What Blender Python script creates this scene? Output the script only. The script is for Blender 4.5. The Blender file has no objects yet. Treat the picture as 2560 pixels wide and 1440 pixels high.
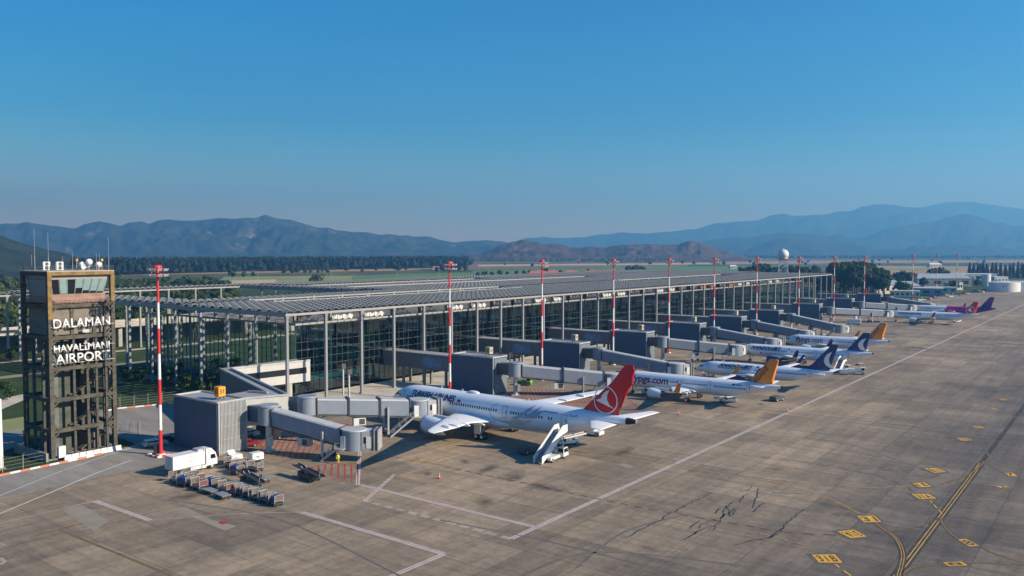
import bpy, bmesh, math, random
from mathutils import Vector, Matrix, noise
random.seed(7)
R = math.radians
scene = bpy.context.scene
COL = scene.collection

# ---------------------------------------------------------------- objects
def tag(o, label=None, cat=None, group=None, kind=None):
    if label: o['label'] = label
    if cat: o['category'] = cat
    if group: o['group'] = group
    if kind: o['kind'] = kind
    return o

def empty(name, loc=(0, 0, 0), rz=0.0, sc=1.0):
    o = bpy.data.objects.new(name, None)
    o.empty_display_size = 0.5
    COL.objects.link(o)
    o.location = loc
    o.rotation_euler = (0, 0, rz)
    o.scale = (sc, sc, sc) if not isinstance(sc, tuple) else sc
    return o

def thing(name, label, cat, loc=(0, 0, 0), rz=0.0, group=None, sc=1.0):
    return tag(empty(name, loc, rz, sc), label, cat, group)

KIDS = {}
def link(o, parent=None):
    COL.objects.link(o)
    if parent is not None:
        o.parent = parent
        KIDS.setdefault(parent.name, []).append(o)
    return o

def copy_tree(o, parent=None):
    c = o.copy()
    link(c, parent)
    for ch in KIDS.get(o.name, []):
        copy_tree(ch, c)
    return c

def put(name, src, parent, loc=(0, 0, 0), rz=0.0, sc=(1, 1, 1)):
    o = bpy.data.objects.new(name, src.data if hasattr(src, 'data') else src)
    o.location = loc
    o.rotation_euler = (0, 0, rz)
    o.scale = sc
    return link(o, parent)

class MB:
    """collects shapes for ONE mesh object"""
    def __init__(s):
        s.v = []; s.f = []; s.m = []; s.sm = []
    def add(s, vs, fs, mi=0, smooth=False):
        b = len(s.v)
        s.v.extend([tuple(q) for q in vs])
        for f in fs:
            s.f.append(tuple(b + i for i in f)); s.m.append(mi); s.sm.append(smooth)
    def mesh_add(s, me, mi=0, M=None):
        b = len(s.v)
        for v in me.vertices:
            s.v.append(tuple(M @ v.co) if M else tuple(v.co))
        for p in me.polygons:
            s.f.append(tuple(b + i for i in p.vertices)); s.m.append(mi); s.sm.append(False)
    def box(s, c, d, rz=0.0, mi=0, rx=0.0, ry=0.0):
        hx, hy, hz = d[0] / 2, d[1] / 2, d[2] / 2
        P = [(-hx, -hy, -hz), (hx, -hy, -hz), (hx, hy, -hz), (-hx, hy, -hz), (-hx, -hy, hz), (hx, -hy, hz), (hx, hy, hz), (-hx, hy, hz)]
        if rz or rx or ry:
            M = Matrix.Rotation(rz, 3, 'Z') @ Matrix.Rotation(ry, 3, 'Y') @ Matrix.Rotation(rx, 3, 'X')
            P = [tuple(M @ Vector(q)) for q in P]
        P = [(q[0] + c[0], q[1] + c[1], q[2] + c[2]) for q in P]
        s.add(P, [(0, 3, 2, 1), (4, 5, 6, 7), (0, 1, 5, 4), (1, 2, 6, 5), (2, 3, 7, 6), (3, 0, 4, 7)], mi)
        return s
    def b2(s, lo, hi, mi=0):
        return s.box(((lo[0] + hi[0]) / 2, (lo[1] + hi[1]) / 2, (lo[2] + hi[2]) / 2), (abs(hi[0] - lo[0]), abs(hi[1] - lo[1]), abs(hi[2] - lo[2])), mi=mi)
    def beam(s, p, q, w, h, mi=0):
        """rectangular bar from p to q, w wide, h high"""
        p = Vector(p); q = Vector(q); d = q - p
        L = d.length
        if L < 1e-6: return s
        d.normalize()
        up = Vector((0, 0, 1)) if abs(d.z) < 0.98 else Vector((1, 0, 0))
        a = d.cross(up).normalized(); u = a.cross(d).normalized()
        P = []
        for e in (p, q):
            for i, j in ((-1, -1), (1, -1), (1, 1), (-1, 1)):
                P.append(e + a * (i * w / 2) + u * (j * h / 2))
        s.add(P, [(0, 1, 2, 3), (7, 6, 5, 4), (0, 4, 5, 1), (1, 5, 6, 2), (2, 6, 7, 3), (3, 7, 4, 0)], mi)
        return s
    def cyl(s, p, q, r0, r1=None, n=12, mi=0, cap=True, smooth=True):
        p = Vector(p); q = Vector(q); r1 = r0 if r1 is None else r1
        d = (q - p)
        if d.length < 1e-6: return s
        d.normalize()
        up = Vector((0, 0, 1)) if abs(d.z) < 0.9 else Vector((1, 0, 0))
        a = d.cross(up).normalized(); u = a.cross(d).normalized()
        A = []; B = []
        for i in range(n):
            t = 2 * math.pi * i / n
            w = a * math.cos(t) + u * math.sin(t)
            A.append(p + w * r0); B.append(q + w * r1)
        s.add(A + B, [(i, (i + 1) % n, n + (i + 1) % n, n + i) for i in range(n)], mi, smooth)
        if cap:
            s.add(A, [tuple(range(n - 1, -1, -1))], mi); s.add(B, [tuple(range(n))], mi)
        return s
    def tube(s, pts, r, n=6, mi=0):
        for a, b in zip(pts, pts[1:]):
            s.cyl(a, b, r, r, n, mi, True)
        return s
    def loft(s, rings, mi=0, cap=True, smooth=True, mif=None):
        n = len(rings[0]); P = [q for r in rings for q in r]
        b = len(s.v)
        s.v.extend([tuple(q) for q in P])
        for k in range(len(rings) - 1):
            for i in range(n):
                j = (i + 1) % n
                s.f.append((b + k * n + i, b + k * n + j, b + (k + 1) * n + j, b + (k + 1) * n + i))
                s.m.append(mif(k, i) if mif else mi); s.sm.append(smooth)
        if cap:
            s.add(rings[0], [tuple(range(n - 1, -1, -1))], mif(0, 0) if mif else mi)
            s.add(rings[-1], [tuple(range(n))], mif(len(rings) - 2, 0) if mif else mi)
        return s
    def lathe(s, prof, c=(0, 0, 0), axis='Z', n=24, mi=0, smooth=True):
        """prof: list of (r, h)"""
        rings = []
        for r, h in prof:
            ring = []
            for i in range(n):
                t = 2 * math.pi * i / n
                x, y = r * math.cos(t), r * math.sin(t)
                q = (x, y, h) if axis == 'Z' else ((h, x, y) if axis == 'X' else (x, h, -y))
                ring.append((q[0] + c[0], q[1] + c[1], q[2] + c[2]))
            rings.append(ring)
        return s.loft(rings, mi, False, smooth)
    def prism(s, poly, z0, z1, mi=0, mis=None):
        n = len(poly)
        A = [(x, y, z0) for x, y in poly]; B = [(x, y, z1) for x, y in poly]
        mis = mi if mis is None else mis
        s.add(A + B, [(i, (i + 1) % n, n + (i + 1) % n, n + i) for i in range(n)], mis)
        s.add(B, [tuple(range(n))], mi); s.add(A, [tuple(range(n - 1, -1, -1))], mi)
        return s
    def sheet(s, poly, z, mi=0):
        s.add([(x, y, z) for x, y in poly], [tuple(range(len(poly)))], mi)
        return s
    def strip(s, pts, w, z, mi=0):
        """flat ribbon along a 2-D polyline"""
        n = len(pts)
        L = []; Rr = []
        for i in range(n):
            a = Vector(pts[max(i - 1, 0)][:2]); b = Vector(pts[min(i + 1, n - 1)][:2])
            d = (b - a)
            if d.length < 1e-9: d = Vector((1, 0))
            d.normalize(); nn = Vector((-d.y, d.x)) * (w / 2)
            p = Vector(pts[i][:2])
            L.append((p.x + nn.x, p.y + nn.y, z)); Rr.append((p.x - nn.x, p.y - nn.y, z))
        s.add(L + Rr, [(n + i, n + i + 1, i + 1, i) for i in range(n - 1)], mi)
        return s
    def blob(s, c, r, n=10, m=7, mi=0, seed=0, amp=0.0):
        rings = []
        for k in range(m + 1):
            ph = -math.pi / 2 + math.pi * k / m
            ring = []
            for i in range(n):
                t = 2 * math.pi * i / n
                d = Vector((math.cos(ph) * math.cos(t), math.cos(ph) * math.sin(t), math.sin(ph)))
                a = 1 + amp * noise.noise(d * 1.7 + Vector((seed, seed * 2, 0)))
                ring.append((c[0] + d.x * r[0] * a, c[1] + d.y * r[1] * a, c[2] + d.z * r[2] * a))
            rings.append(ring)
        return s.loft(rings, mi, False, True)
    def me(s, name, mats):
        me = bpy.data.meshes.new(name)
        me.from_pydata(s.v, [], s.f)
        if not isinstance(mats, (list, tuple)): mats = [mats]
        for m in mats: me.materials.append(m)
        me.polygons.foreach_set('material_index', s.m)
        me.polygons.foreach_set('use_smooth', s.sm)
        me.update()
        return me
    def build(s, name, mats, parent=None, loc=(0, 0, 0), rz=0.0):
        o = bpy.data.objects.new(name, s.me(name, mats))
        o.location = loc; o.rotation_euler = (0, 0, rz)
        return link(o, parent)

def struct(name, mb, mats):
    return tag(mb.build(name, mats), kind='structure')

# ---------------------------------------------------------------- materials
MATS = {}
def _nt(name):
    m = bpy.data.materials.new(name); m.use_nodes = True
    nt = m.node_tree; b = nt.nodes['Principled BSDF']
    return m, nt, b
def N(nt, t, **kw):
    n = nt.nodes.new(t)
    for k, v in kw.items():
        if k in n.inputs.keys() and not hasattr(n, k): n.inputs[k].default_value = v
        else: setattr(n, k, v)
    return n
def ramp(nt, stops, interp='LINEAR'):
    n = nt.nodes.new('ShaderNodeValToRGB'); cr = n.color_ramp; cr.interpolation = interp
    while len(cr.elements) > 1: cr.elements.remove(cr.elements[-1])
    cr.elements[0].position = stops[0][0]; cr.elements[0].color = (*stops[0][1], 1)
    for p, c in stops[1:]:
        e = cr.elements.new(p); e.color = (*c, 1)
    return n
def paint(name, col, rough=0.5, metal=0.0, var=0.12, scale=0.6, spec=0.5, streak=False, coat=0.0):
    """painted / metal / concrete surface with mild uneven weathering"""
    if name in MATS: return MATS[name]
    m, nt, b = _nt(name)
    tc = N(nt, 'ShaderNodeTexCoord'); mp = N(nt, 'ShaderNodeMapping')
    mp.inputs['Scale'].default_value = (scale, scale, scale * (0.15 if streak else 1))
    no = N(nt, 'ShaderNodeTexNoise'); no.inputs['Scale'].default_value = 1.0; no.inputs['Detail'].default_value = 5
    no.inputs['Roughness'].default_value = 0.65
    nt.links.new(tc.outputs['Object'], mp.inputs[0]); nt.links.new(mp.outputs[0], no.inputs['Vector'])
    lo = tuple(max(0, c * (1 - var)) for c in col); hi = tuple(min(1, c * (1 + var)) for c in col)
    r = ramp(nt, [(0.3, lo), (0.7, hi)])
    nt.links.new(no.outputs['Fac'], r.inputs[0]); nt.links.new(r.outputs[0], b.inputs['Base Color'])
    b.inputs['Roughness'].default_value = rough; b.inputs['Metallic'].default_value = metal
    b.inputs['Specular IOR Level'].default_value = spec
    if coat: b.inputs['Coat Weight'].default_value = coat
    MATS[name] = m
    return m
def ribbed(name, col, rough=0.5, period=0.3, axis=0, depth=0.5, var=0.1):
    """profiled sheet cladding: fine vertical ribs as bump"""
    if name in MATS: return MATS[name]
    m = paint(name, col, rough, 0.0, var, 0.35, 0.4)
    nt = m.node_tree; b = nt.nodes['Principled BSDF']
    tc = N(nt, 'ShaderNodeTexCoord'); sp = N(nt, 'ShaderNodeSeparateXYZ')
    nt.links.new(tc.outputs['Object'], sp.inputs[0])
    ad = N(nt, 'ShaderNodeMath', operation='ADD'); nt.links.new(sp.outputs[0], ad.inputs[0]); nt.links.new(sp.outputs[1], ad.inputs[1])
    mu = N(nt, 'ShaderNodeMath', operation='MULTIPLY'); mu.inputs[1].default_value = 2 * math.pi / period
    nt.links.new(ad.outputs[0], mu.inputs[0])
    si = N(nt, 'ShaderNodeMath', operation='SINE'); nt.links.new(mu.outputs[0], si.inputs[0])
    bp = N(nt, 'ShaderNodeBump'); bp.inputs['Strength'].default_value = depth; bp.inputs['Distance'].default_value = 0.04
    nt.links.new(si.outputs[0], bp.inputs['Height']); nt.links.new(bp.outputs[0], b.inputs['Normal'])
    return m

M_white = paint('white_paint', (0.63, 0.635, 0.63), 0.35, var=0.05)
M_aircraft = paint('aircraft_white', (0.68, 0.72, 0.78), 0.22, var=0.03, scale=0.3, coat=0.3)
M_wing = paint('wing_grey_white', (0.72, 0.73, 0.75), 0.32, var=0.05)
M_steel = paint('galvanised_steel', (0.42, 0.43, 0.44), 0.45, 0.3, var=0.15)
M_darksteel = paint('dark_steel', (0.07, 0.075, 0.085), 0.5, 0.2, var=0.25)
M_black = paint('black_rubber', (0.018, 0.018, 0.02), 0.7, var=0.3)
M_chrome = paint('bare_metal', (0.55, 0.55, 0.56), 0.25, 0.8, var=0.1)
M_colgrey = paint('column_grey', (0.21, 0.22, 0.235), 0.5, 0.0, var=0.1, streak=True)
M_fascia = paint('fascia_grey', (0.27, 0.275, 0.275), 0.5, var=0.08)
M_louvre = paint('louvre_aluminium', (0.18, 0.19, 0.195), 0.5, 0.2, var=0.18, scale=0.25)
M_conc = paint('old_concrete', (0.20, 0.19, 0.165), 0.85, var=0.3, scale=0.5, streak=True)
M_concl = paint('pale_concrete', (0.36, 0.335, 0.29), 0.85, var=0.18, scale=0.4)
M_red = paint('mast_red', (0.60, 0.025, 0.03), 0.4, var=0.1)
M_orange = paint('orange_sign', (0.75, 0.30, 0.02), 0.5, var=0.06)
M_yellow = paint('yellow_paint', (0.72, 0.42, 0.04), 0.7, var=0.2, scale=1.2)
M_hivis = paint('hi_vis_yellow', (0.80, 0.70, 0.05), 0.6, var=0.1)
M_navy = paint('navy_livery', (0.006, 0.018, 0.115), 0.3, var=0.08)
M_textnavy = paint('navy_lettering', (0.008, 0.018, 0.07), 0.4, var=0.05)
M_plum = paint('plum_lettering', (0.13, 0.012, 0.06), 0.4, var=0.05)
M_tred = paint('red_livery', (0.50, 0.008, 0.018), 0.28, var=0.06)
M_porange = paint('orange_livery', (0.62, 0.20, 0.008), 0.3, var=0.08)
M_magenta = paint('magenta_livery', (0.36, 0.012, 0.19), 0.3, var=0.06)
M_purple = paint('purple_livery', (0.05, 0.012, 0.15), 0.3, var=0.1)
M_feather = paint('grey_blue_feather', (0.27, 0.33, 0.44), 0.35, var=0.1)
M_winglass = paint('window_glass_dark', (0.008, 0.012, 0.02), 0.12, var=0.2)
M_gateclad = ribbed('gate_cladding_shaded', (0.045, 0.085, 0.15), 0.45, 0.33)  # shade of the sides turned from the sun is put into this colour
M_gateroof = paint('gate_roof_grey', (0.25, 0.26, 0.28), 0.8, var=0.12)
M_bridge = ribbed('bridge_cladding', (0.20, 0.235, 0.285), 0.42, 0.3, depth=0.15)
M_bridgetop = paint('bridge_roof', (0.36, 0.38, 0.40), 0.6, var=0.12)
M_corr = paint('corridor_cladding', (0.10, 0.12, 0.14), 0.5, var=0.1)
M_whitewall = paint('white_wall', (0.43, 0.43, 0.415), 0.8, var=0.06)
M_blue = paint('blue_cover', (0.012, 0.04, 0.17), 0.6, var=0.2)
M_brownmesh = paint('brown_panel', (0.13, 0.105, 0.085), 0.8, var=0.25)
M_green = paint('green_machine', (0.05, 0.22, 0.03), 0.5, var=0.15)
M_lime = paint('lime_green', (0.38, 0.55, 0.06), 0.5, var=0.1)
M_skin = paint('skin', (0.45, 0.26, 0.18), 0.6, var=0.05)
M_hair = paint('dark_hair', (0.02, 0.015, 0.012), 0.7, var=0.2)
M_dkblue = paint('dark_trousers', (0.02, 0.025, 0.05), 0.8, var=0.2)
M_advert = paint('advert_blue', (0.10, 0.17, 0.30), 0.5, var=0.5, scale=0.4)
M_stain = paint('stained_patch', (0.06, 0.055, 0.05), 0.8, var=0.3)

def glass_mat(name, tint, gloss_tint, base_refl=0.06):
    if name in MATS: return MATS[name]
    m, nt, b = _nt(name)
    nt.nodes.remove(b)
    out = nt.nodes['Material Output']
    tr = N(nt, 'ShaderNodeBsdfTransparent'); tr.inputs[0].default_value = (*tint, 1)
    gl = N(nt, 'ShaderNodeBsdfGlossy'); gl.inputs['Color'].default_value = (*gloss_tint, 1); gl.inputs['Roughness'].default_value = 0.03
    tc = N(nt, 'ShaderNodeTexCoord'); no = N(nt, 'ShaderNodeTexNoise'); no.inputs['Scale'].default_value = 0.35
    nt.links.new(tc.outputs['Object'], no.inputs['Vector'])
    bp = N(nt, 'ShaderNodeBump'); bp.inputs['Strength'].default_value = 0.02; bp.inputs['Distance'].default_value = 0.3
    nt.links.new(no.outputs['Fac'], bp.inputs['Height']); nt.links.new(bp.outputs[0], gl.inputs['Normal'])
    lw = N(nt, 'ShaderNodeFresnel'); lw.inputs['IOR'].default_value = 1.9
    mx = N(nt, 'ShaderNodeMixShader')
    nt.links.new(lw.outputs[0], mx.inputs[0]); nt.links.new(tr.outputs[0], mx.inputs[1]); nt.links.new(gl.outputs[0], mx.inputs[2])
    nt.links.new(mx.outputs[0], out.inputs['Surface'])
    MATS[name] = m
    return m
M_glass = glass_mat('facade_glass', (0.50, 0.68, 0.64), (0.85, 0.95, 0.95))
M_mullion = paint('mullion_grey', (0.06, 0.08, 0.08), 0.5, var=0.1)
M_teal = paint('teal_column', (0.22, 0.55, 0.50), 0.5, var=0.2)
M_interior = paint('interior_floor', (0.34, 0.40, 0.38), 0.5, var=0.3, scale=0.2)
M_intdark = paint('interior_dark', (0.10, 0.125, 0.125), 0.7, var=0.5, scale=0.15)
M_tealpanel = paint('pale_teal_panel', (0.50, 0.80, 0.74), 0.4, var=0.1)

def leaf_mat(name, c0, c1, c2):
    if name in MATS: return MATS[name]
    m, nt, b = _nt(name)
    tc = N(nt, 'ShaderNodeTexCoord'); oi = N(nt, 'ShaderNodeObjectInfo')
    no = N(nt, 'ShaderNodeTexNoise'); no.inputs['Scale'].default_value = 0.45; no.inputs['Detail'].default_value = 6
    nt.links.new(tc.outputs['Object'], no.inputs['Vector'])
    ad = N(nt, 'ShaderNodeMath', operation='MULTIPLY_ADD'); ad.inputs[1].default_value = 0.25; ad.inputs[2].default_value = -0.12
    nt.links.new(oi.outputs['Random'], ad.inputs[0])
    a2 = N(nt, 'ShaderNodeMath', operation='ADD'); nt.links.new(no.outputs['Fac'], a2.inputs[0]); nt.links.new(ad.outputs[0], a2.inputs[1])
    r = ramp(nt, [(0.3, c0), (0.52, c1), (0.75, c2)])
    nt.links.new(a2.outputs[0], r.inputs[0]); nt.links.new(r.outputs[0], b.inputs['Base Color'])
    b.inputs['Roughness'].default_value = 0.75; b.inputs['Specular IOR Level'].default_value = 0.15
    MATS[name] = m
    return m
M_leafdark = leaf_mat('leaf_dark', (0.014, 0.03, 0.012), (0.03, 0.055, 0.018), (0.06, 0.085, 0.025))
M_leaf = leaf_mat('leaf_olive', (0.02, 0.038, 0.01), (0.05, 0.075, 0.018), (0.10, 0.12, 0.028))
M_leafpine = leaf_mat('leaf_pine', (0.006, 0.013, 0.009), (0.011, 0.022, 0.013), (0.02, 0.033, 0.018))
M_leafplum = leaf_mat('leaf_magnolia', (0.012, 0.03, 0.01), (0.03, 0.06, 0.015), (0.10, 0.13, 0.03))
M_bark = paint('bark', (0.10, 0.075, 0.055), 0.9, var=0.3, scale=2)

# ---------------------------------------------------------------- 2-D decals mapped on surfaces
def text_bm(txt, size, shear=0.0, bold=0.0, align='LEFT', space=1.0):
    cu = bpy.data.curves.new('lettering', 'FONT'); cu.body = txt; cu.size = size; cu.shear = shear; cu.offset = bold
    cu.align_x = align; cu.space_character = space; cu.resolution_u = 4; cu.fill_mode = 'FRONT'
    o = bpy.data.objects.new('lettering', cu); COL.objects.link(o)
    dg = bpy.context.evaluated_depsgraph_get()
    me = bpy.data.meshes.new_from_object(o.evaluated_get(dg))
    bm = bmesh.new(); bm.from_mesh(me)
    bpy.data.objects.remove(o); bpy.data.curves.remove(cu); bpy.data.meshes.remove(me)
    return bm
def poly_bm(*polys):
    bm = bmesh.new()
    for p in polys:
        bm.faces.new([bm.verts.new((x, y, 0)) for x, y in p])
    bmesh.ops.triangulate(bm, faces=bm.faces[:])
    return bm
def ring_bm(c, r0, r1, n=48, a0=0.0, a1=2 * math.pi):
    bm = bmesh.new(); V = []
    for i in range(n + 1):
        t = a0 + (a1 - a0) * i / n
        V.append((bm.verts.new((c[0] + r0 * math.cos(t), c[1] + r0 * math.sin(t), 0)), bm.verts.new((c[0] + r1 * math.cos(t), c[1] + r1 * math.sin(t), 0))))
    for i in range(n):
        bm.faces.new((V[i][0], V[i][1], V[i + 1][1], V[i + 1][0]))
    return bm
def decal(name, bm, fn, mat, parent, cut=0.35, cutx=None, flip=False):
    """slice the flat shape into strips, then lay every vertex on the surface fn(x, y) -> point"""
    ys = [v.co.y for v in bm.verts]; xs = [v.co.x for v in bm.verts]
    y = min(ys) + cut
    while cut and y < max(ys):
        bmesh.ops.bisect_plane(bm, geom=bm.verts[:] + bm.edges[:] + bm.faces[:], plane_co=(0, y, 0), plane_no=(0, 1, 0)); y += cut
    if cutx:
        x = min(xs) + cutx
        while x < max(xs):
            bmesh.ops.bisect_plane(bm, geom=bm.verts[:] + bm.edges[:] + bm.faces[:], plane_co=(x, 0, 0), plane_no=(1, 0, 0)); x += cutx
    for v in bm.verts:
        v.co = Vector(fn(v.co.x, v.co.y))
    if flip: bmesh.ops.reverse_faces(bm, faces=bm.faces[:])
    me = bpy.data.meshes.new(name); bm.to_mesh(me); bm.free()
    me.materials.append(mat)
    o = bpy.data.objects.new(name, me)
    return link(o, parent)
YAW = R(36.89); PITCH = R(2.4933); CAMH = 37.0
HEAD = Vector((-math.sin(YAW), math.cos(YAW))); RIGHT = Vector((math.cos(YAW), math.sin(YAW)))
cam = bpy.data.cameras.new('camera'); camo = bpy.data.objects.new('camera', cam); COL.objects.link(camo)
camo.location = (0, 0, CAMH); camo.rotation_euler = (R(90) - PITCH, 0, YAW)
cam.sensor_width = 36; cam.lens = 36 * 2090 / 2560; cam.clip_start = 0.5; cam.clip_end = 60000
scene.camera = camo

SUNV = Vector((1.85, 0.62, 1.0)).normalized()
sl = bpy.data.lights.new('sun', 'SUN'); sl.energy = 5.0; sl.angle = R(0.5); sl.color = (1.0, 0.91, 0.78)
so = bpy.data.objects.new('sun', sl); COL.objects.link(so); so.location = (100, 0, 300)
so.rotation_euler = SUNV.to_track_quat('Z', 'Y').to_euler()

w = bpy.data.worlds.new('World'); scene.world = w; w.use_nodes = True
nt = w.node_tree; bg = nt.nodes['Background']
sky = nt.nodes.new('ShaderNodeTexSky'); sky.sky_type = 'NISHITA'; sky.sun_disc = False
sky.sun_elevation = math.asin(SUNV.z); sky.sun_rotation = math.atan2(SUNV.x, SUNV.y)
sky.air_density = 1.0; sky.dust_density = 0.3; sky.ozone_density = 4.0; sky.altitude = 0
hs = nt.nodes.new('ShaderNodeHueSaturation'); hs.inputs['Saturation'].default_value = 1.35; hs.inputs['Hue'].default_value = 0.485
geo = nt.nodes.new('ShaderNodeTexCoord'); sz = nt.nodes.new('ShaderNodeSeparateXYZ'); nt.links.new(geo.outputs['Generated'], sz.inputs[0])
tint = ramp(nt, [(0.0, (1.25, 1.02, 1.12)), (0.08, (0.92, 0.95, 1.08)), (0.15, (0.42, 0.82, 1.05)), (0.3, (0.28, 0.88, 1.18)), (0.6, (0.28, 0.75, 1.15))]); nt.links.new(sz.outputs[2], tint.inputs[0])
tm = nt.nodes.new('ShaderNodeMix'); tm.data_type = 'RGBA'; tm.blend_type = 'MULTIPLY'; tm.inputs[0].default_value = 1.0
hn = nt.nodes.new('ShaderNodeTexNoise'); hn.inputs['Scale'].default_value = 2.2; hn.inputs['Detail'].default_value = 4; hm = nt.nodes.new('ShaderNodeMapping'); hm.inputs['Scale'].default_value = (1, 1, 5)
nt.links.new(geo.outputs['Generated'], hm.inputs[0]); nt.links.new(hm.outputs[0], hn.inputs['Vector'])
hr = ramp(nt, [(0.3, (0.95, 0.96, 0.97)), (0.7, (1.05, 1.04, 1.03))]); nt.links.new(hn.outputs['Fac'], hr.inputs[0])
t2 = nt.nodes.new('ShaderNodeMix'); t2.data_type = 'RGBA'; t2.blend_type = 'MULTIPLY'; t2.inputs[0].default_value = 1.0
nt.links.new(sky.outputs[0], t2.inputs[6]); nt.links.new(hr.outputs[0], t2.inputs[7]); nt.links.new(t2.outputs[2], hs.inputs['Color']); nt.links.new(hs.outputs[0], tm.inputs[6]); nt.links.new(tint.outputs[0], tm.inputs[7]); nt.links.new(tm.outputs[2], bg.inputs[0]); bg.inputs[1].default_value = 0.065

scene.view_settings.view_transform = 'Standard'; scene.view_settings.look = 'None'
scene.view_settings.exposure = 0.86; scene.view_settings.gamma = 1.0
scene.cycles.use_denoising = True
scene.cycles.max_bounces = 8; scene.cycles.transparent_max_bounces = 24; scene.cycles.volume_bounces = 0
scene.cycles.diffuse_bounces = 3; scene.cycles.glossy_bounces = 3

def fr(x, y):   # view frame (right, forward) -> world
    p = RIGHT * x + HEAD * y
    return (p.x, p.y)
# -- the air: one box of thin haze round everything, pale and even
mh = bpy.data.materials.new('haze_air'); mh.use_nodes = True
nt = mh.node_tree; nt.nodes.remove(nt.nodes['Principled BSDF'])
vol = nt.nodes.new('ShaderNodeVolumePrincipled'); vol.inputs['Color'].default_value = (0.13, 0.45, 1.0, 1)
vol.inputs['Density'].default_value = 0.000185; vol.inputs['Absorption Color'].default_value = (0.25, 0.25, 0.25, 1); vol.inputs['Anisotropy'].default_value = 0.25
nt.links.new(vol.outputs[0], nt.nodes['Material Output'].inputs['Volume'])
hz = MB(); hz.prism([fr(-16000, -1500), fr(16000, -1500), fr(16000, 15000), fr(-16000, 15000)], -3.0, 1060.0)
tag(hz.build('haze', mh), kind='stuff')
def ground_mat():
    m, nt, b = _nt('farmland_soil')
    tc = N(nt, 'ShaderNodeTexCoord'); mp = N(nt, 'ShaderNodeMapping'); mp.inputs['Scale'].default_value = (1 / 420, 1 / 170, 1); mp.inputs['Rotation'].default_value = (0, 0, R(30))
    nt.links.new(tc.outputs['Object'], mp.inputs[0])
    vo = N(nt, 'ShaderNodeTexVoronoi'); vo.inputs['Scale'].default_value = 1.0; nt.links.new(mp.outputs[0], vo.inputs['Vector'])
    sp = N(nt, 'ShaderNodeSeparateColor'); nt.links.new(vo.outputs['Color'], sp.inputs[0])
    r = ramp(nt, [(0, (0.045, 0.075, 0.026)), (0.35, (0.075, 0.10, 0.04)), (0.55, (0.13, 0.12, 0.06)), (0.78, (0.19, 0.145, 0.08)), (0.88, (0.09, 0.075, 0.045))], 'CONSTANT')
    nt.links.new(sp.outputs[0], r.inputs[0])
    no = N(nt, 'ShaderNodeTexNoise'); no.inputs['Scale'].default_value = 0.05; no.inputs['Detail'].default_value = 8; nt.links.new(tc.outputs['Object'], no.inputs['Vector'])
    r2 = ramp(nt, [(0.3, (0.55, 0.55, 0.55)), (0.7, (1.25, 1.25, 1.25))]); nt.links.new(no.outputs['Fac'], r2.inputs[0])
    mx = N(nt, 'ShaderNodeMix', data_type='RGBA', blend_type='MULTIPLY'); mx.inputs[0].default_value = 1
    nt.links.new(r.outputs[0], mx.inputs[6]); nt.links.new(r2.outputs[0], mx.inputs[7]); nt.links.new(mx.outputs[2], b.inputs['Base Color'])
    b.inputs['Roughness'].default_value = 0.95; b.inputs['Specular IOR Level'].default_value = 0.1
    return m
g = MB(); g.sheet([fr(-15500, -1400), fr(15500, -1400), fr(15500, 14500), fr(-15500, 14500)], -0.6)
struct('ground', g, ground_mat())

def noisy(name, c0, c1, sx, sy, rough=0.95, rot=0.0, c2=None):
    if name in MATS: return MATS[name]
    m, nt, b = _nt(name)
    tc = N(nt, 'ShaderNodeTexCoord'); mp = N(nt, 'ShaderNodeMapping'); mp.inputs['Scale'].default_value = (sx, sy, 1); mp.inputs['Rotation'].default_value = (0, 0, rot)
    no = N(nt, 'ShaderNodeTexNoise'); no.inputs['Scale'].default_value = 1; no.inputs['Detail'].default_value = 8; no.inputs['Roughness'].default_value = 0.65
    nt.links.new(tc.outputs['Object'], mp.inputs[0]); nt.links.new(mp.outputs[0], no.inputs['Vector'])
    st = [(0.32, c0), (0.66, c1)]
    if c2: st.append((0.8, c2))
    r = ramp(nt, st); nt.links.new(no.outputs['Fac'], r.inputs[0]); nt.links.new(r.outputs[0], b.inputs['Base Color'])
    b.inputs['Roughness'].default_value = rough; b.inputs['Specular IOR Level'].default_value = 0.2
    MATS[name] = m; return m
F_tan = noisy('stubble_tan', (0.25, 0.17, 0.085), (0.35, 0.24, 0.125), 0.01, 0.004)
F_sand = noisy('dry_sand', (0.34, 0.265, 0.15), (0.45, 0.35, 0.21), 0.01, 0.004)
F_green = noisy('crop_green', (0.06, 0.135, 0.05), (0.11, 0.20, 0.07), 0.012, 0.004)
F_pale = noisy('pale_meadow', (0.14, 0.18, 0.07), (0.25, 0.265, 0.115), 0.02, 0.006)
F_dark = noisy('scrub_dark', (0.02, 0.04, 0.018), (0.05, 0.075, 0.03), 0.03, 0.02)
F_plough = noisy('ploughed_brown', (0.13, 0.085, 0.06), (0.19, 0.13, 0.09), 0.01, 0.004)
def field(poly, z, m): struct('field', MB().sheet(poly, z), m)
field([(-1279.27, 679.75), (-1255.19, 849.84), (-1171.14, 1202.25), (-1290.21, 1513.5), (-1369.01, 1392.27), (-1442.28, 976.61), (-1451.61, 771.43)], -0.42, F_tan)
field([(-757.46, 494.01), (-694.95, 643.52), (-667.51, 806.06), (-784.23, 947.03), (-943.85, 959.79), (-1093.1, 740.02)], -0.45, F_pale)
field([(-787.6, 715.94), (-748.54, 903.92), (-968.98, 1170.16), (-1013.83, 1030.98), (-955.65, 868.79)], -0.38, F_green)
field([(-846.94, 573.23), (-819.31, 625.01), (-926.3, 706.7), (-948.16, 650.75)], -0.36, F_sand)
field([(-670.64, 453.77), (-588.27, 598.09), (-595.02, 718.52), (-667.51, 806.06), (-694.95, 643.52), (-741.15, 483.36)], -0.33, F_dark)
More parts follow.
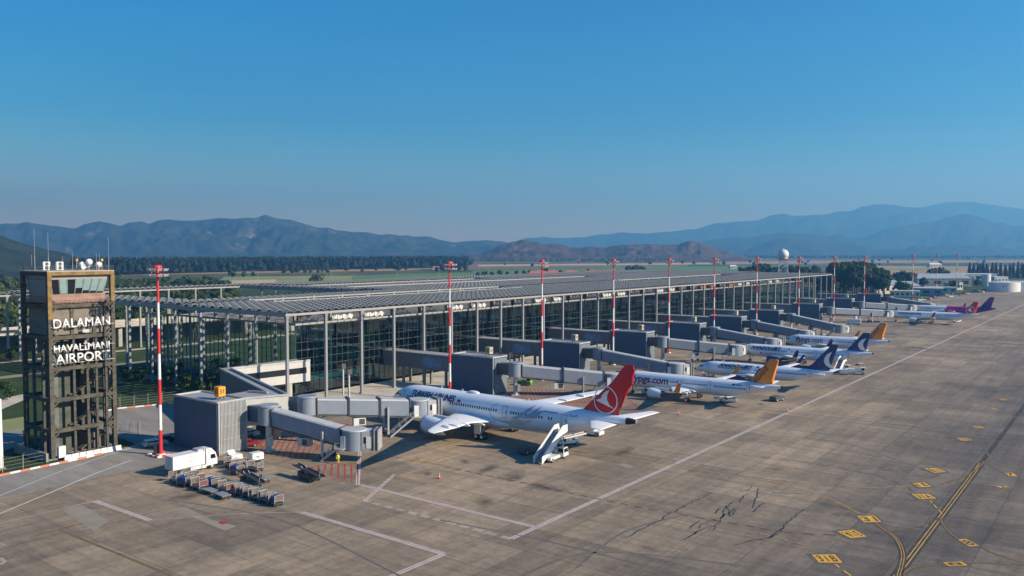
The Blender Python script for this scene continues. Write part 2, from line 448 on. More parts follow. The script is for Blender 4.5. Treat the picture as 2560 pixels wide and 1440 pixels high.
field([(-1089.34, 1241.48), (-1061.06, 1564.32), (-955.37, 2048.66), (-1238.73, 2656.05), (-1450.47, 2138.37), (-1551.9, 1768.71)], -0.41, F_plough)
field([(-1323.98, 1622.42), (-1226.81, 1885.06), (-1005.21, 2318.77), (-1139.13, 2627.56), (-1387.83, 2132.45), (-1507.43, 1847.24)], -0.30, F_sand)
field([(-695.76, 840.17), (-654.58, 1094.74), (-520.15, 1401.48), (-528.43, 1662.43), (-709.94, 2232.85), (-999.75, 1865.75), (-1051.53, 1269.86)], -0.34, F_green)
field([(-970.98, 2296.42), (-686.67, 2942.24), (-317.19, 3347.66), (-408.09, 4304.5), (-874.2, 3745.01), (-1294.96, 3062.32)], -0.28, F_tan)
field([(-336.1, 1415.89), (-147.14, 1557.7), (-231.2, 2442.54), (-557.6, 2347.18)], -0.38, F_tan)
field([(-414.99, 1747.57), (-282.64, 1846.9), (-324.14, 2117.36), (-475.86, 2003.5)], -0.26, F_pale)
field([(-616.85, 2302.72), (-244.47, 2582.18), (-285.37, 3012.76), (-719.81, 2686.72)], -0.24, F_dark)
field([(-489.22, 488.07), (-481.75, 533.37), (-515.2, 570.43), (-526.57, 525.36)], -0.22, noisy('flower_yellow', (0.30, 0.22, 0.03), (0.42, 0.30, 0.05), 0.05, 0.05))

def apron_mat():
    m, nt, b = _nt('apron_concrete')
    tc = N(nt, 'ShaderNodeTexCoord')
    def mapn(sx, sy, rot=0):
        mp = N(nt, 'ShaderNodeMapping'); mp.inputs['Scale'].default_value = (sx, sy, 1); mp.inputs['Rotation'].default_value = (0, 0, rot)
        nt.links.new(tc.outputs['Object'], mp.inputs[0]); return mp
    def noi(sx, sy, det=6, rough=0.6, rot=0):
        mp = mapn(sx, sy, rot); no = N(nt, 'ShaderNodeTexNoise'); no.inputs['Scale'].default_value = 1; no.inputs['Detail'].default_value = det; no.inputs['Roughness'].default_value = rough
        nt.links.new(mp.outputs[0], no.inputs['Vector']); return no
    def mul(a, bcol, f=1.0):
        mx = N(nt, 'ShaderNodeMix', data_type='RGBA', blend_type='MULTIPLY'); mx.inputs[0].default_value = f
        nt.links.new(a, mx.inputs[6]); nt.links.new(bcol, mx.inputs[7]); return mx.outputs[2]
    br = N(nt, 'ShaderNodeTexBrick'); br.offset = 0.0; br.squash = 1.0
    br.inputs['Color1'].default_value = (0.305, 0.249, 0.183, 1); br.inputs['Color2'].default_value = (0.208, 0.173, 0.130, 1); br.inputs['Mortar'].default_value = (0.125, 0.112, 0.096, 1)
    br.inputs['Scale'].default_value = 1; br.inputs['Mortar Size'].default_value = 0.055; br.inputs['Mortar Smooth'].default_value = 0.4; br.inputs['Bias'].default_value = 0.0
    br.inputs['Brick Width'].default_value = 7.5; br.inputs['Row Height'].default_value = 7.5
    wob = noi(0.05, 0.05, 3)
    wmx = N(nt, 'ShaderNodeMix', data_type='VECTOR'); wmx.inputs[0].default_value = 0.02
    mp = mapn(1, 1); nt.links.new(mp.outputs[0], br.inputs['Vector'])
    col = br.outputs['Color']
    n1 = noi(0.026, 0.018, 8, 0.72); r1 = ramp(nt, [(0.32, (0.52, 0.53, 0.57)), (0.46, (0.86, 0.85, 0.84)), (0.56, (1.02, 1.0, 0.97)), (0.68, (1.28, 1.22, 1.14))]); nt.links.new(n1.outputs['Fac'], r1.inputs[0])
    col = mul(col, r1.outputs[0])
    n2 = noi(0.035, 0.6, 5, 0.7); r2 = ramp(nt, [(0.32, (0.76, 0.77, 0.80)), (0.5, (1, 1, 1)), (0.68, (1.14, 1.11, 1.06))]); nt.links.new(n2.outputs['Fac'], r2.inputs[0])
    col = mul(col, r2.outputs[0])
    n2b = noi(0.5, 0.03, 4, 0.7); r2b = ramp(nt, [(0.35, (0.70, 0.70, 0.73)), (0.55, (1, 1, 1)), (0.7, (1.18, 1.15, 1.08))]); nt.links.new(n2b.outputs['Fac'], r2b.inputs[0])
    col = mul(col, r2b.outputs[0], 0.7)
    n3 = noi(0.9, 0.9, 6, 0.75); r3 = ramp(nt, [(0.3, (0.76, 0.76, 0.77)), (0.7, (1.22, 1.20, 1.17))]); nt.links.new(n3.outputs['Fac'], r3.inputs[0])
    col = mul(col, r3.outputs[0])
    n4 = noi(0.11, 0.11, 6, 0.65); r4 = ramp(nt, [(0.25, (1.25, 1.24, 1.22)), (0.36, (1, 1, 1)), (0.60, (1, 1, 1)), (0.72, (0.52, 0.52, 0.54))]); nt.links.new(n4.outputs['Fac'], r4.inputs[0])
    col = mul(col, r4.outputs[0], 0.8)
    sp = N(nt, 'ShaderNodeSeparateXYZ'); nt.links.new(tc.outputs['Object'], sp.inputs[0])
    d = N(nt, 'ShaderNodeMath', operation='ADD'); d.inputs[1].default_value = 21.0; nt.links.new(sp.outputs[0], d.inputs[0])
    ab = N(nt, 'ShaderNodeMath', operation='ABSOLUTE'); nt.links.new(d.outputs[0], ab.inputs[0])
    na = N(nt, 'ShaderNodeMath', operation='MULTIPLY_ADD'); na.inputs[1].default_value = 24.0; nt.links.new(n1.outputs['Fac'], na.inputs[0]); nt.links.new(ab.outputs[0], na.inputs[2])
    rb = ramp(nt, [(0.0, (0.58, 0.62, 0.72)), (1.0, (1, 1, 1))]); sc = N(nt, 'ShaderNodeMapRange'); sc.inputs[1].default_value = 14; sc.inputs[2].default_value = 40
    nt.links.new(na.outputs[0], sc.inputs[0]); nt.links.new(sc.outputs[0], rb.inputs[0])
    col = mul(col, rb.outputs[0])
    nt.links.new(col, b.inputs['Base Color'])
    b.inputs['Roughness'].default_value = 0.8; b.inputs['Specular IOR Level'].default_value = 0.25
    bp = N(nt, 'ShaderNodeBump'); bp.inputs['Strength'].default_value = 0.25; bp.inputs['Distance'].default_value = 0.02
    nt.links.new(n3.outputs['Fac'], bp.inputs['Height']); nt.links.new(bp.outputs[0], b.inputs['Normal'])
    return m
far_edge = [(-151.96, 671.49), (-135.94, 709.99), (-124.04, 793.6), (-109.7, 899.09), (-40.89, 1020.22)]
ap = MB(); ap.sheet([(-149.5, -200), (380, -200), (380, far_edge[-1][1])] + list(reversed(far_edge)) + [(-172, 575), (-172, 120), (-187.5, 113), (-192, 100), (-200, 90), (-153.5, 84), (-150.2, 73), (-149.5, 58)], 0.0)
struct('apron', ap, apron_mat())
M_asph = noisy('worn_asphalt', (0.17, 0.162, 0.15), (0.27, 0.252, 0.225), 0.06, 0.25, 0.85)
rd = MB(); rd.sheet([(-149.4, -120), (-141, -120), (-136, 60), (-135, 84), (-147, 87), (-172, 117), (-186.5, 112.4), (-191.3, 100), (-199, 90.5), (-153.4, 84.1), (-150.1, 73), (-149.4, 58)], 0.004)
struct('service_road', rd, M_asph)
M_beige = noisy('pale_forecourt', (0.36, 0.33, 0.28), (0.50, 0.46, 0.39), 0.12, 0.3, 0.85)
fc = MB(); fc.sheet([(-171.9, 128), (-147.5, 128), (-147.5, 560), (-171.9, 560)], 0.004)
struct('forecourt', fc, M_beige)
M_lawn = noisy('lawn_grass', (0.018, 0.036, 0.010), (0.038, 0.066, 0.016), 0.08, 0.15, 0.95, 0, (0.09, 0.08, 0.04))
lw = MB(); lw.sheet([(-700, -200), (-149.7, -200), (-149.7, 58), (-150.5, 73), (-153.7, 84.3), (-199, 91), (-192.3, 100.3), (-187.8, 113.5), (-172.3, 120.5), (-173.3, 138), (-245, 138), (-245, 575), (-700, 575)], -0.05)
struct('lawn', lw, M_lawn)
P_pink = noisy('worn_pink_paint', (0.30, 0.21, 0.20), (0.42, 0.31, 0.30), 0.6, 0.6, 0.8)
P_white = noisy('worn_white_paint', (0.40, 0.37, 0.36), (0.58, 0.55, 0.54), 0.5, 0.5, 0.8)
P_redline = noisy('worn_red_paint', (0.24, 0.045, 0.035), (0.38, 0.075, 0.06), 0.6, 0.6, 0.8)
P_black = noisy('black_paint', (0.035, 0.033, 0.03), (0.075, 0.07, 0.065), 0.6, 0.6, 0.8)
P_yellow = noisy('worn_yellow_paint', (0.34, 0.20, 0.06), (0.58, 0.36, 0.08), 0.5, 0.5, 0.8)
P_panel = noisy('panel_yellow', (0.48, 0.26, 0.035), (0.66, 0.38, 0.055), 0.8, 0.8, 0.75)
P_dull = noisy('dull_brown_line', (0.075, 0.045, 0.026), (0.13, 0.08, 0.045), 0.6, 0.6, 0.85)
P_faint = noisy('faint_dark_line', (0.085, 0.082, 0.085), (0.14, 0.13, 0.125), 0.5, 0.5, 0.85)
P_patch = noisy('new_concrete_patch', (0.21, 0.185, 0.148), (0.27, 0.24, 0.195), 0.25, 0.25, 0.85)
P_tar = noisy('tar_crack_seal', (0.03, 0.032, 0.038), (0.06, 0.062, 0.07), 0.6, 0.6, 0.6)
P_brick = noisy('red_ground_box', (0.25, 0.03, 0.045), (0.34, 0.05, 0.06), 0.9, 0.9, 0.8)

def smooth(pts, n=6):
    P = [Vector(p) for p in pts]; out = []
    for i in range(len(P) - 1):
        a = P[max(i - 1, 0)]; b = P[i]; c = P[i + 1]; d = P[min(i + 2, len(P) - 1)]
        for k in range(n):
            t = k / n
            out.append(0.5 * ((2 * b) + (c - a) * t + (2 * a - 5 * b + 4 * c - d) * t * t + (3 * b - 3 * c + d - a) * t ** 3))
    out.append(P[-1])
    return [(p.x, p.y) for p in out]
def offs(pts, o):
    r = []
    for i in range(len(pts)):
        a = Vector(pts[max(i - 1, 0)]); b = Vector(pts[min(i + 1, len(pts) - 1)]); d = (b - a).normalized()
        r.append((pts[i][0] - d.y * o, pts[i][1] + d.x * o))
    return r
def dashes(mb, pts, w, z, on, off, mi=0):
    acc = 0.0; cur = [pts[0]]; draw = True
    for a, b in zip(pts, pts[1:]):
        A = Vector(a); B = Vector(b); L = (B - A).length; pos = 0.0
        while pos < L - 1e-6:
            lim = (on if draw else off) - acc; step = min(lim, L - pos); pos += step; acc += step
            q = A + (B - A) * (pos / L); cur.append((q.x, q.y))
            if acc >= (on if draw else off) - 1e-6:
                if draw: mb.strip(cur, w, z, mi)
                cur = [(q.x, q.y)]; draw = not draw; acc = 0.0
    if draw and len(cur) > 1: mb.strip(cur, w, z, mi)
def double_line(mb, pts, w=0.75):
    mb.strip(pts, w * 0.5, 0.005, 0); mb.strip(offs(pts, w / 2 - 0.07), 0.16, 0.009, 1); mb.strip(offs(pts, -w / 2 + 0.07), 0.16, 0.009, 1)
sl_ = MB()
double_line(sl_, [(-63.9, 85), (-63.9, 900)], 0.7)
double_line(sl_, [(-98.11, 90.51), (-63.95, 90.58)], 0.7)
double_line(sl_, [(-123.32, 60.92), (-108.19, 61.02)], 0.7); double_line(sl_, [(-94.4, 75.94), (-67.21, 75.68)], 0.7)
double_line(sl_, [(-67.21, 75.68), (-67.35, 66.59)], 0.7)
double_line(sl_, [(-98.41, 90.28), (-117.15, 108.16)], 0.6)
sl_.strip([(-123.36, 48.07), (-123.32, 60.92)], 0.28, 0.007, 0); sl_.strip(smooth([(-108.19, 61.02), (-104.94, 65.12), (-100.79, 70.24), (-94.4, 75.94)]), 0.22, 0.007, 0)
d0 = [(-63.89, 84.95), (-91.18, 85.05)]; dashes(sl_, offs(d0, 0.22), 0.16, 0.007, 1.5, 0.9, 1); dashes(sl_, offs(d0, -0.22), 0.16, 0.007, 1.5, 0.9, 1)
d1 = [(-91.18, 85.05), (-98.16, 98.23)]; dashes(sl_, offs(d1, 0.22), 0.14, 0.007, 1.2, 0.4, 1); dashes(sl_, offs(d1, -0.22), 0.14, 0.007, 1.2, 0.4, 1); sl_.strip(d1, 0.3, 0.005, 0)
sl_.strip([(-109.24, 42.46), (-107.5, 42.3), (-106.85, 41.51)], 0.5, 0.006, 0)
for pl in ([(-86.35, 174.75), (-63.7, 171.85)], [(-85.84, 226.22), (-70.33, 222.77)]): sl_.strip(pl, 0.25, 0.006, 1)
struct('stand_safety_line', sl_, [P_pink, P_white])

rl = MB()
rl.strip([(-135.56, 50.74), (-137.43, 53.65), (-144.45, 65.71), (-149.53, 76.82), (-151.06, 81.91)], 0.22, 0.009); rl.strip([(-126.42, 47.26), (-127.92, 49.88), (-133.02, 59.07), (-138.58, 68.83), (-142.31, 77.11)], 0.3, 0.009)
rl.strip([(-150.4, 79.23), (-157.98, 94.21)], 0.2, 0.009)
struct('road_edge_line', rl, P_white)

def hatch(mb, poly, d, gap, w, z=0.006, border=True):
    d = Vector(d).normalized(); nrm = Vector((-d.y, d.x)); n = len(poly)
    ks = [Vector(p).dot(nrm) for p in poly]; k = min(ks) + gap * 0.5
    while k < max(ks):
        hit = []
        for i in range(n):
            a = Vector(poly[i]); b = Vector(poly[(i + 1) % n]); ka, kb = a.dot(nrm) - k, b.dot(nrm) - k
            if ka * kb < 0:
                t = ka / (ka - kb); hit.append((a + (b - a) * t))
        hit.sort(key=lambda q: q.dot(d))
        for a, b in zip(hit[::2], hit[1::2]): mb.strip([a, b], w, z)
        k += gap
    if border: mb.strip(list(poly) + [poly[0]], w, z + 0.003)
def dirof(p): return (p[1][0] - p[0][0], p[1][1] - p[0][1])
ha = MB()
hatch(ha, [(-139.05, 101.95), (-136.88, 104.93), (-132.55, 105.94), (-123.72, 104.04), (-118.09, 96.37), (-126.52, 92.97)], dirof([(-130.92, 96.22), (-138.01, 103.18)]), 1.1, 0.3)
hatch(ha, [(-137.99, 116.09), (-139.4, 121.29), (-131.21, 121.18), (-127.28, 115.36), (-133.67, 112.45)], dirof([(-136.73, 115.03), (-140.83, 119.16)]), 1.2, 0.3)
hatch(ha, [(-113.32, 91.34), (-112.27, 96.15), (-108.2, 99.21), (-99.1, 90.92)], dirof([(-106.75, 97.59), (-99.55, 91.16)]), 1.1, 0.3)
hatch(ha, [(-127.91, 167.39), (-134.07, 182.27), (-129.77, 184.67), (-111.17, 180.68), (-106.67, 174.87), (-111.42, 169.95)], dirof([(-133.37, 182.8), (-124.82, 172.64)]), 1.0, 0.26)
hatch(ha, [(-112.93, 167.48), (-106.82, 178.92), (-102.63, 185.63), (-92.3, 172.72), (-97.77, 171.09)], dirof([(-100.49, 176.82), (-93.04, 172.16)]), 1.3, 0.28)
hatch(ha, [(-112.2, 235.6), (-111.25, 245.1), (-105.11, 246.36), (-101.01, 239.78), (-105.44, 232.35)], dirof([(-110.11, 242.61), (-105.71, 235.22)]), 1.7, 0.15)
ha.strip([(-117.34, 108.84), (-117.26, 120.11)], 0.2, 0.007); ha.strip([(-132.55, 105.94), (-135.8, 120.82), (-138.13, 130.01)], 0.15, 0.007)
struct('red_hatched_zone', ha, P_redline)

tl = MB()
def taxi(pts, w=0.95, z=0.005, dash=None):
    if dash:
        dashes(tl, pts, w, z, *dash, 0); dashes(tl, pts, w * 0.5, z + 0.004, *dash, 1)
    else:
        tl.strip(pts, w, z, 0)
        tl.strip(offs(pts, w * 0.17), w * 0.10, z + 0.004, 1); tl.strip(offs(pts, -w * 0.17), w * 0.10, z + 0.004, 1)
taxi([(-21.3, -60), (-21.3, 165)], 1.25); tl.strip([(-21.3, 165), (-21.3, 900)], 0.8, 0.005, 0)
taxi(smooth([(-21.09, 101.6), (-21.99, 108.1), (-23.17, 112.39), (-24.77, 115.83), (-26.47, 117.9), (-28.22, 120.11), (-30, 122.24)]), 0.85, 0.014)
taxi(smooth([(-20.76, 102.44), (-20.42, 105.13), (-18.99, 107.37), (-17.69, 108.74)]), 0.6, 0.014); taxi(smooth([(-15.46, 110.73), (-13.1, 112.5), (-9.98, 113.9), (-6.86, 114.69)]), 0.45, 0.014)
taxi(smooth([(-21.25, 127.92), (-20.37, 124.53), (-18.93, 121.37), (-17.78, 119.37)]), 0.5, 0.014); taxi(smooth([(-15.23, 117.99), (-12.85, 115.97), (-10.09, 115.08), (-6.85, 114.54)]), 0.45, 0.014)
taxi(smooth([(-24.38, 146.13), (-22.99, 150.68), (-21.5, 157.65), (-20.97, 167.11)]), 0.45, 0.014)
taxi(smooth([(-21.03, 142.05), (-19.8, 144.84), (-17.58, 148.7), (-16.69, 150.48)]), 0.3, 0.014)
taxi(smooth([(-20.78, 167.61), (-19.37, 163.17), (-17.32, 159.84)]), 0.35, 0.014)
taxi(smooth([(-25.4, 98.36), (-27.38, 100.37), (-30.14, 103.33), (-30.7, 103.76)]), 0.6, 0.014, (1.6, 1.0)); taxi(smooth([(-32.6, 105.14), (-34.5, 105.71), (-36.31, 106.03), (-39, 106.31)]), 0.5, 0.014, (1.6, 1.0))
taxi(smooth([(-21.42, 129.8), (-22.67, 132.56), (-23.99, 135.47)]), 0.5, 0.014, (1.6, 1.0))
taxi([(-114.26, 48.67), (-114.29, 54.88)], 0.4); taxi([(-113.94, 51.65), (-87.2, 51.84)], 0.42)
struct('taxi_line', tl, [P_black, P_yellow])
yl = MB()
yl.strip(smooth([(-30.69, 122.84), (-32.82, 124.71), (-36.7, 127.95), (-41.15, 129.91), (-44.74, 130.85), (-48.32, 131.37), (-55.91, 131.51), (-63.54, 131.37), (-72.94, 130.61), (-84.08, 129.79)]), 0.42, 0.012)
yl.strip(smooth([(-48.32, 131.37), (-42.7, 132.38), (-37.67, 134.46), (-32.92, 137.46), (-29.56, 140.82), (-27.94, 142.88)]), 0.35, 0.018)
for q in ([(-103.08, 106.56), (-93.91, 107.9)], [(-103.75, 109.32), (-101.6, 107.67)], [(-101.96, 108.47), (-102.06, 104.5)], [(-101.04, 110.62), (-99.16, 104.97)], [(-97.69, 110.95), (-96.92, 106.31)]): yl.strip(q, 0.3, 0.016)
struct('yellow_lead_in_line', yl, noisy('dull_ochre_line', (0.20, 0.13, 0.06), (0.34, 0.215, 0.085), 0.6, 0.6, 0.85))
dl = MB()
dashes(dl, smooth([(-94.66, 106.67), (-91.26, 106.91), (-83.28, 106.93), (-77.61, 107.04), (-69.91, 106.7), (-63, 106.69), (-54.79, 106.82), (-45.18, 107.8), (-39.76, 108.33)]), 0.36, 0.012, 1.3, 1.0)
dashes(dl, smooth([(-27.24, 154.95), (-32.98, 150), (-36.74, 149.13), (-42.08, 147.13), (-47.53, 147.17), (-53.89, 146.37)]), 0.25, 0.012, 2, 1.4)
dashes(dl, smooth([(-27.22, 139.55), (-28.91, 141.88), (-33.28, 145.06), (-36.99, 146.03), (-42.08, 147.13)]), 0.25, 0.02, 2, 1.4)
dashes(dl, smooth([(-21.25, 127.92), (-21.87, 124.66), (-22.81, 121.46), (-24.72, 117.62), (-27.43, 114.99)]), 0.35, 0.012, 1.6, 1.1)
dashes(dl, smooth([(-30.78, 111.51), (-33.77, 109.85), (-36.6, 108.71), (-39.7, 108.18)]), 0.35, 0.02, 1.6, 1.1)
struct('brown_dashed_line', dl, P_dull)
fl = MB()
for q in ([(-76.29, 85.1), (-57.79, 87.13), (-41.04, 86.63)], [(-51.83, 81.55), (-53.54, 95.99), (-50.57, 106.58)], [(-55.65, 75.67), (-52.28, 87.74), (-34.61, 94.48)], [(-114.94, 67.71), (-93.94, 71.85), (-66.6, 67.44)], [(-56.86, 165.44), (-43.99, 166.36), (-25.43, 151.57)], [(-21, 171.79), (-22.03, 176.76), (-23.51, 180.48), (-25.1, 183.08)], [(-28.34, 184.59), (-33.62, 189.46), (-38.73, 191.6), (-43.57, 191.09)], [(-27.31, 197.65), (-33.37, 193.1), (-37.67, 191.38), (-48.05, 190.93), (-62.56, 192.6)], [(-20.79, 214.13), (-22.34, 218.64), (-25.78, 225.75), (-30.21, 230.23), (-32.91, 230.92)],
          [(-83.79, 129.62), (-73.66, 131.9), (-63.97, 132.41), (-48.66, 132.31), (-42.59, 133.61), (-28.6, 137.7), (-22.67, 136.21)], [(-21.05, 127.64), (-17.46, 128.39), (-11.29, 127.7)], [(-75.43, 177.07), (-70.27, 190.48), (-51.55, 188.3), (-35.32, 187.22)], [(-44.23, 125.44), (-40.16, 127.96)], [(-50.13, 221.46), (-41.57, 219.71), (-32.27, 215.33)], [(-70.62, 237.64), (-60.56, 239.98), (-44.8, 236.47)], [(-69.08, 273.4), (-52.8, 278.06)], [(-111.63, 480.69), (-81.84, 457.36)]):
    fl.strip(smooth(q), 0.3, 0.012)
struct('faint_tyre_line', fl, P_faint)

def panel(corners, txt, flip=False, size=None):
    """yellow stand-number panel: corners back-left, back-right, front-right, front-left"""
    A, B, C, D = [Vector((*c, 0)) for c in corners]
    def f(u, v, z): # u 0..1 left-right, v 0..1 front-back
        p = (D * (1 - u) + C * u) * (1 - v) + (A * (1 - u) + B * u) * v
        return (p.x, p.y, z)
    mb = MB()
    q = lambda e, z, mi: mb.add([f(-e, -e, z), f(1 + e, -e, z), f(1 + e, 1 + e, z), f(-e, 1 + e, z)], [(0, 1, 2, 3)], mi)
    q(0.16, 0.022, 2); q(0.03, 0.026, 0); q(-0.02, 0.030, 1)
    bm = text_bm(txt, 1.0, bold=0.02, align='CENTER', space=1.15)
    xs = [v.co.x for v in bm.verts]; ys = [v.co.y for v in bm.verts]
    x0, x1, y0, y1 = min(xs), max(xs), min(ys), max(ys); mx = 0.12
    for v in bm.verts:
        u = mx + (1 - 2 * mx) * (v.co.x - x0) / (x1 - x0); t = 0.14 + 0.72 * (v.co.y - y0) / (y1 - y0)
        if flip: u, t = 1 - u, 1 - t
        v.co = f(u, t, 0.034)
    me = bpy.data.meshes.new('t'); bm.to_mesh(me); bm.free(); mb.mesh_add(me, 0); bpy.data.meshes.remove(me)
    struct('stand_number_panel', mb, [P_black, P_panel, P_faint])
panel([(-31.22, 102.44), (-28.87, 104.35), (-27.21, 101.92), (-29.59, 100.24)], '31B')
panel([(-30.81, 121.42), (-28.83, 123.12), (-27.24, 120.71), (-29.2, 119.05)], '31')
panel([(-31.17, 113.07), (-29.51, 115.22), (-27.32, 113.34), (-28.94, 111.37)], '31A', True)
panel([(-27.05, 137.61), (-24.85, 139.26), (-23.33, 137.22), (-25.5, 135.34)], '31A')
panel([(-28.25, 144.14), (-26.7, 145.83), (-25.18, 143.83), (-26.81, 142.11)], '31', True)
panel([(-28.65, 155.21), (-26.81, 157.05), (-25.05, 154.99), (-26.46, 152.98)], '31B', True)
panel([(-28.19, 184.57), (-26.68, 185.83), (-25.27, 184.25), (-26.81, 182.45)], '30')
panel([(-27.59, 199.1), (-26.34, 200.39), (-25.03, 198.86), (-26.31, 197.4)], '30B', True)
panel([(-27.52, 225.08), (-26.64, 225.99), (-25.61, 224.31), (-26.44, 223.07)], '29')
panel([(-17.83, 119.27), (-16.89, 119.98), (-15.19, 118.2), (-16.14, 117.19)], '8')
panel([(-17.88, 109.17), (-16.08, 110.91), (-15.22, 109.96), (-17.09, 108.33)], '8')
panel([(-17.25, 160.05), (-16.17, 161.02), (-15.11, 159.01), (-16.32, 158.1)], '7')
panel([(-17.28, 149.9), (-16.1, 151.06), (-15.31, 150.82), (-16.36, 149.48)], '7', True)
panel([(-27.45, 240.62), (-26.36, 241.79), (-25.38, 240.04), (-26.42, 238.55)], '28')

def crack(mb, pts, w=0.21):
    out = []
    for a, b in zip(pts, pts[1:]):
        L = (Vector(b) - Vector(a)).length; n = max(2, int(L / 0.8))
        for k in range(n):
            t = k / n; out.append((a[0] + (b[0] - a[0]) * t + random.uniform(-.22, .22), a[1] + (b[1] - a[1]) * t + random.uniform(-.22, .22)))
    out.append(pts[-1])
    for a, b, k in zip(out, out[1:], range(999)): mb.strip([a, b], w * random.uniform(0.5, 1.25), 0.016)
ck = MB()
for q in ([(-52.19, 94.11), (-52.03, 98.72), (-52.07, 105.9), (-52.01, 109.6), (-51.98, 114.96), (-51.61, 119.63)], [(-45.69, 99.94), (-45.76, 103.83), (-44.8, 105.57)], [(-44.36, 103.87), (-45.39, 108.29), (-46.45, 111.93), (-46.78, 114.47), (-47.11, 118.62)], [(-46.4, 103.35), (-46.57, 106.97), (-45.73, 109.11), (-45.75, 114.31)],
          [(-47.04, 110.8), (-47.55, 113.42)], [(-47.24, 114.84), (-44.97, 110.79), (-45.47, 114.98)], [(-46.59, 117.76), (-47.03, 121.23), (-46.84, 122.68)], [(-43.86, 116.19), (-44.82, 120.33), (-46.64, 126.34)], [(-47.74, 123.87), (-48.06, 127.22)], [(-37.86, 103.93), (-37.15, 106.35), (-37.18, 110.26)], [(-37.25, 105.13), (-37.34, 109.14), (-37.64, 112.4), (-37.68, 115.81), (-37.82, 120.25)],
          [(-39.88, 99.67), (-39.02, 102.13), (-37.96, 104.22)], [(-65.89, 202.78), (-63.33, 200.77)], [(-47.12, 102.4), (-47.45, 106.31)], [(-42.94, 114.56), (-43.28, 117.81)], [(-43.28, 117.81), (-43.21, 119.56)], [(-26.72, 148.78), (-25.7, 151.37)], [(-45.87, 97.92), (-45.94, 101.7)]):
    crack(ck, q)
struct('tar_crack', ck, P_tar)

pt = MB()
for q in ([(-122.61, 55.92), (-122.81, 58.85), (-112.5, 57.49), (-110.12, 54.32), (-114.08, 54.61)], [(-110.11, 65.76), (-109.9, 67.34), (-101.45, 66.21), (-96.53, 66.75), (-96.13, 64.62)], [(-79.95, 124.99), (-79.1, 126.72), (-75.96, 126.91), (-76, 124.41)], [(-71.56, 126.02), (-71.27, 127.62), (-68.76, 126.77), (-69.12, 125.17)], [(-100.85, 104.04), (-100.1, 105.98), (-97.84, 105.28), (-97.15, 103.14)], [(-110.05, 73.93), (-108.87, 78.81), (-103.26, 79.03), (-104.32, 72.72)], [(-141.39, 55.22), (-141.26, 59.28), (-135.52, 58), (-134.02, 53.39)], [(-143.92, 240.95), (-143.34, 245.24), (-139.65, 242.88)]):
    pt.sheet(q, 0.003)
struct('concrete_patch', pt, P_patch)
struct('red_ground_box', MB().sheet([(-99.93, 66.08), (-99.76, 67.12), (-98.69, 67.11), (-98.57, 65.84)], 0.006), P_brick)
bx = MB(); bx.sheet([(-148.08, 122.55), (-148.23, 124.75), (-145.19, 124.71), (-144.61, 122.03)], 0.006, 0); bx.sheet([(-146.89, 123.15), (-146.99, 123.93), (-146.17, 123.69), (-145.99, 122.97)], 0.010, 1)
struct('black_bay_marking', bx, [P_black, P_yellow])

def stain_mat():
    m, nt, b = _nt('oil_stain')
    tc = N(nt, 'ShaderNodeTexCoord'); mp = N(nt, 'ShaderNodeMapping'); mp.inputs['Location'].default_value = (-1, -1, 0); mp.inputs['Scale'].default_value = (2, 2, 0)
    nt.links.new(tc.outputs['Generated'], mp.inputs[0])
    ln = N(nt, 'ShaderNodeVectorMath', operation='LENGTH'); nt.links.new(mp.outputs[0], ln.inputs[0])
    no = N(nt, 'ShaderNodeTexNoise'); no.inputs['Scale'].default_value = 0.45; no.inputs['Detail'].default_value = 8; no.inputs['Roughness'].default_value = 0.75; nt.links.new(tc.outputs['Object'], no.inputs['Vector'])
    s = N(nt, 'ShaderNodeMath', operation='MULTIPLY_ADD'); s.inputs[1].default_value = -0.6; s.inputs[2].default_value = 0.40; nt.links.new(ln.outputs['Value'], s.inputs[0])
    a = N(nt, 'ShaderNodeMath', operation='ADD'); nt.links.new(s.outputs[0], a.inputs[0]); nt.links.new(no.outputs['Fac'], a.inputs[1])
    mr = N(nt, 'ShaderNodeMapRange'); mr.inputs[1].default_value = 0.5; mr.inputs[2].default_value = 0.95; mr.inputs[4].default_value = 0.6; nt.links.new(a.outputs[0], mr.inputs[0])
    b.inputs['Base Color'].default_value = (0.055, 0.052, 0.05, 1); b.inputs['Roughness'].default_value = 0.8
    tr = N(nt, 'ShaderNodeBsdfTransparent'); mx = N(nt, 'ShaderNodeMixShader')
    nt.links.new(mr.outputs[0], mx.inputs[0]); nt.links.new(tr.outputs[0], mx.inputs[1]); nt.links.new(b.outputs[0], mx.inputs[2]); nt.links.new(mx.outputs[0], nt.nodes['Material Output'].inputs['Surface'])
    return m
M_oil = stain_mat()
for c, sx, sy in (((-81.23, 108.78), 5.5, 3.0), ((-73.87, 107.01), 6.5, 3.5), ((-94.14, 101.87), 2.5, 1.3), ((-94.2, 111.45), 3, 1.6), ((-87.95, 110.37), 5, 2), ((-72.89, 197.53), 3, 2), ((-76.63, 95.21), 4, 3), ((-87.23, 204.62), 5, 2.5), ((-116.67, 107.71), 5, 3), ((-114.41, 70.66), 5, 3), ((-80.2, 282.52), 7, 3), ((-88.18, 402.04), 9, 4), ((-66.63, 349.92), 12, 4), ((-75.3, 134.82), 7, 2)):
    s_ = MB(); s_.sheet([(sx * math.cos(t * math.pi / 12), sy * math.sin(t * math.pi / 12)) for t in range(24)], 0)
    o = struct('oil_stain', s_, M_oil); o.location = (c[0], c[1], 0.020); o.rotation_euler.z = random.uniform(0, 3)
TX = -161.5; TY = 126.1; BAY = 11.87; NB = 37; ZR = 22.2; GX = TX - BAY; ZG = 18.3
TEND = TY + BAY * NB
term = thing('terminal_building', 'long glass airport terminal under a grey louvred sun canopy on slim columns', 'terminal', (TX, TY, 0))
def local(x, y, z=0): return (x - TX, y - TY, z)
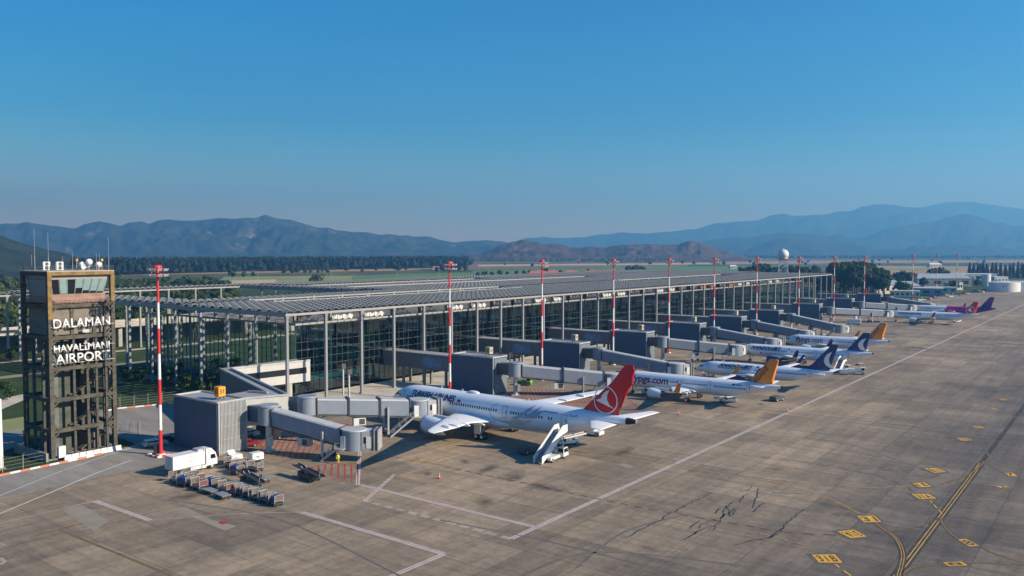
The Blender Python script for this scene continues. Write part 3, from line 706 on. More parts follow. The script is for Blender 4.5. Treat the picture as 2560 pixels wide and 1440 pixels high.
# -- columns of the apron front and of the canopy edges
def column_mesh(h, w=0.62):
    mb = MB(); mb.box((0, 0, h / 2), (w, w, h)); mb.box((0, 0, h - 0.25), (w + 0.25, w + 0.25, 0.5)); mb.box((0, 0, 0.2), (w + 0.3, w + 0.3, 0.4)); return mb.me('column', M_colgrey)
col_me = column_mesh(ZR - 0.6)
lat = MB()
for sx in (-0.32, 0.32):
    lat.box((sx, 0, (ZR - 0.6) / 2), (0.16, 0.3, ZR - 0.6))
for k in range(26): lat.beam((-0.3 if k % 2 else 0.3, 0, 0.4 + k * 0.81), (0.3 if k % 2 else -0.3, 0, 1.2 + k * 0.81), 0.08, 0.1)
lat_me = lat.me('lattice_column', M_colgrey)
for k in range(NB + 1): put('column', col_me, term, (0, BAY * k, 0))
for k in range(1, 13): put('column', lat_me if k % 3 else col_me, term, (-BAY * k, 0, 0))
for k in range(1, 6): put('column', col_me, term, (-BAY * k, BAY * NB, 0))
for k in range(5, 13): put('column', lat_me, term, (-BAY * k, BAY, 0))
for k in range(2, 9): put('column', lat_me, term, (-BAY * 5, BAY * k, 0))
XF = -309.0 - TX; YB = 217.0 - TY
for k in range(0, 14): put('column', col_me, term, (XF, YB - 9.5 - BAY * k * 1.0, 0))
for k in range(0, 9): put('column', lat_me, term, (XF + 15 + 9 * k, YB, 0))
# -- canopy frame: pale fascia round every edge, beams on the grid
fr_ = MB()
def fasc(a, b, h=0.55, w=0.35, z=ZR): fr_.beam((a[0], a[1], z - h / 2), (b[0], b[1], z - h / 2), w, h)
fasc((0, -0.4), (0, BAY * NB + .4))
fr_.build('canopy_edge_beam', M_fascia, term)
fr_ = MB(); fasc((-0.3, 0), (-BAY * 13, 0), 0.8); fr_.build('canopy_edge_beam', M_fascia, term)
fr_ = MB(); fasc((-BAY * 5, BAY), (-BAY * 13, BAY)); fasc((-BAY * 5, BAY + .3), (-BAY * 5, YB)); fr_.build('canopy_edge_beam', M_fascia, term)
fr_ = MB(); fasc((XF, YB - 130), (XF, YB)); fr_.build('canopy_edge_beam', M_fascia, term)
fr_ = MB(); fasc((XF, YB), (-BAY * 4, YB), 0.9); fr_.build('canopy_edge_beam', M_colgrey, term)
fr_ = MB(); fasc((0, BAY * NB), (-BAY * 12, BAY * NB)); fr_.build('canopy_edge_beam', M_fascia, term)
gb = MB()
for k in range(1, NB): gb.beam((-0.4, BAY * k, ZR - 0.6), (-BAY * (12 if BAY * k > YB else 5), BAY * k, ZR - 0.6), 0.3, 0.7)
for j in range(1, 13):
    gb.beam((-BAY * j, 0.4 if j <= 5 else (0.4 if j < 13 else 0), ZR - 0.62), (-BAY * j, (BAY if j > 5 else BAY * NB), ZR - 0.62), 0.3, 0.66)
    if j > 5: gb.beam((-BAY * j, YB + .4, ZR - 0.62), (-BAY * j, BAY * NB, ZR - 0.62), 0.3, 0.66)
gb.build('canopy_grid_beam', M_colgrey, term)
# -- arched louvre blades, one bay at a time
def bay_mesh(nb, depth=2.2, rise=0.5, tilt=0.28):
    mb = MB(); w = BAY / 5
    for c in range(5):
        y0 = c * w + 0.08; y1 = (c + 1) * w - 0.08
        for r_ in range(nb):
            xa = -r_ * BAY / nb - 0.25; xb = xa - depth
            pts = []
            for x, dz in ((xa, tilt), ((xa + xb) / 2, tilt * 0.45), (xb, 0.0)):
                ring = []
                for i in range(7):
                    t = i / 6; ring.append((x, y0 + (y1 - y0) * t, 0.05 + dz + rise * math.sin(math.pi * t)))
                pts.append(ring)
            V = [q for rr in pts for q in rr]; F = []
            for a in range(2):
                for i in range(6): F.append((a * 7 + i, a * 7 + i + 1, (a + 1) * 7 + i + 1, (a + 1) * 7 + i))
            mb.add(V, F, 0, True)
            mb.add([(q[0], q[1], q[2] - 0.14) for q in pts[0]] + pts[0], [(i, i + 1, 8 + i, 7 + i) for i in range(6)], 0)
        mb.beam((0, y0 - 0.08, 0.05), (-BAY, y0 - 0.08, 0.05), 0.12, 0.2)
    return mb
bay_a = bay_mesh(3).me('louvre_panel', M_louvre)
cells = []
for k in range(NB):
    for j in range(5):
        if j == 3 and 2 <= k <= 11: continue          # slot beside the raised row
        if j == 3 and 20 <= k <= 30: continue
        cells.append((j, k))
for k in range(NB):
    for j in range(5, 12):
        if BAY * k > YB - 2: 
            if j in (7,) and k < 24: continue
            if j in (9,) and k < 18: continue
            cells.append((j, k))
for j in range(5, 13): cells.append((j, 0))
def wpos(j, k): return (TX - BAY * (j + .5), TY + BAY * (k + .5))
cells.sort(key=lambda c: math.hypot(*wpos(*c)))
rest = MB()
for n, (j, k) in enumerate(cells):
    zz = ZR + (0.35 if j >= 4 else 0.0) + (0.25 if j > 8 else 0)
    if n < 96: put('louvre_panel', bay_a, term, (-BAY * j, BAY * k, zz))
    else: rest.mesh_add(bay_a, 0, Matrix.Translation((-BAY * j, BAY * k, zz)))
for q in range(18):                                       # strip canopy over the kerbside, beyond the void
    rest.mesh_add(bay_a, 0, Matrix.Translation((XF, YB - BAY * (q + 1), ZR)))
for q in range(7): rest.mesh_add(bay_a, 0, Matrix.Translation((XF + BAY * (q + 0), YB + BAY * 0, ZR + .1)))
ro = rest.build('louvre_panels_far', M_louvre, term); tag(ro, kind='stuff')
# -- slot edge beams with stub posts
for (xj, k0, k1) in ((-BAY * 3 - 0.1, 2, 12), (-BAY * 4 + .1, 2, 12), (-BAY * 4 + .1, 20, 31), (-BAY * 8 + .1, 8, 24), (-BAY * 10 + .1, 8, 18)):
    sb = MB(); sb.beam((xj, BAY * k0, ZR + 0.5), (xj, BAY * k1, ZR + 0.5), 0.3, 0.45)
    for k in range(k0, k1 + 1): sb.box((xj, BAY * k, ZR + 0.2), (0.5, 0.6, 1.5))
    sb.build('slot_beam', M_fascia, term)
# -- glass box
gy0 = BAY; gx = -BAY
gp_ = MB(); gp_.add([(0, 0.12, 0.1), (0, BAY - 0.12, 0.1), (0, BAY - 0.12, ZG - 0.4), (0, 0.12, ZG - 0.4)], [(0, 1, 2, 3)])
glass_me = gp_.me('glass_panel', M_glass)
mu = MB()
for i in range(6): mu.box((0.07, i * BAY / 6, (ZG - .4) / 2), (0.12, 0.07, ZG - 0.4))
for z in (2.6, 5.1, 7.2, 9.3, 11.4, 13.5): mu.box((0.09, BAY / 2, z), (0.10, BAY, 0.08))
mu_me = mu.me('mullion_grid', M_mullion)
pan = MB(); pan.box((-0.3, BAY / 2, 3.9), (0.1, BAY - 0.3, 1.5)); pan_me = pan.me('spandrel_panel', M_tealpanel)
for k in range(1, NB - 2):
    g1 = put('glass_panel', glass_me, term, (gx, BAY * k, 0)); put('mullion_grid', mu_me, g1)
    if k in (1, 2): put('spandrel_panel', pan_me, g1)
for j in range(1, 7):
    g1 = put('glass_panel', glass_me, term, (-BAY * j, gy0, 0), R(90)); put('mullion_grid', mu_me, g1, (0, 0, 0), 0, (-1, 1, 1))
eaves = MB(); eaves.box((gx + 0.05, BAY * (NB - 1) / 2 + gy0 / 2 - BAY * .5, ZG - 0.1), (0.5, BAY * (NB - 3) + .4, 0.5)); eaves.box((-BAY * 4 - .2, gy0, ZG - .1), (BAY * 6 - .4, 0.5, 0.5)); eaves.build('glass_box_eaves', M_fascia, term)
fl_ = MB()
for z in (0.02, 5.3, 10.2): fl_.b2((gx - (1.2 if z < 1 else 6.5), gy0 + (0.5 if z < 1 else 5), z), (gx - 58, BAY * (NB - 2) - .5, z + (0.03 if z < 1 else 0.5)))
fl_.build('floor_slab', M_interior, term)
rs = MB(); rs.b2((gx - 0.4, gy0 + 0.4, ZG - 0.9), (gx - 59, BAY * (NB - 2) - .4, ZG - 0.3)); rs.build('roof_slab', M_concl, term)
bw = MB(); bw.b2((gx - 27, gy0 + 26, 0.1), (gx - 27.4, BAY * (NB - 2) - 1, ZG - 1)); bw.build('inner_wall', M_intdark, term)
ic = MB(); ic.cyl((0, 0, 0), (0, 0, ZG - 1), 0.5, 0.5, 10); ic_me = ic.me('inner_column', M_teal)
for k in range(1, 34):
    put('inner_column', ic_me, term, (gx - 1.6, BAY * k + 1.2, 0))
for k in range(1, 20): put('inner_column', ic_me, term, (gx - 13, BAY * k + 6, 0))
for j in range(1, 6): put('inner_column', ic_me, term, (gx - BAY * j, gy0 + 1.6, 0))
kx = MB(); random.seed(11)
for k in range(1, 33):
    for q in range(2):
        y = BAY * k + random.uniform(0, BAY); h = random.uniform(1.5, 3.2); z = random.choice((0.1, 5.85, 5.85, 10.75))
        kx.b2((gx - random.uniform(9, 13), y, z), (gx - random.uniform(14, 20), y + random.uniform(1.5, 6), z + h), random.choice((0, 1, 2, 0)))
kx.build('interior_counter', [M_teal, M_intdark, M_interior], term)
gs = MB(); gs.b2((gx - 5, BAY * 3 + 5, 10.9), (gx - 5.3, BAY * 3 + 8.5, 16)); gs.build('green_wall_panel', paint('green_panel', (0.01, 0.20, 0.10), 0.5), term)
pil = MB(); pil.box((0, 0, (ZR - ZG) / 2 - .3), (0.7, 0.7, ZR - ZG - .5)); pil_me = pil.me('roof_pillar', M_conc)
for k in range(1, NB - 1):
    put('roof_pillar', pil_me, term, (gx - 0.6, BAY * k + 0.4, ZG))
for j in range(2, 7): put('roof_pillar', pil_me, term, (-BAY * j, gy0 + 0.6, ZG))
# -- plant on the roof, under the canopy
duct = MB()
for i in range(4): duct.b2((0, 0.1 + i * 1.9, 0.25), (1.6, 1.85 + i * 1.9, 1.9))
for i in range(5): duct.box((1.75, 0.1 + i * 1.9, 1.1), (0.1, 0.1, 2.2)); 
for i in range(4): duct.beam((1.78, 0.1 + i * 1.9, 0.2), (1.78, 2.0 + i * 1.9, 2.3), 0.07, 0.07)
duct_me = duct.me('duct_casing', M_white)
legs = MB()
for i in range(3): legs.box((0.8, 0.5 + i * 3.3, 0.12), (1.4, 0.2, 0.26))
legs_me = legs.me('skid', M_darksteel)
chl = MB(); chl.b2((0, 0, 0.25), (2.2, 4.2, 2.3)); chl.cyl((1.1, 1.2, 2.3), (1.1, 1.2, 2.6), 0.7, 0.7, 14); chl.cyl((1.1, 3.0, 2.3), (1.1, 3.0, 2.6), 0.7, 0.7, 14)
chl_me = chl.me('chiller_casing', M_darksteel)
pipe = MB(); pipe.tube([(2.4, -1, 0.6), (2.4, 6, 0.6), (1.2, 6, 1.3)], 0.22, 8); pipe.tube([(2.9, -1, 1.1), (2.9, 6, 1.1)], 0.16, 8); pipe_me = pipe.me('pipe_run', M_chrome)
rus = paint('rusty_plant', (0.42, 0.17, 0.06), 0.7, var=0.4)
plants = ['white ribbed air duct under the canopy, beside column %s of the glass front', 'dark chiller with fans on the glass box roof, beside column %s']
names = ['first', 'second', 'third', 'fourth', 'fifth', 'sixth', 'seventh', 'eighth', 'ninth', 'tenth', 'eleventh', 'twelfth', 'thirteenth', 'fourteenth', 'fifteenth', 'sixteenth', 'seventeenth', 'eighteenth', 'nineteenth', 'twentieth', 'twenty-first', 'twenty-second', 'twenty-third', 'twenty-fourth', 'twenty-fifth', 'twenty-sixth', 'twenty-seventh', 'twenty-eighth', 'twenty-ninth', 'thirtieth', 'thirty-first', 'thirty-second', 'thirty-third', 'thirty-fourth', 'thirty-fifth']
for k in range(1, 32):
    kind = k % 4 in (2, 3)
    orange = k in (22, 23, 25)
    lb = ('%s roof duct on the glass box, counted from the near corner of the terminal' if kind else '%s chiller bay on the glass box roof, counted from the near corner of the terminal') % names[k - 1]
    if orange: lb = '%s rusty orange plant unit on the glass box roof, counted from the near corner' % names[k - 1]
    t = thing('roof_duct' if kind else 'roof_chiller', lb, 'duct' if kind else 'chiller', (TX + gx - 3.6, TY + BAY * k + 2.2, ZG - 0.3), 0, 'plant units on the terminal roof')
    if kind or orange:
        c = put('duct_casing', duct_me, t)
        if orange:
            c.data = c.data.copy(); c.data.materials[0] = rus
        put('skid', legs_me, t)
    else:
        put('chiller_casing', chl_me, t); put('pipe_run', pipe_me, t); put('skid', legs_me, t)
tr = MB()
for q in range(7): tr.b2((-BAY * 7.6, BAY * (10 + 2 * q), ZR - 1.2), (-BAY * 7.3, BAY * (10 + 2 * q) + 9, ZR - 0.6))
for q in range(5): tr.b2((-BAY * 9.6, BAY * (9 + 2 * q), ZR - 1.2), (-BAY * 9.3, BAY * (9 + 2 * q) + 9, ZR - 0.6))
tr.build('roof_tray', M_white, term)
M_frame = noisy('mossy_concrete', (0.045, 0.043, 0.036), (0.115, 0.105, 0.082), 0.35, 0.5, 0.9, 0, (0.20, 0.15, 0.065))
M_ochre = noisy('ochre_stained_concrete', (0.13, 0.09, 0.04), (0.27, 0.175, 0.07), 0.4, 0.6, 0.9)
M_beige2 = noisy('beige_panel', (0.135, 0.12, 0.10), (0.20, 0.178, 0.15), 0.3, 0.6, 0.85)
M_core = noisy('olive_core', (0.055, 0.062, 0.05), (0.10, 0.108, 0.085), 0.4, 0.4, 0.9)
M_pinkpar = noisy('pink_parapet', (0.20, 0.13, 0.105), (0.30, 0.20, 0.165), 0.6, 0.6, 0.8)
M_cabband = paint('cab_band_grey', (0.24, 0.225, 0.22), 0.6, var=0.1)
M_blind = paint('pale_blind', (0.20, 0.30, 0.30), 0.35, var=0.08)
TW0 = (-153.4, 68.4); WX, WY, HT = 10.7, 12.0, 33.4
tow = thing('control_tower', 'weathered open concrete frame control tower with slanted cab windows and white sign letters', 'control tower', (TW0[0], TW0[1], 0))
LV = [0, 5.3, 10.85, 16.4, 21.95, 27.6, 33.4]
def tcol(x, y, w, z0, z1, m):
    mb = MB(); mb.box((0, 0, (z1 - z0) / 2), (w, w, z1 - z0)); mb.build('frame_column', m, tow, (x, y, z0))
for x, y in ((-.35, .35), (-.35, WY - .35), (-WX + .35, .35), (-WX + .35, WY - .35)):
    tcol(x, y, 0.7, 0, HT, M_frame)
mo = MB(); mo.box((0.012, 0.35, 29.2), (0.03, 0.72, 8.4)); mo.box((0.012, WY - .35, 30.6), (0.03, 0.72, 5.6)); mo.box((0.012, WY / 2, HT - .32), (0.03, WY - 1.5, 0.62)); mo.build('ochre_stain', M_ochre, tow)
for f in (0.37, 0.57, 0.71, 0.86):
    tcol(-.55, f * WY, 0.42, 0, 22 if f != 0.86 else 27.3, M_frame); tcol(-WX + .5, f * WY, 0.42, 0, 22, M_frame)
for f in (0.30, 0.64):
    tcol(-f * WX - .4, .5, 0.42, 0, 22, M_frame); tcol(-f * WX - .4, WY - .5, 0.42, 0, 22, M_frame)
for z in LV[1:]:
    b = MB(); h = 0.66
    b.box((-.35, WY / 2, z - h / 2), (0.62, WY - 1.4, h)); b.box((-WX + .35, WY / 2, z - h / 2), (0.62, WY - 1.4, h))
    b.box((-WX / 2, .35, z - h / 2), (WX - 1.4, 0.62, h)); b.box((-WX / 2, WY - .35, z - h / 2), (WX - 1.4, 0.62, h))
    if z < 28:   # haunches in the bay corners
        for y, s in ((0.72, 1), (WY - .72, -1)):
            b.beam((-.35, y, z - h - .75), (-.35, y + s * .75, z - h - .02), 0.5, 0.3)
            b.beam((-.35, y, z + .75), (-.35, y + s * .75, z + .02), 0.5, 0.3)
        for x, s in ((-.72, -1), (-WX + .72, 1)):
            b.beam((x, .35, z - h - .75), (x + s * .75, .35, z - h - .02), 0.5, 0.3)
    b.build('floor_beam', M_frame, tow)
co = MB(); co.b2((-WX + 2.4, 2.6, 0), (-3.0, 4.9, 22)); co.b2((-WX + 2.4, 8.4, 0), (-WX + 4.2, 10.6, 22)); co.build('lift_core', M_core, tow)
dk = MB(); dk.b2((-2.6, 1.2, 0), (-2.9, 2.6, 22)); dk.build('dark_shaft', M_intdark, tow)
sr = MB()   # stair flights inside the frame
for i in range(8):
    z = i * 2.75; a, bb = (5.6, 10.2) if i % 2 == 0 else (10.2, 5.6)
    sr.beam((-3.2 - 1.6 * (i % 2), a, z), (-3.2 - 1.6 * (i % 2), bb, z + 2.6), 1.3, 0.25); sr.box((-4, bb + (.6 if bb > 8 else -.6), z + 2.6), (3.2, 1.2, 0.2))
sr.build('stair_flight', M_frame, tow)
pn = MB()
for a, b_ in ((0.95, 4.0), (4.75, 8.0), (8.7, 11.1)): pn.b2((-.75, a, 22.1), (-.9, b_, 27.0))
pn.b2((-1.0, .95, 22.0), (-WX + 1, WY - 1, 27.0)); pn.build('storey_panel', M_beige2, tow)
for a in (4.37, 8.35):
    p_ = MB(); p_.box((-.7, a, 24.6), (0.35, 0.6, 5.4)); p_.build('panel_pier', M_frame, tow)
cabp = MB(); z0, z1 = 27.7, 29.35
cabp.prism([(-1.2, 1.0), (-1.2, WY - 1.0), (-WX + 1.2, WY - 1.0), (-WX + 1.2, 1.0)], z0, z1); cabp.build('cab_parapet', M_pinkpar, tow)
def rect(i, z): return [(-i, i, z), (-i, WY - i, z), (-WX + i, WY - i, z), (-WX + i, i, z)]
cg = MB(); A = rect(1.5, 29.4); B = rect(0.78, 32.0); cg.add(A + B, [(0, 1, 5, 4), (1, 2, 6, 5), (2, 3, 7, 6), (3, 0, 4, 7)], 0); 
cabg = cg.build('cab_window', M_winglass, tow)
bl = MB()
for i, sh in enumerate((0, 1, 0, .62, .8, .85, .9)):
    if not sh: continue
    ya0 = 1.5 + (WY - 3.0) * (i + .08) / 7; yb0 = 1.5 + (WY - 3.0) * (i + .92) / 7; ya1 = .78 + (WY - 1.56) * (i + .08) / 7; yb1 = .78 + (WY - 1.56) * (i + .92) / 7
    t = 1 - sh
    bl.add([(-1.46 + .7 * t, ya0 + (ya1 - ya0) * t, 29.4 + 2.6 * t), (-1.46 + .7 * t, yb0 + (yb1 - yb0) * t, 29.4 + 2.6 * t), (-.745, yb1, 32.0), (-.745, ya1, 32.0)], [(0, 1, 2, 3)])
bl.build('window_blind', M_blind, cabg)
mf = MB()
for i in range(8):
    mf.beam((-1.46, 1.5 + (WY - 3) * i / 7, 29.4), (-.74, .78 + (WY - 1.56) * i / 7, 32.0), 0.09, 0.09)
    mf.beam((-1.5 - (WX - 3) * i / 7, 1.46, 29.4), (-.78 - (WX - 1.56) * i / 7, .74, 32.0), 0.09, 0.09)
mf.build('window_frame', M_steel, cabg)
cb = MB(); A = rect(0.75, 32.0); B = rect(0.72, 32.75); cb.prism([(-.75, .75), (-.75, WY - .75), (-WX + .75, WY - .75), (-WX + .75, .75)], 32.0, 32.72); cb.build('cab_band', M_cabband, tow)
ds = MB(); ds.add([(-1.2, 1.0, 29.0), (-.8, .8, 32.0), (-WX + .8, .8, 32.0), (-WX + 1.2, 1.0, 29.0)], [(0, 1, 2, 3)]); ds.build('cab_side_panel', M_cabband, tow)
rf = MB(); rf.b2((-.02, .02, 33.4), (-WX + .02, WY - .02, 33.55)); rf.build('tower_roof', M_concl, tow)
rl_ = MB()
for q in range(13):
    y = q * (WY - .2) / 12 + .1; rl_.box((-.12, y, 34.0), (0.05, 0.05, 0.9)); x = -q * (WX - .2) / 12 - .1; rl_.box((x, .12, 34.0), (0.05, 0.05, 0.9)); rl_.box((x, WY - .12, 34.0), (0.05, 0.05, 0.9))
for z in (34.0, 34.45): rl_.box((-.12, WY / 2, z), (0.05, WY - .2, 0.05)); rl_.box((-WX / 2, .12, z), (WX - .2, 0.05, 0.05)); rl_.box((-WX / 2, WY - .12, z), (WX - .2, 0.05, 0.05))
rl_.build('roof_railing', M_darksteel, tow)
br_ = MB()
for q in range(14):
    y = 1 + q * (WY - 2) / 13; br_.box((-.15, y, 28.2), (0.05, 0.05, 1.1))
for z in (28.1, 28.4, 28.72): br_.box((-.15, WY / 2, z), (0.05, WY - 2, 0.05)); br_.box((-WX / 2, .15, z), (WX - 2, 0.05, 0.05))
br_.build('balcony_railing', paint('faded_red_rail', (0.40, 0.22, 0.18), 0.6), tow)
def sign(txt, y0, y1, zb, h):
    bm = text_bm(txt, 1.0, bold=0.008)
    xs = [v.co.x for v in bm.verts]; ys = [v.co.y for v in bm.verts]; x0, x1 = min(xs), max(xs)
    cap = 0.73
    for v in bm.verts: v.co = Vector((0.42, y0 + (v.co.x - x0) / (x1 - x0) * (y1 - y0), zb + v.co.y / cap * h))
    r = bmesh.ops.extrude_face_region(bm, geom=bm.faces[:]); 
    for e in r['geom']:
        if isinstance(e, bmesh.types.BMVert): e.co.x -= 0.3
    bmesh.ops.recalc_face_normals(bm, faces=bm.faces[:])
    me = bpy.data.meshes.new('sign_lettering'); bm.to_mesh(me); bm.free(); me.materials.append(M_white)
    link(bpy.data.objects.new('sign_lettering', me), tow)
sa = (69.04, 23.6); sb_ = (79.23, 23.38)
sign('DALAMAN', sa[0] - TW0[1], sb_[0] - TW0[1], (sa[1] + sb_[1]) / 2 - .1, 1.72)
sa = (69.06, 19.14); sb_ = (79.03, 19.14)
sign('HAVALİMANI', sa[0] - TW0[1], sb_[0] - TW0[1], (sa[1] + sb_[1]) / 2, 1.30)
sa = (69.32, 17.12); sb_ = (79.02, 16.97)
sign('AIRPORT', sa[0] - TW0[1], sb_[0] - TW0[1], (sa[1] + sb_[1]) / 2, 1.75)
lr = MB()
for z in (19.9, 17.0, 23.6): lr.box((0.06, WY / 2, z), (0.07, WY - 0.6, 0.09))
lr.box((0.12, 6.4, 22.6), (0.3, 1.2, 0.55)); lr.build('sign_rail', M_steel, tow)
bs = MB(); bs.b2((.6, -.8, -.1), (-WX - 1.5, -1.2, 1.5)); bs.b2((.3, -.6, 0), (-WX, WY + .4, 0.22)); bs.build('tower_plinth', M_conc, tow)
bo = MB(); bo.b2((-WX + 1.2, 2.2, .2), (-WX + 4, 6, 3.4)); bo.b2((-WX + 1.2, 8, .2), (-3, 11, 3.2)); bo.build('ground_floor_room', M_beige2, tow)
rx = MB(); rx.box((.25, 1.6, 1.25), (0.7, 1.2, 2.1)); rx.build('white_cabinet', M_white, tow)
def roof_thing(name, label, cat, x, y, build, mat, group=None):
    t = thing(name, label, cat, (TW0[0] + x, TW0[1] + y, 33.55), 0, group)
    build(t); return t
ants = [(-8.7, 1.2, 2.9, 'short whip antenna at the far left of the tower roof'), (-7.0, 1.0, 7.6, 'tallest whip antenna on the control tower roof'), (-6.6, 3.2, 7.0, 'second tallest whip antenna, just right of the tallest'), (-7.6, .8, 2.4, 'thin antenna just left of the tallest whip'),
        (-5.5, 5.2, 2.6, 'thin antenna between the two roof cabinets'), (-5.5, 8.0, 2.4, 'thin antenna beside the yellow tipped lamp'), (-2.4, 9.9, 3.3, 'medium antenna right of the white dishes'), (-3.4, 11.0, 3.2, 'medium antenna second from the right end of the tower roof'), (-1.0, 11.5, 6.2, 'tall grey antenna at the right corner of the tower roof'), (-4.2, 6.4, 3.6, 'medium antenna in the middle of the tower roof')]
for x, y, h, lb in ants:
    mb = MB(); mb.cyl((0, 0, 0), (0, 0, h), 0.055, 0.035, 6); mb.cyl((0, 0, 0), (0, 0, h * .35), 0.08, 0.07, 6)
    o = mb.build('whip_antenna', paint('antenna_grey', (.24, .25, .26), .5), None, (TW0[0] + x, TW0[1] + y, 33.55)); tag(o, lb, 'antenna', 'antennas on the tower roof')
for x, y, lb, s in ((-4.4, 8.2, 'leftmost white drum dish on the tower roof', .75), (-3.4, 9.0, 'highest white drum dish on the tower roof', .8), (-2.6, 10.4, 'rightmost white drum dish beside the yellow lamp', .75)):
    t = thing('drum_dish', lb, 'dish antenna', (TW0[0] + x, TW0[1] + y, 33.55), R(-35), 'white dishes on the tower roof')
    zc = 1.5 if 'highest' in lb else 1.0
    mb = MB(); mb.cyl((0, 0, 0), (0, 0, zc + .5), 0.07, 0.07, 6); mb.build('dish_post', M_steel, t)
    mb = MB(); mb.lathe([(0, .55), (s * .4, .4), (s * .65, .25), (s * .78, 0), (s * .78, -.3), (0, -.35)], (0, 0, zc), 'X', 18); mb.build('dish_drum', M_white, t)
for x, y, lb in ((-6.2, 2.6, 'left white fan cabinet on the tower roof'), (-4.6, 4.2, 'right white fan cabinet on the tower roof')):
    t = thing('fan_cabinet', lb, 'air conditioner', (TW0[0] + x, TW0[1] + y, 33.55), 0, 'fan cabinets on the tower roof')
    mb = MB(); mb.b2((-.3, -.6, .1), (.3, .6, 1.6)); mb.build('cabinet', M_white, t)
    mb = MB(); [mb.cyl((.3, 0, z), (.33, 0, z), .33, .33, 14) for z in (.48, 1.2)]; mb.build('fan_grille', M_darksteel, t)
for x, y, lb, m in ((-3.9, 7.0, 'yellow tipped obstruction lamp in the middle of the tower roof', M_orange), (-2.3, 10.9, 'yellow obstruction lamp at the right of the white dishes', M_yellow)):
    t = thing('obstruction_lamp', lb, 'lamp', (TW0[0] + x, TW0[1] + y, 33.55), 0, 'obstruction lamps on the tower roof')
    mb = MB(); mb.cyl((0, 0, 0), (0, 0, 1.7), .05, .05, 6); mb.build('lamp_post', M_steel, t)
    mb = MB(); mb.cyl((0, 0, 1.7), (0, 0, 2.1), .22, .22, 10); mb.build('lamp_head', m, t)
mb = MB(); mb.lathe([(0, 0), (.35, .05), (.5, .25)], (0, 0, .7), 'X', 14); mb.cyl((0, 0, 0), (0, 0, .7), .05, .05, 6); mb.beam((0, 0, .2), (0.1, 1.6, .9), .06, .06)
tag(mb.build('small_dish', M_white, None, (TW0[0] - 2.6, TW0[1] + 7.5, 33.55)), 'small open dish with an arm on the tower roof edge', 'dish antenna')
def mast_parts():
    t = thing('floodlight_mast', 'x', 'floodlight mast', (0, 0, 0), 0, 'red and white masts along the stands')
    p = MB(); n = 7; H = 32.4
    for i in range(n):
        r0 = 0.34 - 0.15 * i / n; r1 = 0.34 - 0.15 * (i + 1) / n
        p.cyl((0, 0, H * i / n + (.0 if i else .3)), (0, 0, H * (i + 1) / n), r0, r1, 14, 0 if i % 2 == 0 else 1, False)
    p.build('striped_pole', [M_red, M_white], t)
    h = MB(); h.cyl((0, 0, 32.2), (0, 0, 33.9), .25, .25, 10); h.lathe([(.7, 33.9), (.8, 34.0), (.8, 34.3), (.6, 34.55), (0, 34.6)], (0, 0, 0), 'Z', 18)
    h.lathe([(.8, 32.6), (1.1, 32.62), (1.1, 32.72), (.8, 32.75)], (0, 0, 0), 'Z', 18)
    for i in range(6):
        a = i * math.pi / 3; h.beam((0, 0, 32.7), (1.1 * math.cos(a), 1.1 * math.sin(a), 32.7), .1, .12); h.beam((1.0 * math.cos(a), 1.0 * math.sin(a), 32.7), (1.0 * math.cos(a), 1.0 * math.sin(a), 34), .08, .08)
    h.build('mast_head', M_red, t)
    fl = MB(); fl.box((0, 0, 0), (.16, .75, .42), ry=.5); fl.beam((-.9, 0, .05), (0, 0, 0), .06, .06); fme = fl.me('floodlight', M_steel)
    for z in (32.75, 33.75):
        for i in range(6):
            a = R(-85 + 34 * i); put('floodlight', fme, t, (1.75 * math.cos(a), 1.75 * math.sin(a), z), a)
    b = MB(); b.box((0, 0, .15), (1.3, 1.3, .3)); b.build('mast_base', M_white, t)
    c = MB(); c.box((-.9, -.3, 1.1), (.7, .6, 1.6)); c.box((-.9, -.3, .2), (.9, .8, .3)); c.build('switch_cabinet', M_darksteel, t)
    return t
mast0 = mast_parts()
mast_px = [(-141.49, 82.11), (-136.8, 156.44), (-136.8, 196.58), (-136.8, 237.31), (-136.8, 277.48), (-136.8, 318.08), (-136.8, 364.93), (-136.8, 422.92), (-136.8, 483.55), (-136.8, 547.94), (-136.8, 686.95), (-136.8, 780.53), (-136.8, 877.30)]
for i, (x, y) in enumerate(mast_px):
    m_ = mast0 if i == 0 else copy_tree(mast0)
    m_.location = (x, y, 0)
    m_['label'] = 'red and white floodlight mast nearest the control tower, in front of the first gate' if i == 0 else '%s red and white floodlight mast along the stands, counting away from the control tower' % names[i]
mw = MB()   # painted kerb round the nearest mast
for a, b_ in (((-1.6, -1.6), (1.6, -1.6)), ((1.6, -1.6), (1.6, 1.6)), ((-1.6, -1.6), (-1.6, 1.6))):
    for q in range(4):
        mw.beam((a[0] + (b_[0] - a[0]) * q / 4, a[1] + (b_[1] - a[1]) * q / 4, .18), (a[0] + (b_[0] - a[0]) * (q + 1) / 4, a[1] + (b_[1] - a[1]) * (q + 1) / 4, .18), .3, .34, q % 2)
tag(mw.build('striped_kerb', [M_white, M_red], None, (mast_px[0][0], mast_px[0][1], 0)), 'red and white kerb guarding the foot of the nearest mast', 'kerb')
lp = thing('lamp_pole', 'plain white pole cut by the left edge of the photo, beside the tower', 'pole', (-154.39, 60.51) + (0,))
mb = MB(); mb.cyl((0, 0, 0), (0, 0, 12), .42, .34, 14); mb.build('pole_shaft', M_white, lp)
mb = MB(); mb.box((0, 0, .1), (1.2, 1.2, .2)); mb.build('pole_base', M_conc, lp)
GY = [88.0, 168.6, 210.3, 252.4, 295.2, 336.8, 382.2, 443.0, 504.5, 572.0]
GXr, GXl, GH = -132.7, -146.8, 9.8
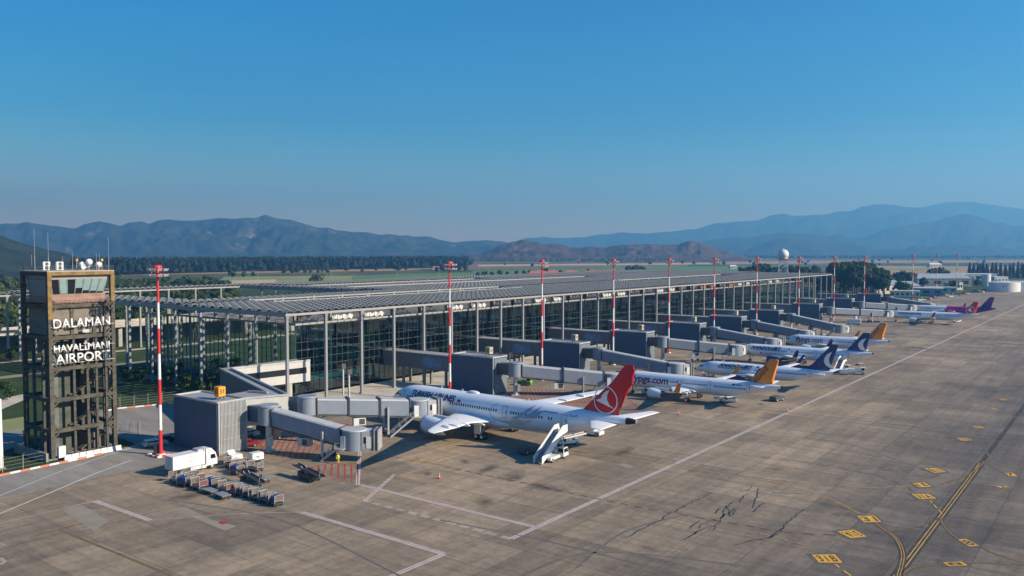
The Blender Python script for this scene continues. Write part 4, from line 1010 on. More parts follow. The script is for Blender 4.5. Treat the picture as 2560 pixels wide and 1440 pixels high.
def gate(i, y):
    lab = 'dark grey gate house beside the truck, with slatted front and orange sign cube' if i == 0 else '%s dark grey gate house along the stands, counting away from the tower' % names[i]
    t = thing('gate_house', lab, 'gate building', (GXr, y, 0), 0, 'gate houses along the stands')
    w = MB(); w.b2((0, 0, 0), (GXl - GXr, 6.0, GH - .35)); w.build('gate_wall', M_gateclad, t)
    r = MB(); L = GXl - GXr
    r.b2((-.25, .25, GH - .5), (L + .25, 5.75, GH - .3)); r.build('gate_roof', M_gateroof, t)
    p = MB(); 
    p.b2((.06, -.06, GH - .35), (L - .06, .22, GH)); p.b2((.06, 5.78, GH - .35), (L - .06, 6.06, GH)); p.b2((.06, .22, GH - .35), (-.22, 5.78, GH)); p.b2((L + .22, .22, GH - .35), (L - .06, 5.78, GH)); p.build('parapet', M_steel, t)
    c = MB(); c.box((.04, .0, GH / 2 - .2), (.2, .2, GH - .45)); c.build('corner_trim', M_steel, t)
    if i == 0:
        s = MB()
        for k in range(20): s.box((.32, .25 + k * 5.5 / 19, GH / 2), (.10, .12, GH - .3))
        for z in (.5, 2.8, 5.2, 7.4, GH - .3): s.box((.24, 3, z), (.08, 6, .14))
        for yy in (0.05, .5, 5.9): s.box((.36, yy, GH / 2), (.16, .16, GH - .1))
        s.build('slatted_screen', M_steel, t)
        f = MB(); f.b2((.02, .6, .2), (.05, 5.6, GH - .5)); f.build('corrugated_back', ribbed('grey_ribbed', (0.13, 0.15, 0.165), .5, .35, depth=.8), t)
    else:
        v = MB(); v.b2((.02, .6, .2), (.06, 5.9, GH - .6)); v.build('sunlit_front', ribbed('gate_cladding_sunlit', (0.135, 0.165, 0.195), .45, .5), t)  # brighter copy of the wall colour, sunlight on the apron face painted in
    ct = thing('gate_number_cube', ('orange number cube on the roof of the gate house nearest the tower' if i == 0 else 'faded beige number cube on the roof of the %s gate house' % names[i]), 'sign', (GXr - 3.6, y + 3.0, GH - .3), 0, 'number cubes on the gate roofs')
    cm = M_orange if i == 0 else paint('faded_sign', (0.40, 0.36, 0.24), .6)
    b = MB(); b.box((0, 0, 1.55), (1.45, 1.45, 1.75)); b.build('cube_body', cm, ct)
    l = MB(); [l.box((sx, sy, .35), (.1, .1, .7)) for sx in (-.5, .5) for sy in (-.5, .5)]; l.box((0, 0, .62), (1.1, 1.1, .08)); l.build('cube_legs', M_darksteel, ct)
    if i < 5:
        n_ = str(31 - i)
        bm = text_bm(n_, 1.15, bold=.03, align='CENTER'); decal('number', bm, lambda u, v: (.74, u, 1.2 + v), P_black if i == 0 else M_brownmesh, ct, 0)
        bm = text_bm(n_, 1.15, bold=.03, align='CENTER'); decal('number', bm, lambda u, v: (u, -.74, 1.2 + v), P_black if i == 0 else M_brownmesh, ct, 0)
for i, y in enumerate(GY): gate(i, y)

def corridor(i, y):
    t = thing('gate_corridor', 'grey raised corridor joining the terminal glass to the %s gate house' % names[i], 'corridor', (GXl, y, 0), 0, 'raised corridors from terminal to gates')
    L = -(GXl - (-173.2))
    b = MB(); b.b2((-.05, .4, 4.6), (L, 4.8, 8.7)); b.build('corridor_wall', M_corr, t)
    r = MB(); r.b2((-.05, .3, 8.7), (L, 4.9, 8.95)); r.build('corridor_roof', M_gateroof, t)
    s = MB(); s.b2((-4, .36, 5.2), (-11, .39, 7.9)); s.build('advert_board', M_advert, t)
    c = MB(); 
    c.box((0, 0, 2.3), (.6, .6, 4.6)); cme = c.me('corridor_post', M_conc)
    for x in (-3, -11, -19): put('corridor_post', cme, t, (x, 1.2, 0)); put('corridor_post', cme, t, (x, 4.0, 0))
for i, y in enumerate(GY):
    if i: corridor(i, y)
t = thing('gate_corridor', 'white walled bent corridor joining the terminal to the gate house nearest the tower', 'corridor', (GXr, 94, 0), 0, 'raised corridors from terminal to gates')
PP = [(-139.6, 94.02), (-133.2, 94.02), (-130.0, 101.6), (-169.96, 116.62), (-167.2, 137.7), (-172.1, 137.7), (-172.1, 115.0), (-135.4, 100.9), (-139.6, 99.5)]
PL = [(a - GXr, b - 94) for a, b in PP]
def wallrun(mb, idx, z0, z1, mi=0):
    for a, b_ in idx:
        mb.add([(*PL[a], z0), (*PL[b_], z0), (*PL[b_], z1), (*PL[a], z1)], [(0, 1, 2, 3)], mi)
wm = MB(); wallrun(wm, [(1, 2), (2, 3), (3, 4)], 4.3, 9.6); wm.build('white_wall', M_whitewall, t)
wm = MB(); wallrun(wm, [(4, 5), (5, 6), (6, 7), (7, 8), (8, 0)], 3.0, 9.6); wm.build('shade_toned_wall', M_corr, t)  # sides turned from the sun: shade painted as a darker wall colour
rm = MB(); rm.sheet(PL, 9.3); rm.sheet(list(reversed(PL)), 4.32); rm.build('corridor_roof', M_gateroof, t)
pm = MB()
for a, b_ in ((1, 2), (2, 3), (3, 4), (6, 7), (7, 8)): pm.beam((*PL[a], 9.6), (*PL[b_], 9.6), .3, .35)
pm.build('parapet', M_steel, t)
q3, q4 = Vector(PL[3]), Vector(PL[4]); wd = MB()
for a, b_ in ((.05, .95),):
    A = q3.lerp(q4, a); B = q3.lerp(q4, b_); wd.add([(A.x + .03, A.y, 6.4), (B.x + .03, B.y, 6.4), (B.x + .03, B.y, 7.9), (A.x + .03, A.y, 7.9)], [(0, 1, 2, 3)])
wd.build('window_band', M_winglass, t)
cm_ = MB(); cm_.cyl((0, 0, 0), (0, 0, 4.4), .85, .85, 14); cme = cm_.me('round_pier', M_concl)
for x, y in ((-136.2, 103.6), (-150, 106.8), (-168.5, 122), (-168.5, 132)): put('round_pier', cme, t, (x - GXr, y - 94, 0))
ac = MB(); ac.box((0, 0, 0), (.5, 1.0, .8)); ac.cyl((.25, 0, 0), (.27, 0, 0), .3, .3, 12)
for (x, y, z, lb) in ((-129.2, 102.6, 5.0, 'orange hanging sign at the end of the white corridor wall'),):
    st = thing('hanging_sign', lb, 'sign', (x, y, 0), R(-60))
    b = MB(); b.box((0, 0, z), (.12, 2.1, 1.3)); b.build('sign_board', M_orange, st)
    b = MB(); b.box((0, .9, z / 2 - .3), (.12, .12, z - .6)); b.build('sign_post', M_steel, st)
    bm = text_bm('31', .9, bold=.02, align='CENTER'); decal('number', bm, lambda u, v: (.075, u, z - .35 + v), P_black, st, 0)

def bridge(i, lab, S, z0, C, z1, aim, attached, nseg=2, hh=3.0):
    """S ground point under the rotunda, C under the cab, z0/z1 floor heights, aim = door direction"""
    S = Vector(S); C = Vector(C); d = C - S; L = d.length; a = math.atan2(d.y, d.x)
    t = thing('boarding_bridge', lab, 'boarding bridge', (S.x, S.y, 0), a, 'passenger boarding bridges along the stands')
    sl = (z1 - z0) / L
    zf = lambda x: z0 + sl * x
    w = 2.9
    ro = MB(); ro.cyl((0, 0, z0 - .3), (0, 0, z0 + hh + .1), 1.9, 1.9, 20); ro.cyl((0, 0, z0 + hh + .1), (0, 0, z0 + hh + .35), 2.05, 1.9, 20); ro.build('rotunda', M_bridge, t)
    rc = MB(); rc.cyl((0, 0, 0), (0, 0, z0 - .3), .55, .55, 12); rc.box((0, 0, .15), (2.0, 2.0, .3)); rc.box((.9, -.7, 2.1), (.7, .8, 1.7)); rc.build('rotunda_column', M_steel, t)
    wk = MB(); x_ = -Vector((GXr - S.x, GY[i] + 3 - S.y)).length
    v = Vector((GXr - S.x, 0)); ang = math.atan2(v.y, v.x) - a; l_ = max(1.5, abs(v.x)); e = (math.cos(ang) * l_, math.sin(ang) * l_)
    wk.beam((0, 0, z0 + 1.4), (e[0], e[1], z0 + 1.4), 2.6, 2.9); wk.build('link_passage', M_darksteel if i else M_gateclad, t)
    xs = [1.6 + (L - 3.6) * k / nseg for k in range(nseg + 1)]
    for k in range(nseg):
        g = .32 * k / max(1, nseg - 1)
        xa, xb = xs[k], xs[k + 1]; 
        tb = MB(); ww = (w - .3 + g) / 2
        P = []
        for x in (xa, xb):
            for sy, sz in ((-1, -.02 - g * .5), (1, -.02 - g * .5), (1, hh - .35 + g * .5), (.86, hh - .1 + g * .5), (-.86, hh - .1 + g * .5), (-1, hh - .35 + g * .5)):
                P.append((x, sy * ww, zf(x) + sz))
        n = 6; tb.add(P, [(j, (j + 1) % n, n + (j + 1) % n, n + j) for j in (0, 1, 5)], 0); tb.add(P, [(j, (j + 1) % n, n + (j + 1) % n, n + j) for j in (2, 3, 4)], 1); tb.add(P, [tuple(range(5, -1, -1)), tuple(range(6, 12))], 0)
        tb.build('tunnel', [M_bridge, M_bridgetop], t)
        f = MB()
        for x in (xa + .1, xb - .1):
            for sy in (-1, 1): f.box((x, sy * (ww + .07), zf(x) + hh / 2), (.22, .13, hh + .1 + g))
            f.box((x, 0, zf(x) + hh + g * .5 + .02), (.22, 2 * ww + .3, .16)); f.box((x, 0, zf(x) - .15 - g * .5), (.3, 2 * ww + .3, .22))
        for sy in (-1, 1): f.beam((xa, sy * (ww - .1), zf(xa) - .28 - g * .5), (xb, sy * (ww - .1), zf(xb) - .28 - g * .5), .22, .3)
        f.build('tunnel_frame', M_darksteel, t)
    xw = L * .70; zu = zf(xw) - .4
    wf = MB()
    for sy in (-1, 1): wf.box((xw, sy * 1.75, zu / 2 + 1.2), (.35, .35, zu + 1.6)); 
    wf.box((xw, 0, .95), (.5, 3.9, .4)); wf.box((xw, 0, zu - .1), (.4, 3.6, .3)); wfo = wf.build('wheel_frame', M_steel, t)
    wl = MB(); wl.cyl((0, -.28, 0), (0, .28, 0), .62, .62, 16); wl.cyl((0, -.3, 0), (0, .3, 0), .28, .28, 10, 1); wme = wl.me('wheel', [M_black, M_steel])
    for sy in (-1.5, 1.5): put('wheel', wme, wfo, (xw, sy, .62))
    eq = MB(); xe = L * .45; eq.box((xe, -.4, zf(xe) - 1.5), (2.4, 1.5, 1.5)); eq.box((xe, -.4, zf(xe) - .5), (1.8, .8, .6), mi=1); eq.box((xe + .45, -1.17, zf(xe) - 1.5), (1.1, .05, 1.1), mi=1); eq.build('equipment_box', [M_white if attached else M_steel, M_darksteel], t)
    zc = z1
    cb = MB(); cb.cyl((L, 0, zc - .5), (L, 0, zc + hh - .1), 2.15, 2.15, 24, 0); cb.cyl((L, 0, zc + hh - .1), (L, 0, zc + hh + .12), 2.25, 2.2, 24, 1); cb.build('cab_rotunda', [M_bridge, M_bridgetop], t)
    aa = aim - a; ca, sa = math.cos(aa), math.sin(aa)
    hd = MB(); hd.box((L + ca * 2.6, sa * 2.6, zc + 1.25), (2.0, 3.3, 3.3), rz=aa); hd.build('cab_head', M_bridgetop, t)
    gl_ = MB(); 
    for k in (-1, 1):
        gl_.box((L + ca * 2.3 - sa * 1.66 * k, sa * 2.3 + ca * 1.66 * k, zc + 1.4), (.55, .05, 1.1), rz=aa)
    gl_.build('cab_window', M_winglass, t)
    dr = MB(); dr.box((L - sa * 0 + ca * 2.9 + sa * 1.68, sa * 2.9 - ca * 1.68, zc + 1.0), (.9, .06, 2.1), rz=aa); dr.build('cab_door', M_white, t); dr = MB(); dr.box((L - 1.0, -2.0, zc + 1.0), (.95, .5, 2.2)); dr.build('control_booth', M_white, t)
    be = MB()
    for k in range(4):
        r_ = 3.55 + k * .32; s_ = 3.5 + .12 * (k % 2)
        be.box((L + ca * r_, sa * r_, zc + 1.35), (.2, s_, 3.6), rz=aa, mi=k % 2)
    be.build('bellows', [M_darksteel, M_steel], t)
    cp = MB()
    for k in range(4): cp.beam((L + ca * 3.4 - sa * (-1.5 + k), sa * 3.4 + ca * (-1.5 + k), zc + 3.15), (L + ca * 4.7 - sa * (-1.5 + k), sa * 4.7 + ca * (-1.5 + k), zc + 2.95), .1, .1)
    cp.beam((L + ca * 4.0 - sa * -1.6, sa * 4.0 + ca * -1.6, zc + 3.1), (L + ca * 4.0 - sa * 1.6, sa * 4.0 + ca * 1.6, zc + 3.1), 1.2, .08); cp.build('weather_canopy', M_darksteel, t)
    ss = MB(); x0 = L - 1.2; y0 = -2.3; n = 12
    ss.box((x0, y0 - .3, zc - .1), (1.6, 1.2, .12)); run = zc * 1.25
    for sy in (-.45, .45): ss.beam((x0 - .7, y0 - .3 + sy, zc - .15), (x0 - .7 - run, y0 - .3 + sy, .1), .08, .28); ss.beam((x0 - .7, y0 - .3 + sy, zc + .9), (x0 - .7 - run, y0 - .3 + sy, 1.1), .06, .06)
    for k in range(n): ss.box((x0 - .7 - run * (k + .5) / n, y0 - .3, zc * (1 - (k + .5) / n)), (.3, .85, .05))
    for k in range(4):
        q = (k + .3) / 4
        for sy in (-.45, .45): ss.beam((x0 - .7 - run * q, y0 - .3 + sy, zc * (1 - q)), (x0 - .7 - run * q, y0 - .3 + sy, zc * (1 - q) + 1), .05, .05)
    for dx in (-.75, .75): ss.box((x0 + dx, y0 - .85, zc + .5), (.05, .05, 1.1))
    ss.box((x0, y0 - .85, zc + 1.0), (1.6, .05, .05)); ss.build('service_stairs', M_steel, t)
    ho = MB(); ho.cyl((L * .82, 0, .0), (L * .82, 0, zf(L * .82)), .12, .12, 6); ho.build('lift_leg', M_steel, t)
    return t
UP = R(90)
bridge(0, 'dark shaded boarding bridge nearest the camera, sloping down beside the baggage carts', (-128.3, 95.8), 5.4, (-110.4, 100.6), 2.6, R(35), False, 1)
bridge(0, 'long pale boarding bridge docked to the large red tailed airliner', (-128.8, 105.2), 5.7, (-117.6, 124.6), 3.75, R(62), True, 3)
bridge(1, 'boarding bridge docked to the nearest orange tailed airliner', (-127.6, 171.5), 5.3, (-107.6, 186.2), 2.8, R(80), True, 2)
C3 = (-102.7, 213.06); bridge(2, 'empty boarding bridge whose cab stops beside the nose of the nearer navy tailed airliner', (-127.6, 213), 5.3, C3, 2.9, R(50), False, 1)
bridge(3, 'boarding bridge docked to the farther navy tailed airliner', (-127.6, 254.5), 5.2, (-107.0, 266.8), 2.9, R(80), True, 2)
bridge(4, 'empty boarding bridge of the fifth gate house, in front of the navy tailed airliner', (-127.6, 297.5), 5.3, (-104.97, 294.74), 2.9, R(50), False, 1)
bridge(5, 'empty boarding bridge left of the nose of the farther orange tailed airliner', (-127.6, 339), 5.2, (-105.1, 332.74), 2.9, R(50), False, 1)
bridge(6, 'empty boarding bridge behind the farther orange tail, at the seventh gate house', (-127.6, 384), 5.3, (-101.23, 367.26), 2.9, R(50), False, 1)
bridge(7, 'pale boarding bridge docked to the far red tailed airliner', (-127.6, 446), 5.0, (-105, 467.8), 3.2, R(80), True, 2)
bridge(8, 'pale boarding bridge docked to the magenta and purple airliner', (-127.6, 506), 5.0, (-105, 524.4), 3.2, R(80), True, 2)
bridge(9, 'farthest boarding bridge, empty, beyond the magenta airliner', (-127.6, 574), 5.0, (-100.44, 550.05), 3.2, R(50), False, 1)
def foil(t): return math.sqrt(max(t, 0)) * (1 - t) / 0.385
TS = [0, .02, .07, .15, .28, .42, .58, .74, .88, 1.0]
def interp(tab, s):
    if s <= tab[0][0]: return tab[0][1:]
    for i in range(len(tab) - 1):
        if tab[i][0] <= s <= tab[i + 1][0]:
            a = tab[max(i - 1, 0)]; b = tab[i]; c = tab[i + 1]; d = tab[min(i + 2, len(tab) - 1)]
            h = c[0] - b[0]; t = (s - b[0]) / h; out = []
            for k in range(1, len(b)):
                m0 = (c[k] - a[k]) / (c[0] - a[0]) if c[0] > a[0] else 0; m1 = (d[k] - b[k]) / (d[0] - b[0])
                sc = (c[k] - b[k]) / h
                if sc == 0: m0 = m1 = 0
                t2, t3 = t * t, t ** 3
                out.append((2 * t3 - 3 * t2 + 1) * b[k] + (t3 - 2 * t2 + t) * h * m0 + (-2 * t3 + 3 * t2) * c[k] + (t3 - t2) * h * m1)
            return tuple(out)
    return tab[-1][1:]

class Plane:
    def __init__(p, name, label, nose, rot, spec, group='parked airliners'):
        p.sp = spec; p.L = spec['L']; p.t = thing(name, label, 'airliner', (nose[0], nose[1], 0), rot, group)
    def F(p, s):
        dz, r = interp(p.sp['tab'], s); return p.sp['zc'] + dz, r * p.sp['ry'], r * p.sp['rz']
    def surf(p, s, a, o=0.0):
        zc, ry, rz = p.F(s); return (-s, (ry + o) * math.cos(a), zc + (rz + o) * math.sin(a))
    def side(p, s, z, o=0.02):
        zc, ry, rz = p.F(s); q = max(-.98, min(.98, (z - zc) / rz)); return p.surf(s, math.asin(q), o)
    def fuselage(p, mats, mif=None):
        L = p.L; ss = [0.0, .06, .15, .3, .5, .75, 1.0, 1.4, 1.8, 2.3, 2.9, 3.6, 4.4, 5.3, 6.3, 7.5, 9]
        s = 10.0
        while s < L - 16: ss.append(s); s += 1.0 if mif else 2.0
        s = L - 16
        while s < L - .4: ss.append(s); s += .9
        ss += [L - .3, L]; n = 36
        mb = MB(); rings = []
        for s in ss:
            rings.append([p.surf(s, 2 * math.pi * i / n) for i in range(n)])
        f2 = (lambda k, i: mif(ss[k], 2 * math.pi * (i + .5) / n)) if mif else None
        mb.loft(rings, 0, True, True, f2)
        return mb.build('fuselage', mats, p.t)
    def belly(p, s0, s1, mat):
        mb = MB(); rings = []
        for k in range(11):
            t = k / 10; s = s0 + (s1 - s0) * t; b = math.sin(math.pi * (0.04 + .92 * t)) ** .5; zc, ry, rz = p.F(s)
            rings.append([(-s, ry * (.25 + .85 * b) * math.cos(2 * math.pi * i / 20), zc - rz * .62 + rz * .55 * b * math.sin(2 * math.pi * i / 20)) for i in range(20)])
        mb.loft(rings, 0, True, True); mb.build('belly_fairing', mat, p.t)
    def aero(p, name, secs, mat, vertical=False, mi=None, mats=None):
        """secs: (span, s_le, chord, height, thickness ratio)"""
        mb = MB(); rings = []
        for y, sl, c, z, tc in secs:
            up = []; dn = []
            for t in TS:
                h = tc * c * .5 * foil(t)
                if vertical: up.append((-(sl + c * t), h, z)); dn.append((-(sl + c * t), -h, z))
                else: up.append((-(sl + c * t), y, z + h)); dn.append((-(sl + c * t), y, z - h * .7))
            rings.append(up + dn[-2:0:-1])
        mb.loft(rings, 0, True, True, (lambda k, i: mi(k)) if mi else None)
        return mb.build(name, mats or mat, p.t)
    def wings(p, secs, mat, wl=None, wlmat=None, fair=(), fmat=None):
        for sd in (1, -1):
            w = p.aero('wing', [(y * sd, a, c, z, t) for y, a, c, z, t in secs], mat)
            if wl:
                mb = MB(); rings = []
                for y, sl, c, z, tc in wl:
                    h = tc * c * .5
                    rings.append([(-(sl), y * sd, z), (-(sl + c * .35), (y + h) * sd, z), (-(sl + c), y * sd, z), (-(sl + c * .35), (y - h) * sd, z)])
                mb.loft(rings, 0, True, False); link(bpy.data.objects.new('winglet', mb.me('winglet', wlmat)), w)
            for (y, s, z, l) in fair:
                mb = MB(); mb.blob((-s, y * sd, z), (l / 2, .22, .32), 8, 6); link(bpy.data.objects.new('flap_fairing', mb.me('flap_fairing', fmat or mat)), w)
    def engines(p, y, z, s0, l, r, mat, lip=None, cone=None):
        for sd in (1, -1):
            mb = MB(); c = (0, y * sd, z)
            mb.lathe([(r * .86, -(s0 + .02)), (r * .93, -s0), (r * .99, -(s0 + .2)), (r * 1.03, -(s0 + l * .25)), (r * 1.03, -(s0 + l * .45)), (r * .95, -(s0 + l * .75)), (r * .80, -(s0 + l))], c, 'X', 28, 0)
            mb.lathe([(r * .86, -(s0 + .02)), (r * .80, -(s0 + .3)), (r * .80, -(s0 + 1.2))], c, 'X', 28, 0)
            n = mb.build('engine_nacelle', mat, p.t)
            mb = MB(); mb.lathe([(r * .85, -(s0 - .02)), (r * .93, -(s0 - .035)), (r * 1.0, -(s0 + .2)), (r * 1.008, -(s0 + .34))], c, 'X', 28); link(bpy.data.objects.new('intake_lip', mb.me('intake_lip', lip or M_chrome)), n)
            mb = MB(); mb.lathe([(0.02, -(s0 + .75)), (r * .25, -(s0 + 1.05)), (r * .8, -(s0 + 1.15))], c, 'X', 28); link(bpy.data.objects.new('fan', mb.me('fan', M_darksteel)), n)
            mb = MB(); mb.lathe([(r * .79, -(s0 + l - .02)), (r * .62, -(s0 + l * .97)), (r * .52, -(s0 + l * 1.15)), (r * .36, -(s0 + l * 1.22)), (0.02, -(s0 + l * 1.45))], c, 'X', 24); link(bpy.data.objects.new('exhaust_cone', mb.me('exhaust_cone', cone or M_darksteel)), n)
            mb = MB(); mb.add([(-(s0 + l * .25), y * sd - .16, z + r * .9), (-(s0 + l * .25), y * sd + .16, z + r * .9), (-(s0 + l * 1.3), y * sd + .16, z + r * .55), (-(s0 + l * 1.3), y * sd - .16, z + r * .55),
                               (-(s0 + l * .45), y * sd - .16, z + r * 1.22), (-(s0 + l * .45), y * sd + .16, z + r * 1.22), (-(s0 + l * 1.5), y * sd + .16, z + r * 1.18), (-(s0 + l * 1.5), y * sd - .16, z + r * 1.18)], [(0, 3, 2, 1), (4, 5, 6, 7), (0, 1, 5, 4), (1, 2, 6, 5), (2, 3, 7, 6), (3, 0, 4, 7)])
            mb.build('engine_pylon', M_wing, p.t)
    def gear(p, s, y, nw, r, top, door=None):
        mb = MB(); mb.cyl((0, 0, r), (0, 0, top), .16, .2, 10); mb.beam((-.2, 0, r + .3), (-1.3, 0, top - .3), .12, .12)
        if nw == 4: mb.beam((.8, 0, r), (-.8, 0, r), .3, .25)
        mb.cyl((0, -.5, r), (0, .5, r), .09, .09, 8)
        g = mb.build('landing_gear', M_steel, p.t, (-s, y, 0))
        wm = MB(); wm.cyl((0, -.2, 0), (0, .2, 0), r, r, 18); wm.cyl((0, -.21, 0), (0, .21, 0), r * .5, r * .5, 12, 1); me = wm.me('wheel', [M_black, M_wing])
        for dx in ((.75, -.75) if nw == 4 else (0,)):
            for dy in (-.45, .45): put('wheel', me, g, (dx, dy, r))
        if door:
            d = MB(); d.box((0, door[0], door[1]), (1.7, .06, door[2])); link(bpy.data.objects.new('gear_door', d.me('gear_door', M_white)), g)
    def window(p, s, z, w=.26, h=.40):
        decal('window', poly_bm([(s, z - h / 2), (s + w, z - h / 2), (s + w, z + h / 2), (s, z + h / 2)]), lambda u, v: p.side(u, v, .035), M_winglass, p.t, h / 2.01)
    def windows(p, s0, s1, z, pitch, skip=(), w=.26, h=.40):
        s = s0
        while s < s1:
            if not any(a <= s <= b for a, b in skip): p.window(s, z, w, h)
            s += pitch
    def door(p, s, z0, z1, w, mat):
        e = .09
        bm = poly_bm([(s, z0), (s + w, z0), (s + w, z0 + e), (s, z0 + e)], [(s, z1 - e), (s + w, z1 - e), (s + w, z1), (s, z1)], [(s, z0 + e), (s + e, z0 + e), (s + e, z1 - e), (s, z1 - e)], [(s + w - e, z0 + e), (s + w, z0 + e), (s + w, z1 - e), (s + w - e, z1 - e)], [(s + w * .68, z0 + (z1 - z0) * .42), (s + w * .86, z0 + (z1 - z0) * .42), (s + w * .86, z0 + (z1 - z0) * .66), (s + w * .68, z0 + (z1 - z0) * .66)])
        decal('door', bm, lambda u, v: p.side(u, v, .02), mat, p.t, .3)
    def text(p, txt, s0, s1, zm, h, mat, shear=0, bold=.02, name='lettering', cap=.73):
        bm = text_bm(txt, 1, shear, bold); xs = [v.co.x for v in bm.verts]; x0, x1 = min(xs), max(xs)
        for v in bm.verts: v.co.x = s0 + (v.co.x - x0) / (x1 - x0) * (s1 - s0); v.co.y = (v.co.y - cap / 2) * h / cap
        zc, ry, rz = p.F((s0 + s1) / 2); a0 = math.asin((zm - zc) / rz)
        return decal(name, bm, lambda u, v: p.surf(u, a0 + v / p.F(u)[2], .05), mat, p.t, .15, .8)
    def proj(p, name, bm, mat, cut=.25, o=.04, cutx=.9):
        return decal(name, bm, lambda u, v: p.side(u, v, o), mat, p.t, cut, cutx)
    def fin(p, secs, mat, mats=None, mi=None):
        p.fs = secs; return p.aero('tail_fin', [(0, a, c, z, t) for a, c, z, t in secs], mat, True, mi, mats)
    def finpt(p, s, z, o=.05):
        S = p.fs
        for a, b in zip(S, S[1:]):
            if a[2] <= z <= b[2] or b is S[-1] or (z < S[0][2] and a is S[0]):
                t = (z - a[2]) / (b[2] - a[2]); le = a[0] + (b[0] - a[0]) * t; c = a[1] + (b[1] - a[1]) * t; tc = a[3] + (b[3] - a[3]) * t
                q = min(1, max(0, (s - le) / c)); return (-s, tc * c * .5 * foil(q) + o, z)
    def findecal(p, name, bm, mat, o=.06, parent=None):
        return decal(name, bm, lambda u, v: p.finpt(u, v, o), mat, parent or p.t, .4, .5)
    def cockpit(p, pts):
        for poly in pts:
            decal('cockpit_window', poly_bm(poly), lambda u, v: p.surf(u, v, .02), M_winglass, p.t, .12)
            decal('cockpit_window', poly_bm(poly), lambda u, v: (lambda q: (q[0], -q[1], q[2]))(p.surf(u, v, .02)), M_winglass, p.t, .12)
NB_TAB = lambda L, rr=1: [(0, -.72, .02), (.15, -.70, .30), (.5, -.62, .52), (1.1, -.47, .78), (2.0, -.28, 1.12), (3.2, -.10, 1.50), (4.6, -.01, 1.80), (6.2, 0, 1.97), (7.5, 0, 1.975), (L - 14.5, 0, 1.975), (L - 12.5, .06, 1.93), (L - 10, .26, 1.74), (L - 7.5, .55, 1.43), (L - 5, .88, 1.05), (L - 2.6, 1.18, .68), (L - .9, 1.38, .40), (L, 1.46, .27)]
LB_TAB = lambda L: [(0, -.75, .03), (.2, -.73, .45), (.6, -.66, .80), (1.3, -.52, 1.20), (2.4, -.33, 1.68), (3.8, -.15, 2.15), (5.5, -.03, 2.58), (7.5, 0, 2.84), (9.5, 0, 2.90), (L - 24, 0, 2.90), (L - 20, .08, 2.84), (L - 16, .32, 2.60), (L - 12, .72, 2.15), (L - 8, 1.18, 1.58), (L - 4.5, 1.58, 1.03), (L - 1.8, 1.82, .60), (L - .5, 1.92, .42), (L, 1.95, .30)]
BIRD = [(.37, .80), (.0, .63), (-.28, .36), (-.37, .10), (-.23, -.18), (-.83, -.10), (-.20, -.30), (.28, -.46), (.80, -.60), (.40, -.36), (.17, .0), (.17, .40)]
M_doorline = paint('door_outline', (0.20, 0.24, 0.31), .4, var=.05)
M_doorred = paint('door_outline_red', (0.45, 0.16, 0.18), .4, var=.05)

# -- the wide-body with the red tail
p = Plane('wide_body_airliner', 'large white airliner with red tail, circled bird emblem and grey feathers on its side', (-133.0, 133.1), R(177.6), dict(L=62.6, zc=5.0, ry=1.0, rz=1.035, tab=LB_TAB(62.6)))
p.fuselage(M_aircraft); p.belly(19.5, 37, M_aircraft)
p.wings([(1.0, 19.6, 13.4, 3.3, .12), (2.9, 20.6, 11.8, 3.45, .12), (6.0, 22.7, 9.2, 3.8, .11), (9.9, 25.2, 7.0, 4.3, .105), (18, 31.0, 4.9, 5.2, .10), (26.2, 37.0, 2.9, 6.4, .09), (28.5, 39.2, 1.9, 6.8, .08), (30.0, 41.5, .8, 7.1, .08)], M_wing,
        fair=((7.5, 31.6, 3.75, 4.2), (12.5, 32.6, 4.5, 3.6), (17, 34.3, 5.2, 3.0), (21.0, 36.2, 5.9, 2.4)))
p.engines(9.75, 2.55, 19.9, 6.2, 1.82, M_aircraft, lip=paint('lip_grey', (.30, .31, .33), .35, .4))
p.aero('tailplane', [(.4, 52.8, 6.6, 6.1, .1), (1.6, 53.6, 5.8, 6.2, .1), (9.9, 59.6, 2.1, 7.0, .09)], M_wing); p.aero('tailplane', [(-.4, 52.8, 6.6, 6.1, .1), (-1.6, 53.6, 5.8, 6.2, .1), (-9.9, 59.6, 2.1, 7.0, .09)], M_wing)
p.fin([(50.4, 8.4, 7.15, .08), (51.6, 7.5, 8.2, .095), (54.2, 5.9, 10.6, .10), (57.6, 4.2, 13.6, .10), (59.4, 2.9, 15.9, .09), (60.4, 1.6, 16.95, .07)], M_tred)
cx, cz, rr = 56.3, 10.15, 2.5
p.findecal('tail_emblem', ring_bm((cx, cz), rr * .93, rr * 1.02), M_white)
p.findecal('tail_emblem', poly_bm([(cx + a * rr * .97, cz + b * rr * .97) for a, b in BIRD]), M_white, .07)
tcn = MB(); tcn.loft([[p.surf(s, 2 * math.pi * i / 20, .02) for i in range(20)] for s in (p.L - 1.9, p.L - 1, p.L - .4, p.L + .0)], 0, True); tcn.build('tail_cone', M_black, p.t)
p.gear(30.2, 4.9, 4, .66, 3.4, (.95, 2.35, 2.2)); p.gear(30.2, -4.9, 4, .66, 3.4, (-.95, 2.35, 2.2)); p.gear(5.4, 0, 2, .5, 2.6)
p.windows(19.9, 32.6, 5.75, .62, (), .30, .50); p.windows(36.1, 44.0, 5.75, .62, (), .30, .50); p.windows(45.1, 46.2, 5.75, .62, (), .30, .50); p.windows(3.8, 18.5, 5.75, .62, ((4.6, 6.6), (15.3, 18.5)), .30, .50)
for s in (5.0, 16.0, 34.0, 48.0): p.door(s, 4.5, 6.75, 1.2, M_doorline)
p.text('TURKISH AIRLINES', 8.4, 21.0, 6.70, 1.45, M_textnavy, .12, .035)
p.text('TC-LLP', 49.6, 51.3, 6.75, .38, M_textnavy, .1, .01)
